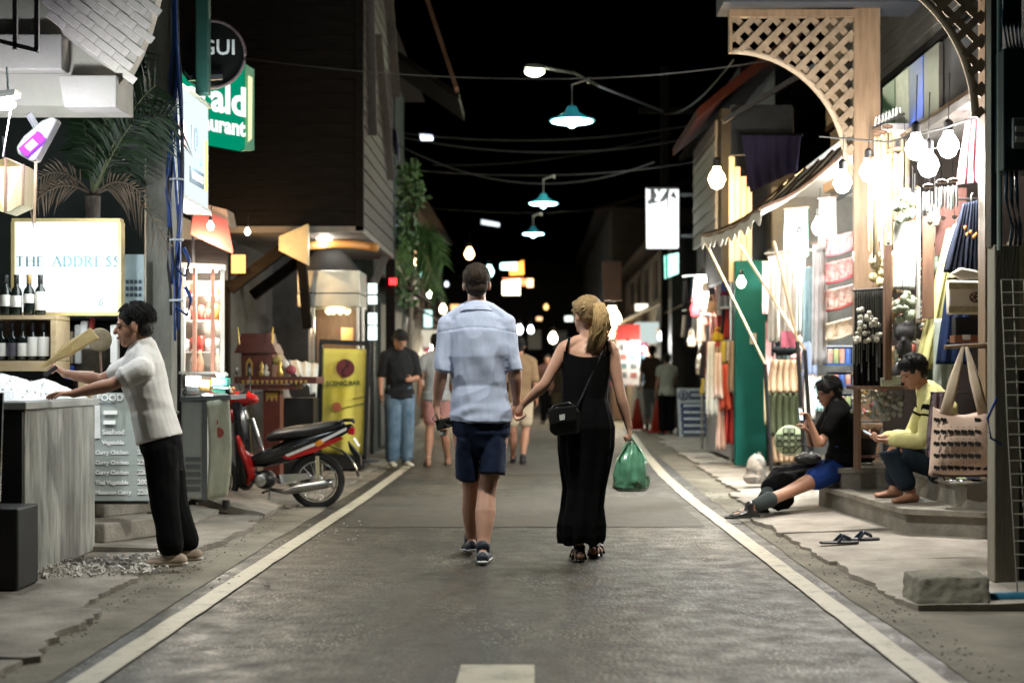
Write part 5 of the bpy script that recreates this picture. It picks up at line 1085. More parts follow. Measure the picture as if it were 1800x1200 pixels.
# ---- vendor leaning on the counter
par = person('vendor in a white shirt and black trousers leaning on the counter', -2.1, 8.25, .045)
J = {'k': .97, 'f': V((-1, 0, 0)), 'hf': V((-.97, -.2, -.12)), 'hu': V((.0, 0, 1))}
for q, (a, c, d) in {'pel': (283, 778, 8.28), 'waist': (271, 728, 8.27), 'chest': (252, 665, 8.26), 'neck': (252, 606, 8.25), 'head': (236, 573, 8.22), 'shl': (252, 646, 8.09), 'ell': (196, 676, 8.04), 'wrl': (128, 692, 8.05), 'shr': (240, 638, 8.42), 'elr': (178, 668, 8.47), 'wrr': (112, 656, 8.42),
                  'hpl': (282, 790, 8.19), 'knl': (290, 885, 8.15), 'anl': (302, 985, 8.12), 'tol': (262, 1004, 8.10), 'hpr': (290, 790, 8.37), 'knr': (307, 885, 8.38), 'anr': (330, 980, 8.36), 'tor': (295, 994, 8.36)}.items(): J[q] = P(a, c, d)
for q, z in (('anl', .125), ('tol', .065), ('anr', .125), ('tor', .065)): J[q].z = z
body(J, par, skin_t, .0065, .95, 1, True, dict(d=(-1, -.05, .02), pn=(0, -.2, -1), curl=.22, side=1), dict(d=(-.7, 0, .55), pn=(-.4, -.1, -1), curl=1.1, side=-1), .88, .9, 1.08)
def ven_extra(m):
    r_ = (J['shr']-J['shl']).normalized(); m.tube([P(262, 695, 8.265), P(268, 725, 8.27), P(275, 752, 8.27), P(280, 772, 8.27)], [(.135, .10), (.158, .124), (.166, .131), (.170, .134)], 26, r_, dome=False)
    e = lerp(J['shl'], J['ell'], .62); d = (J['ell']-J['shl']).normalized(); m.tube([J['shl'], e-d*.05, e], [.05, .060, .066], 16)
    e = lerp(J['shr'], J['elr'], .62); d = (J['elr']-J['shr']).normalized(); m.tube([J['shr'], e-d*.05, e], [.05, .058, .064], 16)
top(J, par, 'shirt', cloth_mat('white_tee', (.66, .645, .62), bscale=9, bump=.35), .007, .018, .6, .98, 0, 1.0, amp=.008, hip=.98, seed=11, sinf=.014, wr=(5, 7, 6), lo=.25, extra=ven_extra, shi=.006)
bottoms(J, par, 'trousers', blackc, .008, .012, 1.93, 1.0, .009, 6, .0)
m = MB(); cap(m, J['head'], J['hf'], J['hu'], 1.06, .015, .006, 0); h_ = remesh(m, 'hair', hair_b, par, .0065, 2, wrinkle(.004, (60, 60, 25), 3)); tufts(h_, hair_b, J['head'], J['hf'], J['hu'], 1.075, 1100, .016, -.3, 5)
face(par, J['head'], J['hf'], J['hu'], 1.05)
for sd in 'lr': shoe(J, par, sd, M('beige_canvas', (.34, .26, .19), .8), M('sole_cream', (.5, .46, .4), .6), 1.15)
t = thing('wooden_paddle', 'flat tan wooden paddle gripped in the vendor raised hand', 'paddle', P(120, 620, 8.4))
MB().prism([P(108, 607, 8.42), P(158, 576, 8.44), P(173, 594, 8.44), P(126, 624, 8.42), P(100, 634, 8.40), P(72, 648, 8.38), P(70, 642, 8.38), P(96, 624, 8.40)], (.0, .02, 0)).build('blade', M('paddle_wood', (.40, .29, .12), .5, scale=5, stretch=(2, 2, 5), col2=(.52, .40, .19)), t, bev=.004)
MB().bar(P(98, 626, 8.38), P(128, 612, 8.39), .014, .02).build('rib', M('paddle_wood', (.4, .29, .12), .5), t)
MB().tube([P(100, 644, 8.34), P(78, 660, 8.32)], .012, 8).build('grip', rubber, t)
# ---- background pedestrians
def pedestrian(label, px, Y, h, ang, skin, topm, botm, t1, sl, shoem, hairm, over=None, turn=0, tilt=0, bi=.02, hl=None, hr=None, hu=None, brow=False, z=.04, ti=.022):
    X = (px-VX)*Y/F; par = person(label, X, Y, z); J = stand(X, Y, z, h, ang, over, turn); J['hf'].z = tilt
    body(J, par, skin, .010, .95, 1, True, hl, hr)
    top(J, par, 'shirt', topm, .011, ti, sl, 1.06, amp=.010, seed=px, low=.06); bottoms(J, par, 'trousers' if t1 > 1.5 else 'shorts', botm, .011, bi, t1, amp=.008, fl=.006 if t1 < 1.5 else 0)
    m = MB(); cap(m, J['head'], J['hf'], J['hu'], J['k'], .03, .006, 0); h_ = remesh(m, 'hair', hairm, par, .009, 2); tufts(h_, hairm, J['head'], J['hf'], J['hu'], J['k'], 160, .035, -.4, px, .004)
    if brow: face(par, J['head'], J['hf'], J['hu'], J['k'])
    for sd in 'lr': shoe(J, par, sd, shoem, shoem, 1.15, .009)
    return par, J
pedestrian('man in a black shirt and faded jeans looking at his hand', 702, 17.2, 1.66, R(200), skin_t, cloth_mat('black_shirt', (.012, .013, .015)), denim, 1.93, .95, M('grey_trainer', (.45, .42, .35), .7), hair_b,
           {'ell': (-.25, .02, 1.16), 'wrl': (-.10, .25, 1.14), 'elr': (.24, -.02, 1.18), 'wrr': (.26, .05, .95), 'head': (.02, .09, 1.65)}, .6, -1.1, .024, brow=True)
pedestrian('pedestrian in a grey shirt and pink shorts half hidden by the blue shirt', 768, 18.0, 1.66, R(8), skin_t, cloth_mat('grey_shirt', (.34, .36, .37)), cloth_mat('pink_shorts', (.45, .22, .2)), .75, .5, M('tan_sandal', (.4, .22, .15), .7), hair_b, {'anl': (-.13, -.15, .09), 'tol': (-.14, .02, .03), 'anr': (.16, .1, .09), 'tor': (.17, .26, .03)}, z=.0)
pedestrian('pedestrian in cream shorts and black socks walking between the couple', 913, 18.3, 1.62, R(0), skin_t, cloth_mat('khaki_shirt', (.25, .17, .10)), cloth_mat('cream_shorts', (.5, .42, .3)), .8, .9, M('black_shoe', (.012, .012, .012), .6), hair_b, {'anl': (-.09, .2, .09), 'tol': (-.09, .36, .03), 'anr': (.05, -.12, .10), 'tor': (.05, .05, .03)}, z=.0)
pedestrian('woman in a white top and black trousers at the far stall', 1172, 26.5, 1.52, R(15), skin_t, cloth_mat('offwhite_top', (.46, .44, .38)), blackc, 1.85, .45, M('black_shoe', (.012, .012, .012), .6), hair_b, {'elr': (.26, .10, 1.2), 'wrr': (.22, .3, 1.15)}, z=.03)
pedestrian('person in a brown shirt standing behind the white top woman', 1146, 29.0, 1.72, R(-10), skin_t, cloth_mat('brown_shirt', (.07, .04, .03)), cloth_mat('grey_trousers', (.16, .16, .16)), 1.5, .6, M('black_shoe', (.012, .012, .012), .6), hair_b, z=.03)
pedestrian('stall keeper with a dark cap bending over the left counter', 490, 15.2, 1.55, R(100), skin_t, cloth_mat('keeper_shirt', (.30, .26, .22)), blackc, 1.9, .5, M('black_shoe', (.012, .012, .012), .6), hair_b, {'head': (0, .12, 1.66), 'neck': (0, .05, 1.5)}, 0, -.5, z=.05)
pedestrian('far pedestrian in dark clothes in the middle of the street', 962, 34, 1.65, R(170), skin_t, cloth_mat('dim_shirt', (.2, .1, .08)), blackc, 1.9, .5, M('black_shoe', (.012, .012, .012), .6), hair_b, z=0)
pedestrian('far pedestrian in shorts beside the woman elbow', 985, 30, 1.6, R(0), skin_t, cloth_mat('dim_brown', (.10, .07, .05)), cloth_mat('olive_shorts', (.18, .14, .08)), .8, .5, M('black_shoe', (.012, .012, .012), .6), hair_b, z=0)
# ---- woman sitting on the step
par = person('woman in a black top and blue shorts sitting on the steps', 2.45, 11.4, .07)
J = {'k': .90, 'f': V((-1, -.1, 0)), 'hf': V((-.93, -.25, -.25)), 'hu': V((-.1, 0, 1))}
for q, (a, c, d) in {'pel': (1478, 808, 11.45), 'waist': (1482, 780, 11.45), 'chest': (1478, 742, 11.42), 'neck': (1468, 705, 11.4), 'head': (1455, 690, 11.36), 'shl': (1470, 729, 11.24), 'ell': (1440, 785, 11.15), 'wrl': (1424, 742, 11.15), 'shr': (1462, 726, 11.58), 'elr': (1428, 782, 11.62), 'wrr': (1420, 758, 11.5),
                  'hpl': (1468, 825, 11.36), 'knl': (1378, 868, 11.12), 'anl': (1318, 912, 10.95), 'tol': (1287, 914, 10.9), 'hpr': (1468, 825, 11.55), 'knr': (1372, 838, 11.5), 'anr': (1335, 908, 11.3), 'tor': (1300, 918, 11.25)}.items(): J[q] = P(a, c, d)
for q, z in (('anl', .115), ('tol', .055), ('anr', .115), ('tor', .055)): J[q].z = z
J['head'].z += .0
body(J, par, skin_t, .008, .92, .95, True, dict(d=(-.35, 0, .9), pn=(-.9, -.2, -.3), curl=.6, side=-1), dict(d=(-.6, 0, .8), pn=(-.8, .2, -.3), curl=.6, side=1), .92, 1.05, 1.02)
top(J, par, 'shirt', blackc, .009, .020, .55, .98, 0, 1.05, amp=.007, hip=1.05, seed=21, low=.02)
bottoms(J, par, 'shorts', cloth_mat('royal_blue', (.012, .04, .20)), .009, .018, .42, 1.03, .005, 9)
m = MB(); limb(m, [J['hpr'], J['knr'], J['anr']], TRO, .9, 1.45, .2, .03)
m.tube([lerp(J['hpr'], J['knr'], .3)+V((0, -.08, .0)), lerp(J['knr'], J['knl'], .4)+V((.03, 0, .03)), lerp(J['knr'], J['knl'], .45)+V((-.0, 0, -.14)), lerp(J['anr'], J['anl'], .4)+V((.10, 0, .05))], [(.10, .05), (.14, .07), (.13, .07), (.09, .05)], 16, (0, 1, 0), dome=True)
remesh(m, 'wrap_skirt', blackc, par, .010, 3, wrinkle(.016, (9, 9, 5), 14))
for sd in 'lr':
    m = MB(); limb(m, [J['hp'+sd], J['kn'+sd], J['an'+sd]], LEG, .9, 1.85, 1.3, .014); remesh(m, 'leg_warmer', cloth_mat('charcoal_knit', (.035, .045, .045)), par, .009, 2)
m = MB(); cap(m, J['head'], J['hf'], J['hu'], .95, .03, .008, 0); m.ell(J['head']+V((.06, 0, .0)), (.055, .07, .08)); m.ell(J['head']+V((.045, -.03, -.08)), (.05, .06, .05)); h_ = remesh(m, 'hair', hair_b, par, .008, 2, wrinkle(.004, (40, 40, 14), 5)); tufts(h_, hair_b, J['head'], J['hf'], J['hu'], .97, 700, .06, -.3, 6)
face(par, J['head'], J['hf'], J['hu'], .93)
for sd in 'lr': shoe(J, par, sd, M('black_leather', (.012, .011, .011), .35), rubber, 1.1, .008)
t = thing('phone', 'phone held up by the woman on the steps', 'phone', P(1410, 728, 11.2)); MB().prism([P(1405, 715, 11.25), P(1411, 717, 11.15), P(1413, 740, 11.15), P(1407, 740, 11.25)], (.012, 0, 0)).build('body', blackm, t, bev=.003)
MB().prism([P(1404.4, 717, 11.24), P(1410, 719, 11.16), P(1412, 738, 11.16), P(1406.4, 738, 11.24)], (-.002, 0, 0)).build('screen', E('phone_screen', (.7, .85, 1), 1.2), t)
# patterned bag on her lap
t = thing('patterned_bag', 'black and white patterned bag on the sitting woman lap', 'bag', P(1415, 815, 11.3))
m = MB(); m.ell(P(1420, 806, 11.30), (.11, .10, .045)); remesh(m, 'body', M('bag_pattern', (.01, .01, .01), .7, scale=30, col2=(.03, .03, .03)), t, .01, 2, wrinkle(.012, (9, 9, 9), 2))
for i in range(26):
    a = random.uniform(0, 6.28); q = random.random()**.5; c = P(1420, 806, 11.30)+V((.10*q*cos(a), .09*q*sin(a), .05*(1-q*q)**.5+.002)); MB().ell(c, (.014, .011, .004), 7, 5).build('print', M('print_pale', (.55, .55, .55), .8), t, True)
MB().tube([P(1395, 795, 11.2), P(1410, 780, 11.2), P(1430, 790, 11.2)], .006, 6).build('handle', blackm, t, True)
# ---- man sitting on the upper step
par = person('barefoot man in a yellow shirt sitting on the steps', 2.85, 10.3, .235)
J = {'k': .92, 'f': V((-1, -.1, 0)), 'hf': V((-.88, -.2, -.42)), 'hu': V((-.35, 0, .93))}
for q, (a, c, d) in {'pel': (1655, 805, 10.2), 'waist': (1662, 770, 10.2), 'chest': (1650, 722, 10.2), 'neck': (1628, 683, 10.2), 'head': (1605, 655, 10.15), 'shl': (1643, 708, 10.02), 'ell': (1622, 775, 9.98), 'wrl': (1558, 775, 10.02), 'shr': (1632, 703, 10.4), 'elr': (1600, 770, 10.45), 'wrr': (1550, 768, 10.2),
                  'hpl': (1648, 818, 10.1), 'knl': (1562, 792, 10.0), 'anl': (1602, 866, 10.05), 'tol': (1572, 876, 9.95), 'hpr': (1648, 818, 10.3), 'knr': (1575, 785, 10.45), 'anr': (1572, 858, 10.45), 'tor': (1540, 866, 10.4)}.items(): J[q] = P(a, c, d)
for q, z in (('anl', .305), ('tol', .255), ('anr', .305), ('tor', .255)): J[q].z = z
body(J, par, skin_t, .008, .95, 1, True, dict(d=(-1, 0, .1), pn=(0, .2, 1), curl=.6, side=1), dict(d=(-1, -.1, 0), pn=(0, -.1, 1), curl=.6, side=-1), 1, 1, 1.04)
top(J, par, 'shirt', cloth_mat('pale_yellow', (.62, .58, .26)), .009, .022, 1.8, 1.0, 0, 1.08, amp=.011, hip=1.0, seed=31, wr=(8, 8, 8))
for sd in 'lr':
    m = MB(); a = lerp(J['sh'+sd], J['el'+sd], .12); c = lerp(J['sh'+sd], J['el'+sd], .26); m.tube([a, c], [.082, .079], 16); m.tube([lerp(J['sh'+sd], J['el'+sd], .36), lerp(J['sh'+sd], J['el'+sd], .42)], [.077, .075], 16)
    remesh(m, 'sleeve_stripe', blackc, par, .008, 1)
bottoms(J, par, 'jeans', cloth_mat('dark_denim', (.012, .022, .035)), .009, .012, 1.78, 1.0, .008, 15)
m = MB(); cap(m, J['head'], J['hf'], J['hu'], .98, .02, .007, 0); h_ = remesh(m, 'hair', hair_b, par, .008, 2, wrinkle(.006, (40, 40, 20), 7)); tufts(h_, hair_b, J['head'], J['hf'], J['hu'], .99, 800, .045, -.3, 7)
face(par, J['head'], J['hf'], J['hu'], .96)
t = thing('phone', 'white phone in the hand of the yellow shirt man', 'phone', P(1530, 768, 10.1)); MB().prism([P(1517, 757, 10.12), P(1540, 768, 10.05), P(1543, 771, 10.05), P(1520, 761, 10.12)], (.02, .09, 0)).build('body', M('phone_white', (.7, .7, .7), .3), t, bev=.003)
MB().prism([P(1518, 756, 10.13), P(1539, 766.5, 10.06), P(1541, 768, 10.06), P(1521, 758, 10.13)], (.016, .075, .001)).build('screen', E('phone_screen', (.7, .85, 1), 1.2), t)
# ---------------------------------------------------------------- motorbike
Y = 12.25
t = thing('motorbike', 'red and black motorbike parked with its rear to the street', 'motorbike', P(500, 893, Y))
def Q(px, py, dy=0): return P(px, py, Y)+V((0, dy, 0))
redp = M('red_gloss', (.42, .012, .010), .22, var=.08); blkp = M('black_gloss', (.010, .010, .011), .18); vin = M('seat_vinyl', (.014, .014, .016), .38, bump=.2, bscale=150)
def wheel(px, py, rad):
    c = Q(px, py); wl_ = MB().tube([c+V((rad*cos(a), 0, rad*sin(a))) for a in [i/36*2*pi for i in range(36)]], [(.034, .030)]*36, 10, (0, 1, 0), closed=True).build('wheel', rubber, t, True)
    r2_ = rad-.045; MB().tube([c+V((r2_*cos(a), 0, r2_*sin(a))) for a in [i/36*2*pi for i in range(36)]], [(.018, .008)]*36, 8, (0, 1, 0), closed=True).build('rim', chrome, wl_, True)
    m = MB()
    for i in range(28):
        a = i/28*2*pi; b_ = a+(.35 if i % 2 else -.35); m.tube([c+V((.035*cos(a), .02*(-1)**i, .035*sin(a))), c+V((r2_*cos(b_), 0, r2_*sin(b_)))], .0018, 4)
    m.build('spokes', steel, wl_)
    MB().lathe([(.02, -.05), (.05, -.045), (.055, 0), (.05, .045), (.02, .05)], c, 18, (0, 1, 0)).build('hub', steel, wl_, 40)
wheel(557, 845, .212); wheel(372, 845, .212)
def loft(name, mat, S, par=None, n=18):               # side-view spine: (px,py,half height px,half width m)
    return MB().tube([Q(a, c) for a, c, hh, ww in S], [(ww, hh*Y/F) for a, c, hh, ww in S], n, (0, 1, 0), dome=True).build(name, mat, par or t, True)
loft('seat', vin, [(474, 770, 7, .09), (490, 764, 11, .115), (520, 760, 13, .12), (548, 757, 13, .115), (575, 751, 12, .10), (600, 745, 8, .075)])
loft('side_cover', blkp, [(438, 812, 9, .08), (465, 806, 15, .10), (500, 795, 19, .115), (540, 780, 20, .11), (580, 765, 13, .09), (616, 750, 6, .05)])
for sd, mt, pts in ((-.121, redp, [(500, 802), (540, 787), (600, 766), (606, 770), (560, 792), (515, 806)]), (-.123, M('white_decal', (.7, .7, .7), .3), [(505, 798), (560, 775), (612, 750), (612, 755), (565, 779), (510, 801)]), (-.125, M('orange_decal', (.75, .28, .03), .3), [(556, 777), (566, 771), (574, 777), (562, 784)])):
    MB().prism([Q(a, c, sd+.012 if a > 590 else sd) for a, c in pts], (0, .01, 0)).build('decal', mt, t)
loft('leg_shield', redp, [(424, 765, 8, .17), (430, 790, 9, .18), (440, 815, 9, .17), (444, 835, 8, .13), (438, 850, 5, .1)])
loft('inner_shield', blkp, [(418, 700, 12, .10), (425, 740, 14, .15), (428, 790, 14, .15), (432, 850, 14, .10)])
loft('headlight_cowl', redp, [(448, 702, 8, .07), (435, 700, 14, .10), (418, 702, 15, .11), (406, 706, 10, .09)])
loft('front_cover', redp, [(408, 722, 10, .09), (416, 735, 12, .1), (425, 742, 8, .09)])
MB().tube([Q(440, 690, -.30), Q(432, 692, -.22), Q(424, 700, 0), Q(432, 692, .22), Q(440, 690, .30)], .012, 8).build('handlebar', dsteel, t, True)
for k in (-1, 1):
    MB().tube([Q(446, 688, k*.33), Q(433, 691, k*.22)], .018, 8).build('grip', rubber, t)
    MB().tube([Q(432, 690, k*.2), Q(428, 660, k*.26)], .005, 5).build('mirror_stem', dsteel, t); MB().ell(Q(428, 652, k*.27), (.012, .055, .035)).build('mirror', blackm, t, True)
MB().tube([Q(442, 735), Q(462, 797)], .022, 8).build('frame_tube', steel, t)
MB().tube([Q(408, 730, .05), Q(372, 845, .05)], .018, 8).build('fork', steel, t); MB().tube([Q(408, 730, -.05), Q(372, 845, -.05)], .018, 8).build('fork', steel, t)
m = MB(); m.ell(Q(466, 842), (.10, .11, .085)); m.ell(Q(440, 836), (.10, .08, .06)); remesh(m, 'engine', dsteel, t, .01, 1)
MB().lathe([(.045, 0), (.05, .02), (.035, .03)], Q(462, 843, -.105), 18, (0, -1, 0)).build('engine_cover', steel, t, 40)
MB().tube([Q(490, 845, -.06), Q(525, 848, -.08), Q(560, 852, -.09)], [(.018, .03), (.022, .03), (.016, .022)], 10).build('swing_arm', steel, t, True)
MB().tube([Q(478, 858, -.10), Q(505, 862, -.12), Q(520, 858, -.13), Q(575, 848, -.13), Q(588, 846, -.13)], [.014, .022, .036, .040, .034], 12).build('exhaust', M('exhaust_metal', (.30, .30, .30), .3, metal=1), t, True)
MB().prism([Q(495, 832, -.125), Q(545, 829, -.15), Q(552, 838, -.15), Q(500, 850, -.13)], (0, .01, 0)).build('heat_guard', chrome, t)
for k in (-1, 1):
    MB().tube([Q(561, 800, k*.11), Q(562, 846, k*.10)], .016, 8).build('shock_absorber', M('shock_cream', (.45, .40, .25), .4), t)
MB().tube([Q(588, 745, -.07), Q(606, 738, -.09), Q(620, 738, -.05), Q(622, 742, 0), Q(620, 738, .05), Q(606, 738, .09), Q(588, 745, .07)], .013, 8).build('grab_rail', blkp, t, True)
MB().prism([Q(614, 748, -.05), Q(624, 752, -.04), Q(622, 764, -.04), Q(612, 762, -.05)], (0, .09, 0)).build('tail_light', M('tail_red', (.45, .02, .02), .2), t, bev=.006)
MB().sheet(lambda u, v: Q(560+70*sin(v*1.45), 845-64*cos(v*1.45)-(4 if v < .1 else 0), (u-.5)*.13), 4, 14, .006).build('mudguard', blkp, t, True)
MB().prism([Q(612, 775, -.05), Q(634, 800, -.05), Q(636, 818, -.05), Q(616, 790, -.05)], (0, .1, 0)).build('mud_flap', blkp, t)
MB().prism([Q(621, 770, -.07), Q(630, 784, -.07), Q(630, 784, .07), Q(621, 770, .07)], (.006, 0, .004)).build('number_plate', whitep, t)
for k in (-1, 1): MB().tube([Q(436, 690, k*.2), Q(446, 705, k*.12), Q(430, 725, k*.05)], .004, 5).build('brake_cable', rubber, t, True)
MB().tube([Q(478, 858, -.1), Q(480, 890, -.18)], .009, 6).build('side_stand', dsteel, t)
MB().tube([Q(470, 862, -.2), Q(470, 862, .2)], .012, 6).build('foot_pegs', rubber, t)
m = MB(); rr_ = random.Random(9)
for i in range(14): m.ell(Q(408+rr_.uniform(-8, 10), 690+rr_.uniform(-8, 8), -.12+rr_.uniform(-.04, .04)), .014, 8, 6)
o = m.build('flower_garland', M('flowers', (.5, .05, .04), .6, scale=20, col2=(.65, .5, .2)), t, True)
# ---------------------------------------------------------------- freezer, shrine, banner, hood
fz = M('freezer_grey', (.50, .52, .52), .45, var=.08); fd = M('freezer_dark', (.16, .18, .19), .45)
t = thing('ice_cream_freezer', 'grey ice cream freezer with curved glass top beside the motorbike', 'freezer', (-2.6, 11.4, .1)); Yf = 11.05
f0 = [(320, 702), (362, 705), (405, 700), (405, 720), (402, 800), (396, 862), (360, 878), (320, 876)]
MB().prism([P(318, 703, Yf), P(362, 706, Yf), P(362, 878, Yf), P(318, 876, Yf)], (0, .55, 0)).build('cabinet', fz, t, bev=.015)
stick = M('sticker_print', (.66, .66, .54), .5, scale=9, stretch=(2, 1, .5), col2=(.34, .36, .26))
def curvef(u, v): 
    px = 363+40*u+4*sin(pi*v)-6*u*max(0, v-.75)*4*.5; py = 705+172*v-5*u; return P(px, py, Yf+.03*u)
MB().sheet(curvef, 8, 16, .02).build('front_sticker', stick, t, True)
for i in range(5): MB().prism([P(326, 803+i*13, Yf-.012), P(352, 803+i*13, Yf-.012), P(352, 810+i*13, Yf-.012), P(326, 810+i*13, Yf-.012)], (0, .01, 0)).build('vent_slat', fd, t)
MB().prism([P(355, 706, Yf-.012), P(364, 706, Yf-.012), P(364, 880, Yf-.012), P(355, 878, Yf-.012)], (0, .01, 0)).build('corner_strip', fd, t)
MB().prism([P(316, 697, Yf-.01), P(406, 694, Yf), P(406, 702, Yf), P(316, 706, Yf-.01)], (0, .58, 0)).build('rim', fd, t)
MB().sheet(lambda u, v: P(320+84*u, 700-45*sin(v*pi/2)*(1-.25*u), Yf+.05+.45*v), 8, 8, .006).build('glass_lid', glassm, t, True)
MB().prism([P(322, 696, Yf+.1), P(400, 694, Yf+.1), P(400, 694, Yf+.45), P(322, 696, Yf+.45)], (0, 0, .01)).build('tray', whitep, t)
for i, (a, c, d, e, col) in enumerate(((325, 660, 348, 690, (.7, .72, .7)), (350, 668, 368, 690, (.65, .32, .06)), (372, 664, 400, 678, (.05, .4, .3)), (374, 680, 402, 690, (.7, .7, .68)), (380, 655, 396, 662, (.7, .72, .7)))):
    MB().prism([P(a, c, Yf+.2), P(d, c, Yf+.2), P(d, e, Yf+.2), P(a, e, Yf+.2)], (0, .12, 0)).build('package', M('pack_%d' % i, col, .5), t, bev=.01)
for i, (a, c, rd) in enumerate(((385, 760, 9), (378, 742, 6))): MB().lathe([(rd*Yf/F, 0), (rd*Yf/F, .006)], P(a, c, Yf-.002), 16, (0, -1, 0)).build('round_decal', M('decal_red', (.45, .10, .08), .5), t)
for x in (330, 390): MB().lathe([(.03, 0), (.03, .05)], (P(x, 0, Yf).x, Yf+.15, .10), 12).build('foot', rubber, t)
lamp('freezer_light', t, P(360, 668, Yf+.12), 14, (.95, 1, .95), .05)
for i, (x, y, c) in enumerate(((340, 640, (.7, .66, .6)), (352, 642, (.55, .3, .2)), (383, 640, (.6, .58, .5)))):
    o = MB().lathe([(.03, 0), (.032, .10), (.012, .16), (.012, .2)], P(x, y+15, 12.0), 14).build('sauce_bottle', M('sauce_%d' % i, c, .4), None, True); tag(o, '%s sauce bottle in the display case' % ('white', 'reddish', 'cream')[i], 'bottle', 'bottles in the display case')
rp_ = random.Random(8); pcs = ((.65, .62, .55), (.62, .25, .05), (.05, .35, .25), (.55, .08, .06), (.6, .5, .1), (.7, .7, .7))
for i in range(15):
    x = 328+(i % 5)*13; y = (500, 545, 600)[i//5]; c = rp_.randrange(6); t = thing('snack_packet', '%s snack packet, %s from the left on the %s level of the display case' % (('cream', 'orange', 'green', 'red', 'yellow', 'white')[c], ('first', 'second', 'third', 'fourth', 'fifth')[i % 5], ('upper', 'middle', 'lower')[i//5]), 'packet', P(x, y+18, 12.15), 'snacks in the display case')
    m = MB(); h_ = rp_.uniform(20, 34); m.ell(P(x, y+18-h_/2, 12.15), (.026, .03, h_/2*12.15/F)); m.bx(P(x-5, 0, 12.15).x, P(x+5, 0, 12.15).x, 12.13, 12.17, P(0, y+18, 12.15).z, P(0, y+20-h_, 12.15).z); m.build('pouch', M('snack_%d' % c, pcs[c], .3, bump=.4), t, True)
    MB().bar(P(x-6, y+19, 12.15), P(x+6, y+19, 12.15), .008, .12).build('shelf_strip', wpm, t)
# spirit house
t = thing('spirit_house', 'red brown wooden spirit house on a pedestal', 'shrine', P(450, 830, 13.6)); Y = 13.6; rw = M('shrine_wood', (.11, .022, .014), .45, var=.25); gd = M('gilt', (.55, .36, .09), .35, metal=.5)
def R4(a, c, d, e, dd, dy=0): return [P(a, c, Y+dy), P(d, c, Y+dy), P(d, e, Y+dy), P(a, e, Y+dy)]
MB().prism(R4(424, 620, 478, 662, 0), (0, .3, 0)).build('house', rw, t)
MB().prism([P(418, 605, Y-.05), P(478, 603, Y-.05), P(486, 620, Y-.05), P(412, 620, Y-.05)], (0, .42, 0)).build('roof', rw, t)
MB().prism([P(424, 586, Y+.05), P(476, 586, Y+.05), P(480, 604, Y+.05), P(418, 606, Y+.05)], (0, .22, 0)).build('roof_tier', rw, t)
for x in (420, 478): MB().tube([P(x, 606, Y), P(x+(-2 if x < 450 else 2), 575, Y)], [.014, .004], 6).build('finial', gd, t)
MB().prism([P(432, 660, Y-.012), P(432, 638, Y-.012), P(438, 628, Y-.012), P(444, 638, Y-.012), P(444, 660, Y-.012)], (0, .01, 0)).build('arch_frame', gd, t)
MB().prism([P(435, 660, Y-.018), P(435, 641, Y-.018), P(438, 635, Y-.018), P(441, 641, Y-.018), P(441, 660, Y-.018)], (0, .005, 0)).build('arch_opening', blackm, t)
MB().prism(R4(412, 662, 556, 674, 0, -.03), (0, .5, 0)).build('platform', rw, t); MB().prism(R4(430, 676, 520, 684, 0, .0), (0, .4, 0)).build('ledge', rw, t)
for i in range(14): MB().prism([P(424+i*8.5, 668, Y-.035), P(430+i*8.5, 668, Y-.035), P(427+i*8.5, 676, Y-.035)], (0, .005, 0)).build('gilt_drop', gd, t)
MB().prism(R4(463, 686, 492, 835, 0, .1), (0, .2, 0)).build('pedestal', rw, t)
MB().prism([P(466, 690, Y+.095), P(489, 690, Y+.095), P(486, 706, Y+.095), P(482, 697, Y+.095), P(478, 706, Y+.095), P(473, 697, Y+.095), P(469, 706, Y+.095)], (0, .004, 0)).build('gilt_motif', gd, t)
for x, hgt, c in ((460, 22, gd), (468, 18, M('figure_white', (.6, .55, .45), .5)), (492, 26, gd)): MB().lathe([(.03, 0), (.034, .04), (.014, hgt*.003), (.024, hgt*.0045), (.004, hgt*.0065)], P(x, 661, Y-.02), 12).build('figurine', c, t, True)
for i, (x, y) in enumerate(((500, 640), (512, 650), (488, 634))): MB().ell(P(x, y, Y+.05), (.05, .05, .045), 10, 7).build('garland', M('garland_%d' % i, [(.6, .55, .5), (.4, .08, .1), (.5, .4, .12)][i], .7, bump=.6), t, True)
# white tarpaulin counter
t = thing('tarp_counter', 'sloping counter under white tarpaulin behind the shrine', 'counter', P(540, 760, 14.6))
hang('tarpaulin', M('tarp_white', (.55, .58, .58), .5, bump=.4), t, P(508, 632, 15.2), P(560, 640, 15.2), P(556, 700, 14.4), P(520, 655, 14.4), 3, .03)
MB().bx(P(505, 0, 15).x, P(556, 0, 15).x, 14.8, 15.2, .05, .9).build('base', blackm, t)
# yellow banner stand
t = thing('banner_stand', 'yellow bar banner in a black frame behind the motorbike', 'banner', P(605, 800, 15.3)); Y = 15.2
hang('banner', M('banner_yellow', (.80, .66, .06), .45, scale=2, col2=(.86, .76, .20)), t, P(567, 612, Y), P(646, 614, Y), P(640, 800, Y), P(563, 795, Y), 1.3, .02, 20, 20)
for a, c in (((562, 600), (650, 604)), ((563, 800), (642, 806))): MB().bar(P(*a, Y), P(*c, Y), .05, .04).build('rail', blackm, t)
for a, c in (((564, 603), (561, 802)), ((648, 606), (641, 806))): MB().bar(P(*a, Y), P(*c, Y), .04, .04, (1, 0, 0)).build('upright', blackm, t)
MB().lathe([(.098, 0), (.098, .008)], P(607, 647, Y-.03), 28, (0, -1, 0)).build('emblem', M('emblem_red', (.14, .02, .025), .5), t)
MB().tube([P(607+5*sin(q*6.28), 632+30*q, Y-.04) for q in [i/10 for i in range(11)]], .008, 6).build('emblem_swirl', M('emblem_dark', (.03, .015, .02), .5), t)
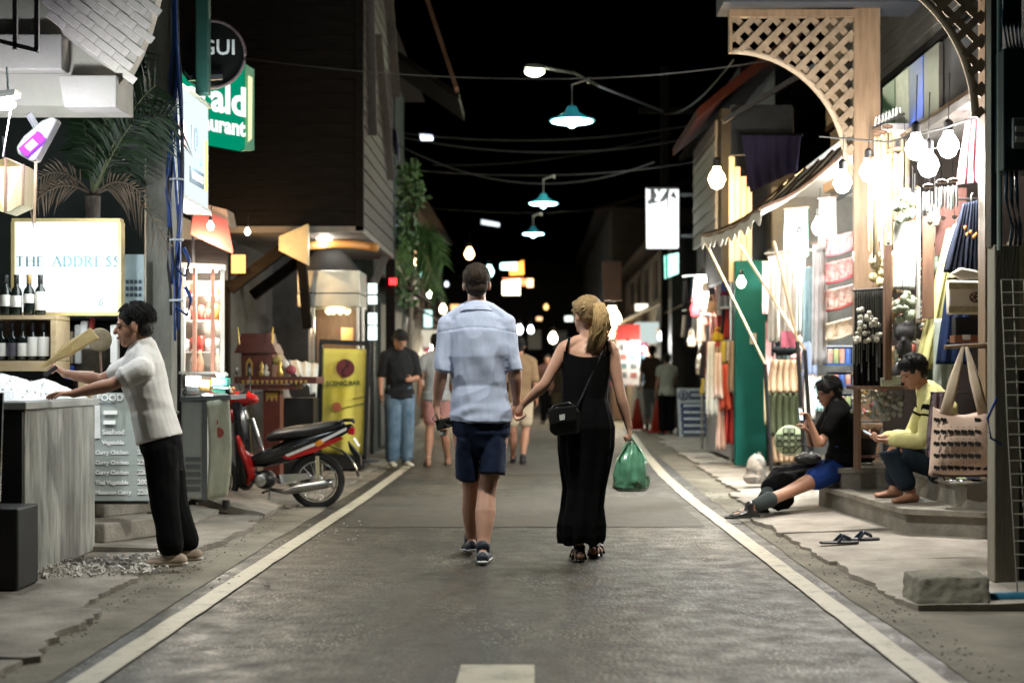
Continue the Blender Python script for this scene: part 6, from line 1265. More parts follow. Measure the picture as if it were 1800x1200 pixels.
text('SCENIC BAR', 'lettering', M('ink_green', (.03, .08, .03), .6), t, P(603, 677, Y-.035), (1, 0, .02), (0, 0, 1), .066, .004, .002)
for q, (a, c) in enumerate((((620, 701), (646, 696)), ((600, 718), (642, 708)))): MB().bar(P(*a, Y-.03), P(*c, Y-.03), .008, .004).build('brush_stroke', blackm, t)
MB().lathe([(.05, 0), (.05, .006)], P(592, 715, Y-.03), 14, (0, -1, 0)).build('red_print', M('red_soft', (.5, .14, .06), .6, scale=9), t)
MB().lathe([(.16, 0), (.16, .03), (.05, .05)], P(640, 812, 15.3), 16).build('foot', rubber, t, 40)
# steel hood kiosk
t = thing('hood_kiosk', 'stainless steel extractor hood over a small food kiosk', 'kiosk', P(578, 760, 17)); Y = 16.6
for a, c in ((475, 515), (516, 539)): MB().prism([P(522, a, Y), P(632, a, Y), P(633, c, Y), P(523, c, Y)], (0, .7, 0)).build('hood', M('hood_steel', (.38, .38, .34), .38, metal=.85, scale=3, var=.2), t, bev=.006)
MB().prism([P(530, 475, Y+.1), P(625, 475, Y+.1), P(600, 438, Y+.1), P(555, 438, Y+.1)], (0, .5, 0)).build('duct', blackm, t)
for x in (545, 551, 629, 638): MB().bar(P(x, 540, Y), P(x, 660, Y), .03, .03, (1, 0, 0)).build('post', steel, t)
MB().bx(P(530, 0, Y).x, P(640, 0, Y).x, Y, Y+.6, .05, 1.0).build('counter', blackm, t)
for i, x in enumerate((578, 586, 598, 610)): 
    MB().lathe([(.012, 0), (.045, .03), (.045, .07), (.012, .1)], P(x, 553, Y+.9), 12).build('lantern', E('kiosk_lantern', (1, .86, .45), 2.2), t, True)
lamp('kiosk_light', t, P(590, 570, Y+.6), 8, (1, .85, .5), .1)
MB().prism([P(600, 576, Y+.7), P(620, 576, Y+.7), P(620, 598, Y+.7), P(600, 598, Y+.7)], (0, .05, 0)).build('menu_card', M('card_orange', (.5, .28, .10), .6), t)
MB().bx(P(555, 0, Y+1).x, P(628, 0, Y+1).x, Y+1.1, Y+1.15, 1.0, 2.0).build('back_panel', bwood, t)
t = thing('lit_menu', 'column of small white lit menu cards on the far post', 'sign', P(655, 600, 18))
for i, (y0, y1) in enumerate(((498, 516), (520, 534), (550, 570), (573, 597))): MB().prism([P(647, y0, 18), P(662, y0, 18), P(662, y1, 18), P(647, y1, 18)], (0, .05, 0)).build('card', E('menu_card_lit', (.8, 1, .95), 1.5 if i != 1 else 1.5), t)
MB().bar(P(655, 490, 18.1), P(655, 760, 18.1), .05, .05, (1, 0, 0)).build('post', dsteel, t)
t = thing('wall_lamp', 'orange glowing shell lamp on the wall behind the braces', 'lamp', P(418, 480, 16))
MB().sheet(lambda u, v: P(408+22*u, 448+32*v, 15.6-.08*sin(pi*u)), 8, 6, .01).build('shade', E('shell_lamp', (1, .42, .10), 2.2), t, True); lamp('wall_lamp_light', t, P(420, 478, 15.25), 22, (1, .55, .2), .06)
MB().bar(P(408, 448, 15.62), P(408, 485, 15.62), .02, .06, (1, 0, 0)).build('bracket', dwood, t)
# ---------------------------------------------------------------- right stall: bulbs
for i, (px, py, lab, pw) in enumerate(((1610, 262, 'left of the three bare white bulbs by the chimes', 55), (1667, 258, 'right of the three bare white bulbs near the pink scarf', 55), (1632, 292, 'lowest of the three bare white bulbs by the metal chimes', 55), (1527, 303, 'white bulb hanging before the tan post', 55), (1481, 322, 'white bulb at the canopy corner', 100))):
    bulb(px, py, 10.5 if i < 3 else 11.1, lab, .078 if i < 3 else .072, (1, .97, .92), 60, pw*.8, 'bare white bulbs of the right shop', .35 if i < 3 else .2, (1, .95, .88))
for i, (px, py, Y) in enumerate(((1405, 430, 14.2), (1440, 400, 13.4))): bulb(px, py, Y, ('left', 'right')[i]+' white bulb under the canopy among the pale scarves', .07, (1, 1, .97), 40, 260, 'bulbs under the canopy', .2, (.95, 1, .98))
tag(MB().tube([P(1440, 240, 11.5), P(1560, 250, 11.3), P(1660, 225, 10.5), P(1735, 200, 9.9)], .008, 5).build('cord', rubber), 'black cord the shop bulbs hang from', 'cord')
# hanging goods
def chime(px, py, Y, n_, rr0, ln, label, mat, group='bamboo wind chimes', tr_=.011):
    p = P(px, py, Y); t = thing('wind_chime', label, 'wind chime', p-V((0, 0, ln)), group)
    MB().lathe([(rr0*1.25, 0), (rr0*1.25, .018), (rr0*.3, .03)], p, 16).build('top_disc', bwood, t, 40)
    MB().tube([p+V((0, 0, .03)), p+V((0, 0, .16))], .003, 4).build('cord', rubber, t)
    for i in range(n_):
        a = i/n_*2*pi; q = p+V((rr0*cos(a), rr0*sin(a), -.03)); l_ = ln*rnd(.75, 1); MB().tube([q, q-V((0, 0, l_))], tr_, 7).build('tube', mat, t, 50)
    MB().tube([p, p-V((0, 0, ln*1.15))], .003, 4).build('clapper_cord', rubber, t); return t
bam = M('bamboo', (.42, .30, .17), .5); bam2 = M('pale_bamboo', (.40, .32, .20), .5, stretch=(3, 3, .5)); mets = M('chime_metal', (.6, .62, .62), .3, metal=.9)
chime(1573, 265, 11.0, 7, .05, .75, 'large pale bamboo wind chime with a dark top', bam2, tr_=.014)
chime(1548, 235, 11.4, 6, .04, .9, 'slim bamboo wind chime by the tan post', bam); chime(1560, 225, 11.8, 6, .035, .95, 'rear bamboo wind chime under the bent hooks', bam)
chime(1590, 240, 11.9, 5, .03, .6, 'thin bamboo wind chime at the back', bam2); chime(1535, 280, 11.0, 5, .03, .8, 'bamboo wind chime behind the post bulb', bam2)
for i, (x, y, l_) in enumerate(((1632, 330, .16), (1655, 322, .16), (1675, 320, .17))):
    t = chime(x, y, 10.2, 4, .03, l_, '%s metal wind chime with a white heart' % ('left', 'middle', 'right')[i], mets, 'metal heart chimes', .008)
    c = P(x+3, y+62, 10.18); pts = []
    for k in range(20):
        a = k/20*2*pi; pts.append(c+V((.0024*16*sin(a)**3*.5, 0, .0012*(13*cos(a)-5*cos(2*a)-2*cos(3*a)-cos(4*a)))))
    MB().prism(pts, (0, .006, 0)).build('heart', M('heart_white', (.72, .70, .66), .5), t); MB().tube([c+V((0, 0, .01)), P(x, y, 10.2)], .002, 4).build('heart_cord', rubber, t)
t = thing('hook_rack', 'row of bent white hooks above the bamboo chimes', 'hooks', P(1560, 225, 11.5))
for i in range(7): MB().tube([P(1538+i*6, 222-i*3, 11.5), P(1540+i*6, 206-i*3, 11.45), P(1546+i*6, 208-i*3, 11.4), P(1546+i*6, 216-i*3, 11.4)], .006, 5).build('hook', M('hook_white', (.6, .6, .58), .5), t)
MB().tube([P(1532, 226, 11.5), P(1590, 200, 11.5)], .01, 6).build('rod', dsteel, t)
def shells(px, y0, y1, w_, Y, label, col, sz, n_, group='strings of shells'):
    t = thing('shell_curtain', label, 'shell string', P(px, y1, Y), group); rr_ = random.Random(px); m = None
    for k in range(n_):
        x = px+rr_.uniform(-w_, w_); y = rr_.uniform(y0, y1); q = MB().ell(P(x, y, Y+rr_.uniform(-.06, .06)), (sz*rr_.uniform(.7, 1.2), sz*.8, sz*rr_.uniform(.7, 1.3)), 8, 6).build('shell', col, t, True)
    for k in range(4): x = px-w_+k*w_*2/3; MB().tube([P(x, y0-30, Y), P(x, y1, Y)], .002, 4).build('string', rubber, t)
shg = M('shell_green', (.30, .34, .24), .35, var=.3); shw = M('shell_white', (.62, .60, .50), .35, var=.2); shy = M('shell_straw', (.46, .38, .20), .5, var=.3)
shells(1592, 335, 392, 16, 10.7, 'green grey shells clustered above the white panel', shg, .030, 26); shells(1592, 516, 566, 17, 10.7, 'pale green shells below the white panel', shg, .032, 26)
shells(1525, 540, 600, 22, 11.0, 'white and green shells hanging in the dark middle', shw, .020, 40); shells(1520, 655, 735, 24, 11.3, 'small cream shells hanging over the flowers', shw, .016, 60); shells(1545, 440, 505, 10, 11.3, 'straw coloured shells by the post', shy, .034, 18)
shells(1560, 690, 735, 28, 11.2, 'clear glass like baubles on the low shelf', M('bauble', (.55, .58, .52), .15, var=.3), .024, 50)
def slabthing(name, label, cat, pts, Y, d, mat, bev=.004, group=None):
    o = MB().prism([P(x, y, Y) for x, y in pts], (0, d, 0)).build(name, mat, None, bev=bev); return tag(o, label, cat, group)
t = thing('white_cloth', 'tall plain white cloth panel between the shells', 'cloth', P(1590, 510, 10.8)); hang('cloth', cloth_mat('panel_cloth', (.66, .68, .66)), t, P(1571, 388, 10.8), P(1610, 388, 10.8), P(1609, 509, 10.8), P(1570, 509, 10.8), 1, .006)
MB().bar(P(1569, 388, 10.8), P(1611, 388, 10.8), .015, .015).build('rod', bwood, t)
slabthing('brown_board', 'reddish brown board behind the metal chimes', 'board', [(1645, 330), (1700, 330), (1700, 450), (1645, 450)], 11.25, .03, M('board_red', (.12, .05, .04), .6))
slabthing('brown_board', 'dark upright board left of the yellow dress', 'board', [(1622, 380), (1642, 380), (1642, 560), (1622, 560)], 10.9, .03, bwood)
slabthing('display_post', 'slim dark brown display post beside the carving', 'post', [(1556, 430), (1568, 430), (1568, 668), (1556, 668)], 10.75, .07, bwood)
slabthing('display_post', 'slim pale display post right of the white panel', 'post', [(1613, 330), (1618, 330), (1618, 560), (1613, 560)], 10.78, .04, M('pale_metal', (.5, .52, .5), .4))
# dark carved figure
m = MB(); m.ell(P(1592, 585, 10.9), (.085, .07, .085)); m.ell(P(1592, 570, 10.9), (.06, .06, .05)); m.ell(P(1590, 612, 10.88), (.06, .06, .09)); m.ell(P(1592, 655, 10.9), (.11, .09, .10)); m.ell(P(1588, 600, 10.84), (.02, .02, .03))
o = remesh(m, 'carved_figure', M('dark_stone', (.03, .03, .032), .5, bump=.4), None, .012, 2, off=P(1592, 680, 10.9)); tag(o, 'dark carved stone figure on the shop shelf', 'statue')
t = thing('figure_shelf', 'dark shelf carrying the carved figure and boxes', 'shelf', P(1570, 690, 11.0)); MB().bx(P(1500, 0, 11).x, P(1640, 0, 11).x, 10.8, 11.25, P(0, 684, 11).z, P(0, 678, 11).z).build('board', bwood, t)
for x in (1505, 1632): MB().bx(P(x, 0, 11).x, P(x+6, 0, 11).x, 10.95, 11.1, .40, P(0, 684, 11).z).build('leg', bwood, t)
slabthing('label_card', 'small grey green card on the shelf by the seated man head', 'card', [(1548, 664), (1584, 660), (1584, 676), (1549, 679)], 10.78, .02, M('card_grey', (.42, .44, .36), .7))
# shelves of printed tins
tinm = [M('tin_%d' % i, c, .35, scale=10, col2=c2) for i, (c, c2) in enumerate((((.03, .10, .42), (.1, .2, .5)), ((.55, .55, .5), (.5, .12, .08)), ((.45, .48, .2), (.2, .35, .2)), ((.5, .15, .1), (.6, .5, .4))))]
for q, (y0, y1) in enumerate(((607, 638), (652, 676), (690, 725))):
    t = thing('tin_rack', '%s rack of printed tins beside the shells' % ('top', 'middle', 'lowest')[q], 'rack', P(1476, y1+4, 12.0), 'racks of tins')
    MB().prism([P(1454, y1, 11.9), P(1498, y1, 11.9), P(1498, y1+4, 11.9), P(1454, y1+4, 11.9)], (0, .15, 0)).build('tray', M('rack_blue', (.04, .12, .35), .5), t)
    MB().prism([P(1454, y0, 12.04), P(1498, y0, 12.04), P(1498, y1, 12.04), P(1454, y1, 12.04)], (0, .01, 0)).build('back', M('rack_navy', (.012, .03, .10), .5), t)
    MB().bar(P(1454, y0+1, 11.95), P(1498, y0+1, 11.95), .012, .02).build('rail', M('rail_pale', (.5, .55, .6), .5), t)
    for i in range(4): MB().lathe([(.024, 0), (.024, (y1-y0-7)*12/F), (.02, (y1-y0-6)*12/F)], P(1459+i*10.5, y1, 11.95), 12).build('tin', tinm[(i+q+1) % 4], t, 40)
t = thing('bead_curtain', 'black bead curtain hanging in front of the tan post', 'curtain', P(1530, 680, 11.05))
hang('net', cloth_mat('black_net', (.008, .008, .008)), t, P(1502, 512, 11.1), P(1558, 508, 11.1), P(1556, 682, 11.1), P(1500, 684, 11.1), 6, .02, 36, 14, .004)
for i in range(14):
    x = 1503+i*4; MB().tube([P(x, 512, 11.02), P(x+rnd(-2, 2), rnd(600, 680), 11.02)], .005, 5).build('bead_string', M('bead_dark', (.03, .03, .028), .3, scale=60, col2=(.2, .2, .18)), t)
MB().tube([P(1500, 511, 11.08), P(1560, 507, 11.08)], .01, 6).build('rod', dsteel, t)
# trinkets filling the right shop
rt_ = random.Random(33); tcol = [M('trinket_%d' % i, c, .5, var=.4, scale=30) for i, c in enumerate(((.30, .20, .10), (.10, .08, .06), (.45, .40, .28), (.14, .20, .15), (.40, .10, .08), (.55, .52, .46), (.05, .05, .05)))]
nmc = ('brown', 'dark', 'straw', 'green', 'red', 'pale', 'black'); od = ('first', 'second', 'third', 'fourth', 'fifth', 'sixth', 'seventh', 'eighth', 'ninth', 'tenth', 'eleventh')
for row in range(4):
    for k in range(11):
        x = 1563+k*8.6+rt_.uniform(-3, 3); y = (345, 440, 530, 610)[row]+rt_.uniform(-18, 18); Y = rt_.uniform(11.0, 11.9); ci = rt_.randrange(7); kind = rt_.randrange(3)
        p = P(x, y, Y); t = thing('hanging_trinket', '%s trinket, %s from the left in the %s row of the dark shop' % (nmc[ci], od[k], ('top', 'second', 'third', 'lowest')[row]), 'trinket', p-V((0, 0, .3)), 'trinkets in the right shop')
        MB().tube([p+V((0, 0, rt_.uniform(.1, .3))), p], .003, 4).build('string', rubber, t)
        if kind == 0:
            for q in range(8): MB().ell(p-V((rt_.uniform(-.01, .01), 0, q*.036)), rt_.uniform(.012, .02), 7, 5).build('bead', tcol[(ci+q % 2*2) % 7], t, True)
        elif kind == 1:
            MB().lathe([(.004, 0), (.03, -.02), (.045, -.10), (.038, -.16), (.01, -.17)], p, 12).build('bell', tcol[ci], t, True); MB().tube([p-V((0, 0, .16)), p-V((0, 0, .3))], .006, 5).build('tassel', tcol[(ci+3) % 7], t)
        else:
            hang('cloth', tcol[ci], t, p+V((-.05, 0, 0)), p+V((.05, 0, 0)), p+V((.06, 0, -.3)), p+V((-.06, 0, -.3)), 2, .02, 10, 6, .004); MB().tube([p+V((-.06, 0, 0)), p+V((.06, 0, 0))], .005, 5).build('rod', bwood, t)
# stacked quilted textiles
for i, (y0, y1, c, c2) in enumerate(((405, 452, (.72, .64, .62), (.7, .3, .34)), (450, 500, (.66, .55, .5), (.55, .14, .16)), (498, 548, (.62, .58, .5), (.35, .10, .09)), (556, 600, (.45, .33, .24), (.62, .55, .42)))):
    t = thing('quilt_bundle', '%s folded patterned quilt hanging in the bright shop' % ('topmost pink and white', 'second rosy', 'third red trimmed', 'lowest tan')[i], 'quilt', P(1473, y1, 12.5), 'folded quilts')
    qm = cloth_mat('quilt_%d' % i, c, scale=16, col2=c2)
    hang('cloth', qm, t, P(1452, y0+12, 12.45), P(1503, y0, 12.4), P(1500, y1-14, 12.4), P(1452, y1, 12.45), 2.5, .035, 26, 14, .02, .05, ph=i)
    MB().tube([P(1452, y1-2, 12.43), P(1475, y1-6, 12.38), P(1500, y1-16, 12.38)], .014, 8).build('trim', cloth_mat('quilt_trim_%d' % i, c2), t, True)
# pale scarves in the canopy shop
for i, (x0, x1, y0, y1, Y, c, nm) in enumerate(((1352, 1378, 455, 600, 13.8, (.66, .62, .55), 'leftmost cream fringed'), (1374, 1400, 450, 610, 13.6, (.68, .60, .54), 'second pale pink ended'), (1398, 1415, 440, 590, 13.5, (.62, .60, .55), 'third ivory'), (1412, 1436, 470, 600, 13.3, (.42, .58, .64), 'pale blue checked'), (1428, 1452, 430, 640, 12.9, (.60, .61, .63), 'silver grey'), (1380, 1420, 370, 450, 14.6, (.30, .60, .50), 'mint green upper'), (1440, 1470, 350, 440, 12.8, (.62, .63, .62), 'white upper'))):
    t = thing('scarf', nm+' scarf hanging in the canopy shop', 'scarf', P((x0+x1)/2, y1, Y), 'hanging scarves'); hang('cloth', cloth_mat('scarf_%d' % i, c, scale=14), t, P(x0, y0, Y), P(x1, y0-4, Y), P(x1+2, y1, Y), P(x0-2, y1, Y), 3, .03, 24, 16, .003, 0, ph=i*1.3, rag=.01)
    MB().bar(P(x0-2, y0-2, Y), P(x1+2, y0-6, Y), .015, .015).build('rod', bwood, t)
    if i == 1: MB().sheet(lambda u, v: P(x0-1+(x1-x0+3)*u, y1-28+28*v, Y-.05), 4, 4, .003).build('pink_end', cloth_mat('scarf_pink', (.65, .16, .22)), t)
tag(MB().tube([P(1345, 446, 13.9), P(1470, 436, 12.7)], .012, 6).build('clothes_rail', steel), 'metal rail the pale scarves hang on', 'rail')
for i in range(24):
    row = i//8; k = i % 8; x = 1352+k*12.5+rt_.uniform(-4, 4); y = (470, 560, 655)[row]+rt_.uniform(-12, 12); Y = rt_.uniform(14.9, 15.6); c = rt_.choice(((.6, .58, .52), (.35, .5, .48), (.55, .3, .28), (.12, .14, .2), (.5, .42, .25), (.03, .03, .03))); h_ = rt_.uniform(60, 100); w_ = rt_.uniform(7, 13)
    t = thing('folded_textile', '%s textile, %s from the left in the %s row behind the canopy scarves' % ({.6: 'ivory', .35: 'mint', .55: 'rose', .12: 'slate', .5: 'straw', .03: 'black'}[c[0]], od[k], ('top', 'middle', 'low')[row]), 'textile', P(x, y+h_, Y), 'textiles at the back of the canopy shop')
    hang('cloth', cloth_mat('textile_%d' % int(c[0]*100), c, scale=20), t, P(x-w_, y, Y), P(x+w_, y, Y), P(x+w_, y+h_, Y), P(x-w_, y+h_, Y), 3, .03, 16, 8, .004, 0, 1, i); MB().bar(P(x-w_-1, y, Y), P(x+w_+1, y, Y), .02, .02).build('rod', bwood, t)
# hammock with round pouch, dark bag above
t = thing('hammock_chair', 'tan and olive hanging hammock bundle with black top', 'hammock', P(1380, 815, 14.6)); Y = 14.5
def hm(name, mat, y0, y1, w0, w1, k): hang(name, mat, t, P(1382-w0, y0, Y), P(1382+w0, y0, Y), P(1380+w1, y1, Y), P(1380-w1, y1, Y), 5, .035, 40, 10, .01, .03, .2, k)
hm('upper_net', cloth_mat('net_tan', (.24, .14, .08), scale=40, col2=(.34, .24, .15)), 632, 690, 26, 30, 0); hm('middle_cloth', cloth_mat('olive_cloth', (.045, .05, .024)), 690, 765, 30, 31, .5); hm('lower_net', cloth_mat('net_tan', (.42, .27, .16)), 765, 812, 30, 22, 1)
m = MB(); m.ell(P(1382, 615, Y), (.16, .06, .055)); m.ell(P(1380, 603, Y), (.11, .05, .05)); remesh(m, 'bundle', blackc, t, .012, 2, wrinkle(.012, (10, 10, 10), 4))
MB().tube([P(1382, 600, Y), P(1382, 560, Y)], .01, 6).build('hanger', dsteel, t)
t = thing('round_pouch', 'round green pouch with a square lattice print', 'pouch', P(1386, 800, 14.2))
MB().lathe([(.05, .0), (.145, .012), (.155, .03), (.145, .05), (.05, .06)], P(1387, 774, 14.3), 28, (0, -1, 0)).build('body', M('pouch_green', (.20, .23, .13), .7), t, True)
for i in range(4):
    for j in range(4):
        x, y = 1387+(i-1.5)*11.5, 774+(j-1.5)*11.5
        if (x-1387)**2+(y-774)**2 < 21**2: MB().tube([P(x+a, y+c, 14.238) for a, c in ((-4.4, -4.4), (4.4, -4.4), (4.4, 4.4), (-4.4, 4.4))], .006, 4, (0, 1, 0), closed=True).build('square_print', blackc, t)
# hanging dark cloth on upper right
t = thing('dark_cloth', 'dark purple striped cloth hanging below the rafters', 'cloth', P(1360, 335, 15.2)); hang('cloth', cloth_mat('purple_stripe', (.028, .018, .035), scale=12, stretch=(12, 1, .2), col2=(.05, .04, .09)), t, P(1303, 235, 15.3), P(1408, 238, 15.1), P(1402, 300, 15.1), P(1318, 338, 15.3), 5, .03)
MB().tube([P(1300, 235, 15.3), P(1412, 237, 15.1)], .015, 6).build('rod', dwood, t)
# clothes hung by the near post
def garment(name, label, cat, Y, mat, TL, TR, BR, BL, folds, amp, **k):
    t = thing(name, label, cat, P((BL[0]+BR[0])/2, max(BL[1], BR[1]), Y), 'clothes hung at the right shop')
    hang('cloth', mat, t, P(*TL, Y), P(*TR, Y), P(*BR, Y), P(*BL, Y), folds, amp, 30, 20, .006, k.get('belly', 0), 1, k.get('ph', 0)); MB().tube([P((TL[0]+TR[0])/2, TL[1]+2, Y), P((TL[0]+TR[0])/2, TL[1]-14, Y), P((TL[0]+TR[0])/2+3, TL[1]-19, Y)], .005, 5).build('hanger_hook', steel, t); return t
yl = cloth_mat('yellow_knit', (.60, .58, .26))
garment('yellow_dress', 'long pale yellow dress hanging left of the navy skirt', 'dress', 10.95, yl, (1664, 402), (1698, 400), (1664, 648), (1608, 648), 2.2, .03)
g_ = garment('navy_skirt', 'plain navy skirt hanging behind the tote straps', 'skirt', 10.8, cloth_mat('navy_skirt', (.012, .025, .075)), (1664, 500), (1700, 500), (1710, 640), (1645, 640), 3, .02)
garment('pale_slip', 'pale mint slip showing under the navy skirt', 'slip', 10.85, cloth_mat('mint', (.45, .52, .46)), (1642, 560), (1680, 560), (1678, 690), (1640, 690), 2, .015)
g_ = garment('navy_blouse', 'gathered navy blouse with orange embroidery', 'blouse', 10.6, cloth_mat('navy_blouse', (.018, .024, .042)), (1692, 358), (1722, 352), (1724, 492), (1658, 478), 7, .028)
for x, y in ((1700, 412), (1706, 408), (1712, 416), (1716, 412), (1697, 400)): MB().ell(P(x, y, 10.53), (.012, .008, .016), 8, 6).build('embroidery', M('orange_thread', (.7, .25, .05), .6), g_, True)
garment('grey_jacket', 'grey mottled jacket beside the dark pole', 'jacket', 10.65, cloth_mat('mottled', (.05, .05, .055), scale=22, col2=(.32, .32, .33)), (1716, 352), (1742, 350), (1744, 465), (1722, 460), 2, .03)
garment('pink_scarf', 'pink and white striped scarf hung high by the dark pole', 'scarf', 10.8, cloth_mat('pink_stripe', (.72, .66, .64), scale=7, stretch=(8, 1, .2), col2=(.6, .06, .14)), (1698, 208), (1734, 206), (1738, 318), (1682, 325), 4, .03)
garment('white_blouse', 'white lace blouse between the yellow dress and navy blouse', 'blouse', 10.75, cloth_mat('lace', (.7, .7, .68)), (1676, 395), (1696, 390), (1688, 440), (1652, 470), 2, .02)
t = thing('embroidered_bag', 'white embroidered bag with a dark wheel emblem', 'bag', P(1700, 555, 10.4)); Y = 10.4
MB().prism([P(1668, 492, Y), P(1731, 494, Y), P(1731, 552, Y), P(1669, 552, Y)], (0, .09, 0)).build('body', cloth_mat('ivory_cloth', (.68, .62, .52)), t, bev=.014)
for y in (497, 538): MB().prism([P(1668, y, Y-.006), P(1731, y, Y-.006), P(1731, y+11, Y-.006), P(1668, y+11, Y-.006)], (0, .005, 0)).build('trim', cloth_mat('olive_trim', (.24, .21, .12), scale=30, col2=(.45, .40, .26)), t)
c = P(1714, 522, Y-.008); MB().tube([c+V((.036*cos(a), 0, .036*sin(a))) for a in [i/20*2*pi for i in range(20)]], .006, 6, (0, 1, 0), closed=True).build('emblem', M('emblem_brown', (.08, .03, .025), .6), t)
for i in range(5): a = i/5*2*pi; MB().tube([c, c+V((.034*cos(a), 0, .034*sin(a)))], .005, 5).build('emblem_spoke', M('emblem_brown', (.08, .03, .025), .6), t)
MB().prism([P(1672, 480, Y+.02), P(1690, 470, Y+.02), P(1720, 476, Y+.02), P(1730, 490, Y+.02), P(1690, 492, Y+.02)], (0, .04, 0)).build('gathered_top', cloth_mat('ivory_cloth', (.68, .62, .52)), t, bev=.012)
slabthing('black_box', 'dark box with a small silver label under the embroidered bag', 'box', [(1680, 557), (1724, 557), (1724, 588), (1680, 588)], 10.45, .10, blackm)
t = thing('wood_tray', 'reddish wooden tray with a white card below the dark box', 'tray', P(1702, 604, 10.4)); MB().prism([P(1678, 589, 10.4), P(1728, 589, 10.4), P(1730, 601, 10.4), P(1678, 602, 10.4)], (0, .12, 0)).build('tray', M('tray_wood', (.28, .10, .05), .45), t, bev=.003); MB().prism([P(1692, 588, 10.39), P(1706, 588, 10.39), P(1706, 597, 10.39), P(1692, 597, 10.39)], (0, .005, 0)).build('card', whitep, t)
MB().tube([P(1738, 595, 10.45), P(1735, 560, 10.45)], .012, 6).build('stay', dsteel, t)
t = thing('clothes_stand', 'black clothes stand behind the garments at the near post', 'stand', (3.39, 10.55, .4))
for x in (1738,): MB().tube([P(x, 345, 10.55), P(x, 832, 10.55)], .016, 8).build('upright', blackm, t)
for y in (350, 490, 600): MB().tube([P(1665, y, 10.62), P(1740, y, 10.62)], .010, 6).build('arm', blackm, t)
MB().bx(3.27, 3.5, 10.4, 10.7, .402, .42).build('base', blackm, t)
t = thing('peg_rail', 'short wooden peg rail holding the elephant tote', 'rail', P(1702, 608, 8.85)); MB().tube([P(1660, 610, 8.85), P(1748, 605, 8.85)], .013, 8).build('peg', twood, t); MB().bx(P(1740, 0, 8.85).x, P(1760, 0, 8.85).x, 8.83, 9.3, P(0, 610, 8.85).z, P(0, 602, 8.85).z).build('bracket', dwood, t)
# elephant tote bag
t = thing('tote_bag', 'cream tote bag with rows of black elephants hanging from a peg', 'bag', P(1690, 840, 8.8)); Y = 8.75; cv = cloth_mat('canvas_pink', (.64, .47, .38)); ink = M('elephant_ink', (.02, .018, .018), .8)
def tote(u, v):
    hw = 50+8*v-3*sin(pi*v); bulge = .11*sin(pi*v)**.6+.02; a = 2*pi*u; c_, s_ = cos(a), sin(a)
    top_ = 715+(12*(1-abs(c_)) if v < .01 else 0); return P(1690+hw*(abs(c_)**.6*(1 if c_ > 0 else -1)), 715+120*v+(14*(1-abs(c_))*(1-v)), Y)+V((0, bulge*abs(s_)**.8*(1 if s_ > 0 else -1)+.004*sin(20*u+9*v), 0))
MB().sheet(tote, 48, 20, -.004).build('body', cv, t, True)
MB().bar(P(1637, 835, Y), P(1748, 834, Y), .02, .06).build('base_seam', M('dark_trim', (.10, .07, .06), .7), t)
for x0, x1, x2 in ((1661, 1694, 1680), (1729, 1698, 1700)):
    for dy in (-.04, .05): MB().tube([P(x0, 728, Y+dy*1.2), P(lx := (x0+x1)/2, 668, Y+dy*.6), P(x1, 606, Y+.1)], [(.036, .004), (.033, .004), (.010, .006)], 6, (1, 0, 0)).build('strap', cloth_mat('strap_canvas', (.62, .50, .38)) if dy < 0 else cloth_mat('strap_shade', (.50, .42, .33)), t, True)
def toteY(x, y):
    v = max(.03, min(.97, (y-722)/116)); hw = 50+8*v-3*sin(pi*v); c_ = min(.985, (abs(x-1690)/hw))**(1/.6); return Y-(.11*sin(pi*v)**.6+.02)*(1-c_*c_)**.4-.007
eb = None
for r_ in range(5):
    for k in range(8):
        x = 1648+k*12; y = 738+r_*21
        if r_ == 0 and 2 <= k <= 5: continue
        u = .75 + .0; Yf_ = toteY(x, y)
        c = P(x, y, Yf_)
        if eb is None:
            m = MB(); m.ell(c, (.017, .003, .013), 8, 6); m.ell(c+V((-.015, 0, .006)), (.010, .003, .010), 8, 6)
            for q in (-.008, .008): m.box(c+V((q, 0, -.011)), (.006, .004, .012))
            m.box(c+V((-.02, 0, -.004)), (.004, .004, .014)); eb = m.build('elephant_print', ink, t); ec = c
        else:
            o = eb.copy(); COL.objects.link(o); o.parent = t; o.location = c-ec; W0[o.name] = W0[t.name]
for r_ in range(4):
    y = 750+r_*21
    for k in range(18):
        x = 1645+k*5.4; Yf_ = toteY(x, y); MB().box(P(x, y, Yf_), (.006, .003, .004)).build('dot_print', ink, t) if k % 2 else None
# patterned cloth beside the sitting man
t = thing('patterned_shawl', 'dark paisley shawl hanging left of the tote bag', 'shawl', P(1640, 820, 9.0)); hang('cloth', cloth_mat('paisley', (.03, .03, .04), scale=24, col2=(.28, .20, .22)), t, P(1636, 690, 9.0), P(1660, 690, 9.0), P(1652, 815, 9.0), P(1628, 800, 9.0), 2, .03); MB().tube([P(1636, 690, 9.0), P(1700, 690, 9.05)], .006, 5).build('rod', dsteel, t)
# steel bowl under the tote
t = thing('steel_tray', 'shiny round steel tray under the tote bag', 'tray', P(1700, 850, 9.0)); MB().lathe([(.04, 0), (.15, .02), (.16, .05), (.15, .045), (.04, .012)], P(1700, 852, 9.6), 24).build('bowl', chrome, t, True); MB().ell(P(1690, 846, 9.55), (.05, .05, .03)).build('cloth_lump', M('lump_green', (.2, .25, .1), .8), t, True)
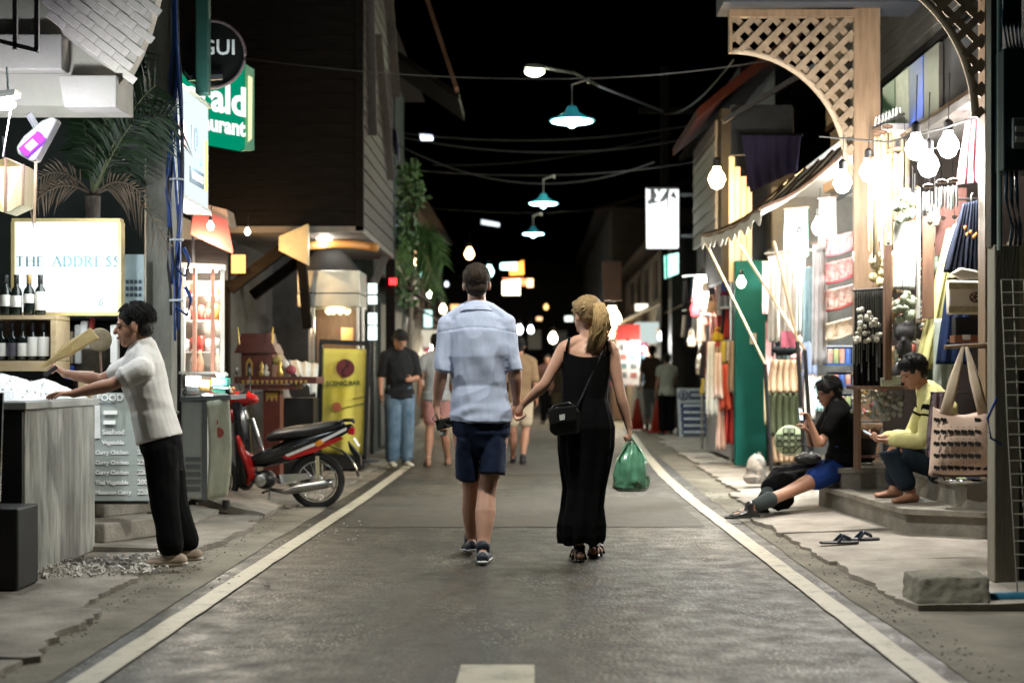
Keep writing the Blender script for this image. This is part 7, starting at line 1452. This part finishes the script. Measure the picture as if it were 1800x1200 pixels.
# flowers and basket at the low shop shelf
t = thing('flower_bunch', 'bunch of dried yellow and pink flowers on the low shelf', 'flowers', P(1530, 735, 11.4)); rr_ = random.Random(12)
for i in range(46):
    c = P(1530+rr_.uniform(-28, 28), 700+rr_.uniform(-45, 28), 11.5+rr_.uniform(-.1, .1)); col = [(.55, .45, .10), (.60, .18, .20), (.5, .42, .3), (.25, .16, .06)][i % 4]
    MB().ell(c, (rr_.uniform(.014, .03), .014, rr_.uniform(.014, .03)), 7, 5).build('flower', M('petal_%d' % (i % 4), col, .7), t, True)
MB().lathe([(.07, 0), (.11, .12), (.10, .12)], P(1528, 770, 11.5), 16).build('basket', M('basket', (.20, .12, .06), .8, bump=.8), t, True)
t = thing('bead_basket', 'dark round basket with a red and white beaded rim', 'basket', P(1512, 810, 11.9)); MB().lathe([(.10, 0), (.15, .2), (.16, .34), (.15, .34), (.12, .02)], P(1512, 812, 11.8), 20).build('bowl', M('dark_wicker', (.02, .02, .02), .7, bump=.8), t, True); MB().tube([P(1512, 800, 11.8)+V((.155*cos(a), .155*sin(a), .0)) for a in [i/20*2*pi for i in range(20)]], .012, 6, closed=True).build('rim', M('rim_bead', (.28, .05, .05), .6, scale=50, col2=(.6, .5, .5)), t)
# flip flops
for i, (x, y, a) in enumerate(((1475, 948, .2), (1512, 942, .1))):
    c = P(x, y, GY(y, .07)); c.z = .053; d = V((cos(a), sin(a)*.6, 0)).normalized(); sx_ = d.cross(V((0, 0, 1)))
    t = thing('flip_flop', ('nearer', 'farther')[i]+' black flip flop lying on the pavement slab', 'sandal', c, 'flip flops by the steps')
    MB().tube([c-d*.12, c-d*.06, c+d*.04, c+d*.12], [(.034, .010), (.036, .010), (.044, .010), (.034, .010)], 14, sx_, dome=True).build('sole', M('sole_black', (.015, .017, .022), .5), t, True)
    MB().tube([c-d*.02+sx_*.04, c+d*.02+sx_*.025+V((0, 0, .045)), c+d*.075+V((0, 0, .02)), c+d*.02-sx_*.025+V((0, 0, .045)), c-d*.02-sx_*.04], [(.012, .006)]*5, 8).build('strap', M('strap_navy', (.02, .03, .06), .4), t, True)
# ---------------------------------------------------------------- near right: kerb block, pipe, post, mesh, meter
m = MB().prism([P(1615, 1015, 6.9), P(1740, 1012, 6.9), P(1742, 1066, 6.8), P(1612, 1070, 6.8)], (0, .3, 0)); o = remesh(m, 'kerb_block', M('mossy_concrete', (.13, .12, .095), .9, scale=4, bump=.7, bscale=30, col2=(.26, .24, .19)), None, .012, 2, lambda co, nn: .012*noise.noise(co*9)+.006*noise.noise(co*28)-.004*(noise.noise(co*14) > .3), off=P(1680, 1066, 6.9)); tag(o, 'stained concrete kerb block at the foot of the right post', 'kerb')
o = MB().tube([P(1740, 1056, 6.95), P(1830, 1056, 6.9)], .045, 16).build('water_pipe', M('pipe_blue', (.015, .13, .22), .4), None, 40); tag(o, 'blue plastic water pipe beside the kerb block', 'pipe')
t = thing('meter_post', 'grey weathered post with a dark green meter box at right', 'post', (2.5, 7.4, .05)); pw_ = M('post_grey', (.17, .155, .125), .8, scale=5, stretch=(3, 3, .4), bump=.5, bscale=25, col2=(.27, .25, .20))
MB().bx(P(1748, 0, 7.4).x, P(1792, 0, 7.4).x, 7.4, 7.52, .05, P(0, 430, 7.4).z).build('shaft', pw_, t, bev=.006)
MB().bx(P(1742, 0, 7.42).x, P(1757, 0, 7.42).x, 7.42, 7.5, 1.8, 3.6).build('upper_pole', M('pole_black', (.015, .018, .022), .4), t)
MB().tube([P(1757, -10, 7.38), P(1757, 440, 7.38)], .014, 8).build('conduit', M('conduit_green', (.10, .14, .12), .5), t)
MB().bx(P(1763, 0, 7.3).x, P(1900, 0, 7.3).x, 7.3, 7.5, P(0, 300, 7.3).z, P(0, 85, 7.3).z).build('meter_box', M('meter_green', (.008, .028, .028), .5), t, bev=.01)
MB().prism([P(1778, 208, 7.29), P(1830, 208, 7.29), P(1830, 262, 7.29), P(1778, 262, 7.29)], (0, -.02, 0)).build('meter_face', M('meter_grey', (.22, .25, .25), .3), t, bev=.006)
for y in (222, 240): MB().prism([P(1785, y, 7.26), P(1815, y, 7.26), P(1815, y+10, 7.26), P(1785, y+10, 7.26)], (0, -.004, 0)).build('dial', whitep, t)
for i in range(5): MB().tube([P(1768+i*6, -10, 7.35), P(1764+i*7, 40, 7.3), P(1772+i*6, 90, 7.32)], .011, 6).build('cable', M('cable_teal', (.012, .03, .05), .4), t, True)
for i in range(3): MB().tube([P(1770+i*8, 300, 7.33), P(1768+i*10, 350, 7.28), P(1780+i*7, 400, 7.28), P(1776+i*8, 430, 7.36)], .010, 6).build('cable', M('cable_teal', (.012, .03, .05), .4), t, True)
MB().bx(P(1775, 0, 7.55).x, 3.3, 7.55, 7.6, .05, P(0, 425, 7.55).z).build('board', M('tan_board', (.26, .20, .12), .7, stretch=(4, 4, .5)), t)
MB().bx(P(1780, 0, 7.5).x, 3.2, 7.52, 7.54, .05, P(0, 650, 7.5).z).build('dark_panel', M('dark_panel', (.03, .028, .024), .8), t)
MB().tube([P(1752, 700, 7.38), P(1736, 735, 7.36), P(1742, 770, 7.36), P(1760, 780, 7.38)], .007, 6).build('loop_cable', bm, t, True)
t = thing('wire_mesh', 'bent square wire mesh panel leaning at the right edge', 'wire mesh', (2.6, 7.1, .05)); wm_ = M('mesh_wire', (.34, .32, .27), .45, metal=.4)
A0, A1, B0, B1 = P(1760, 492, 7.25), P(1860, 492, 7.2), P(1790, 1070, 6.95), P(1890, 1070, 6.9)
for i in range(6): u = i/5; MB().tube([A0.lerp(A1, u), A0.lerp(A1, u).lerp(B0.lerp(B1, u), .5)+V((0, .02, 0)), B0.lerp(B1, u)], .004, 5).build('wire', wm_, t)
for j in range(26): v = j/25; MB().tube([A0.lerp(B0, v), A1.lerp(B1, v)], .0035, 5).build('wire', wm_, t)
# ---------------------------------------------------------------- mid right: A board, clothes stall, cones
t = thing('information_board', 'blue and white information board with an i symbol', 'sign', P(1222, 770, 26)); Y = 25.5
MB().prism([P(1190, 682, Y), P(1248, 682, Y), P(1252, 768, Y-.2), P(1194, 768, Y-.2)], (0, .05, 0)).build('board', M('board_pale', (.55, .58, .6), .5), t)
MB().tube([P(1201+8*cos(a), 694+8*sin(a), Y-.06) for a in [i/18*2*pi for i in range(18)]], .012, 6, (0, 1, 0), closed=True).build('ring', M('navy_print', (.02, .04, .16), .5), t)
text('i', 'symbol', M('navy_print', (.02, .04, .16), .5), t, P(1201, 699, Y-.06), (1, 0, 0), (0, 0, 1), .16, .01, .006)
MB().prism([P(1212, 687, Y-.04), P(1244, 687, Y-.04), P(1244, 701, Y-.04), P(1212, 701, Y-.04)], (0, -.02, 0)).build('title_bar', M('navy_print', (.02, .04, .16), .5), t)
for q in range(6): MB().prism([P(1215+q*4.6, 691, Y-.062), P(1218+q*4.6, 691, Y-.062), P(1218+q*4.6, 697, Y-.062), P(1215+q*4.6, 697, Y-.062)], (0, -.006, 0)).build('illegible_print', M('print_white', (.8, .85, .85), .6), t)
for i in range(5):
    y = 708+i*11.6; MB().prism([P(1196+i*.7, y, Y-.06-i*.035), P(1246+i*.6, y, Y-.06-i*.035), P(1246+i*.6, y+9, Y-.09-i*.035), P(1196+i*.7, y+9, Y-.09-i*.035)], (0, -.02, 0)).build('text_bar', M('navy_print', (.02, .04, .16), .5), t)
    for q in range(7): MB().prism([P(1202+q*5.4, y+2.5, Y-.083-i*.035), P(1206+q*5.4, y+2.5, Y-.083-i*.035), P(1206+q*5.4, y+6.5, Y-.10-i*.035), P(1202+q*5.4, y+6.5, Y-.10-i*.035)], (0, -.01, 0)).build('illegible_print', M('print_white', (.8, .85, .85), .6), t)
for k in (1192, 1250): MB().bar(P(k, 690, Y+.1), P(k, 774, Y+.3), .03, .03, (1, 0, 0)).build('leg', dsteel, t)
for i, (x, y, Y) in enumerate(((1120, 752, 29), (1155, 764, 27.5))):
    p = P(x, y, Y); p.z = .05; o = thing('traffic_cone', ('farther', 'nearer')[i]+' red traffic cone by the far stall', 'cone', p, 'traffic cones')
    MB().lathe([(.14, .03), (.03, .62), (.02, .63)], p, 16).build('cone', M('cone_red', (.5, .04, .02), .5), o, True); MB().bx(p.x-.18, p.x+.18, p.y-.18, p.y+.18, p.z, p.z+.03).build('base', M('cone_red', (.5, .04, .02), .5), o)
cols = [(.62, .58, .55), (.5, .06, .06), (.62, .30, .24), (.10, .25, .42), (.62, .50, .08), (.70, .68, .66), (.30, .04, .10), (.15, .30, .18), (.55, .42, .32), (.05, .05, .06)]
rr_ = random.Random(21)
t = thing('clothes_stall', 'metal frame of the bright clothes stall beside the teal door', 'stall', (2.5, 19, .1))
for x, Y in ((1234, 20.5), (1285, 17.6)): MB().tube([P(x, 480, Y), (P(x, 0, Y).x, Y, .08)], .02, 8).build('post', steel, t)
for y in (480, 540, 600, 660): MB().tube([P(1200 if y < 590 else 1236, y+6, 20.6 if y < 590 else 19), P(1288, y, 17.5)], .014, 6).build('rail', steel, t)
MB().bx(2.5, 2.75, 17.8, 20.4, .1, 2.6).build('back_panel', M('stall_back', (.32, .32, .33), .8), t)
for i in range(34):
    col = i % 9; row = i//9; x = 1207+col*9.4+rr_.uniform(-3, 3); y = (486, 545, 606, 664)[row]+rr_.uniform(-8, 10); Y = 20.4-col*.32+rr_.uniform(-.15, .15); h_ = rr_.uniform(24, 70); w_ = rr_.uniform(5, 15); x = x if row < 2 else 1243+col*5; Y = Y if row < 2 else 18.4-col*.1; c = cols[rr_.choice((0, 0, 5, 5, 8, 2, 2, 1, 0, 8, 5, 3, 4, 6, 7, 9))]
    t = thing('hanging_garment', '%s garment %d along row %s of the bright clothes stall' % (('white', 'red', 'coral', 'blue', 'yellow', 'ivory', 'plum', 'green', 'beige', 'black')[cols.index(c)], col+1, ('one', 'two', 'three', 'four')[row]), 'garment', P(x, y+h_, Y), 'garments on the clothes stall')
    t['label'] = '%s hanging garment, %s from the left in the %s row of the clothes stall' % (('white', 'red', 'coral', 'blue', 'yellow', 'ivory', 'plum', 'green', 'beige', 'black')[cols.index(c)], ('first', 'second', 'third', 'fourth', 'fifth', 'sixth', 'seventh', 'eighth', 'ninth')[col], ('top', 'second', 'third', 'lowest')[row])
    hang('cloth', cloth_mat('stall_cloth_%d' % cols.index(c), c), t, P(x-w_*.6, y, Y), P(x+w_*.6, y, Y-.02), P(x+w_, y+h_, Y), P(x-w_, y+h_, Y), 2, .05, 12, 8, .004, 0, 1, i)
for i, (x, y, w_, h_, c, nm) in enumerate(((1222, 545, 20, 26, (.45, .04, .05), 'red'), (1250, 540, 18, 24, (.62, .45, .32), 'tan'), (1262, 592, 22, 18, (.70, .52, .05), 'yellow'), (1240, 505, 14, 20, (.66, .66, .64), 'white'), (1275, 500, 14, 26, (.08, .12, .35), 'navy'), (1215, 600, 16, 22, (.6, .55, .45), 'ivory'), (1234, 640, 24, 40, (.66, .64, .6), 'large white'))):
    Y = 19.6-.03*(x-1215); t = thing('hanging_handbag', nm+' handbag hung on the clothes stall', 'bag', P(x, y+h_/2, Y), 'handbags on the clothes stall'); m = MB(); m.ell(P(x, y, Y), (w_/2*Y/F, .06, h_/2*Y/F)); m.bx(P(x-w_*.45, 0, Y).x, P(x+w_*.45, 0, Y).x, Y-.05, Y+.05, P(0, y+h_*.45, Y).z, P(0, y, Y).z); remesh(m, 'body', cloth_mat('handbag_%d' % i, c), t, .02, 2, wrinkle(.015, (8, 8, 8), i))
    MB().tube([P(x-w_*.3, y-h_*.3, Y), P(x-w_*.15, y-h_*.9, Y), P(x+w_*.15, y-h_*.9, Y), P(x+w_*.3, y-h_*.3, Y)], .012, 6).build('handle', cloth_mat('handbag_%d' % i, c), t, True)
# ragged cloth column in front of the teal door
for i, (x, y0, y1, c) in enumerate(((1262, 620, 700, (.7, .55, .48)), (1275, 640, 720, (.55, .10, .06)), (1268, 700, 790, (.66, .46, .38)), (1283, 690, 780, (.5, .05, .05)), (1250, 600, 730, (.62, .62, .58)), (1288, 600, 690, (.35, .25, .18)))):
    t = thing('string_bunting', '%s cloth strip hanging at the stall corner' % ('upper peach', 'upper red', 'lower peach', 'lower red', 'long white', 'upper brown')[i], 'cloth', P(x, y1, 17.4), 'cloth strips at the stall corner'); hang('cloth', cloth_mat('strip_%d' % i, c), t, P(x-6, y0, 17.4), P(x+6, y0, 17.4), P(x+10, y1, 17.3), P(x-10, y1, 17.3), 2, .05, 12, 10, .004, 0, 1, i, .02)
    MB().tube([P(x, y0, 17.4), P(x+2, y0-60, 17.5)], .004, 4).build('cord', rubber, t)
# plastic wrapped bundle on the pavement
t = thing('plastic_bundle', 'clear plastic bundle lying by the teal door', 'bundle', P(1330, 845, 13.5)); m = MB(); m.ell(P(1330, 822, 13.9), (.10, .1, .14)); m.ell(P(1326, 840, 13.9), (.12, .1, .06)); remesh(m, 'film', M('clear_wrap', (.8, .75, .7), .18, trans=.75), t, .015, 2, wrinkle(.02, (9, 9, 9), 3))
MB().tube([P(1333, 802, 13.9), P(1336, 794, 13.9)], .02, 6).build('knot', M('clear_wrap', (.8, .75, .7), .18, trans=.75), t)
# far stalls on the right with lit goods
for i, (x, Y, c) in enumerate(((1098, 36, (1, .85, .55)), (1140, 33, (1, .9, .7)), (1204, 31.5, (1, .9, .7)))):
    t = thing('market_stall', '%s far market stall with lit goods under an awning' % ('leftmost', 'middle', 'rightmost')[i], 'stall', (P(x, 0, Y).x, Y, .05), 'far market stalls'); px = P(x, 0, Y).x
    MB().bx(px-.3, px+.5, Y, Y+1.2, .05, .85).build('table', bwood, t); hang('awning', cloth_mat('stall_awn_%d' % i, [(.5, .4, .25), (.55, .52, .45), (.42, .34, .24)][i]), t, (px+.6, Y-.3, 2.5), (px+.6, Y+1.6, 2.5), (px-.6, Y+1.6, 2.15), (px-.6, Y-.3, 2.15), 3, .03)
    for a in (-.3, .5): MB().bx(px+a-.02, px+a+.02, Y+.02, Y+.06, .05, 2.4).build('post', dsteel, t)
    for k in range(12): MB().box((px-.25+.2*(k % 4), Y+.2+.3*(k//4), .85+.09), (.13, .2, rnd(.1, .25)), (0, 0, rnd(-.3, .3))).build('goods', M('goods_%d' % (k % 6), cols[(k*3+i) % 10], .6), t)
    for k in range(8): MB().box((px+.45, Y+.1+.13*k, rnd(1.4, 2.0)), (.03, .1, .25)).build('hanging_goods', M('goods_%d' % (k % 6), cols[(k*3+i) % 10], .6), t)
    lamp('stall_light', t, (px-.1, Y+.5, 2.05), 45, (1, .85, .6), .08); MB().ell((px-.1, Y+.5, 2.14), .05).build('bulb', E('stall_bulb', (1, .9, .7), 20), t, True)

# lit shop windows lining the far street
rf_ = random.Random(51)
for i in range(12):
    sd = 1 if i % 3 else -1; Y = 29.5+i*2.6; X = (2.45 if sd > 0 else -2.55)+rf_.uniform(-.1, .15); c = rf_.choice(((1, .72, .38), (1, .9, .7), (.85, 1, .95), (1, .45, .22)))
    t = thing('market_kiosk', '%s lit shop front on the %s, %s along the far street' % ({.72: 'amber', .9: 'cream', 1: 'pale green', .45: 'orange red'}[c[1]], 'right' if sd > 0 else 'left', ('first', 'second', 'third', 'fourth', 'fifth', 'sixth', 'seventh', 'eighth', 'ninth', 'tenth', 'eleventh', 'twelfth')[i]), 'shop front', (X, Y, .05), 'lit far shop fronts')
    MB().bx(X, X+.5*sd, Y, Y+1.6, 1.9, 2.35).build('lit_fascia', E('fascia_%d' % i, c, .45), t) if rf_.random() < .7 else None
    MB().bx(min(X, X+.6*sd), max(X, X+.6*sd), Y+.05, Y+1.5, .05, .9).build('counter', M('far_counter_%d' % (i % 3), ((.12, .05, .04), (.06, .06, .05), (.15, .12, .08))[i % 3], .8), t)
    for k in range(16): MB().box((X+sd*rf_.uniform(0, .5), Y+rf_.uniform(-.02, .3), rf_.uniform(.95, 1.85)), (rf_.uniform(.08, .2), .06, rf_.uniform(.1, .3)), (0, 0, rf_.uniform(-.4, .4))).build('goods', M('goods_%d' % (k % 6), (.3, .3, .3), .6), t)
    MB().ell((X+.15*sd, Y-.15, 1.75), .05).build('bulb', E('stall_bulb', (1, .9, .7), 20), t, True); lamp('shop_front_light', t, (X+.1*sd, Y-.3, 1.7), 22, c, .06)
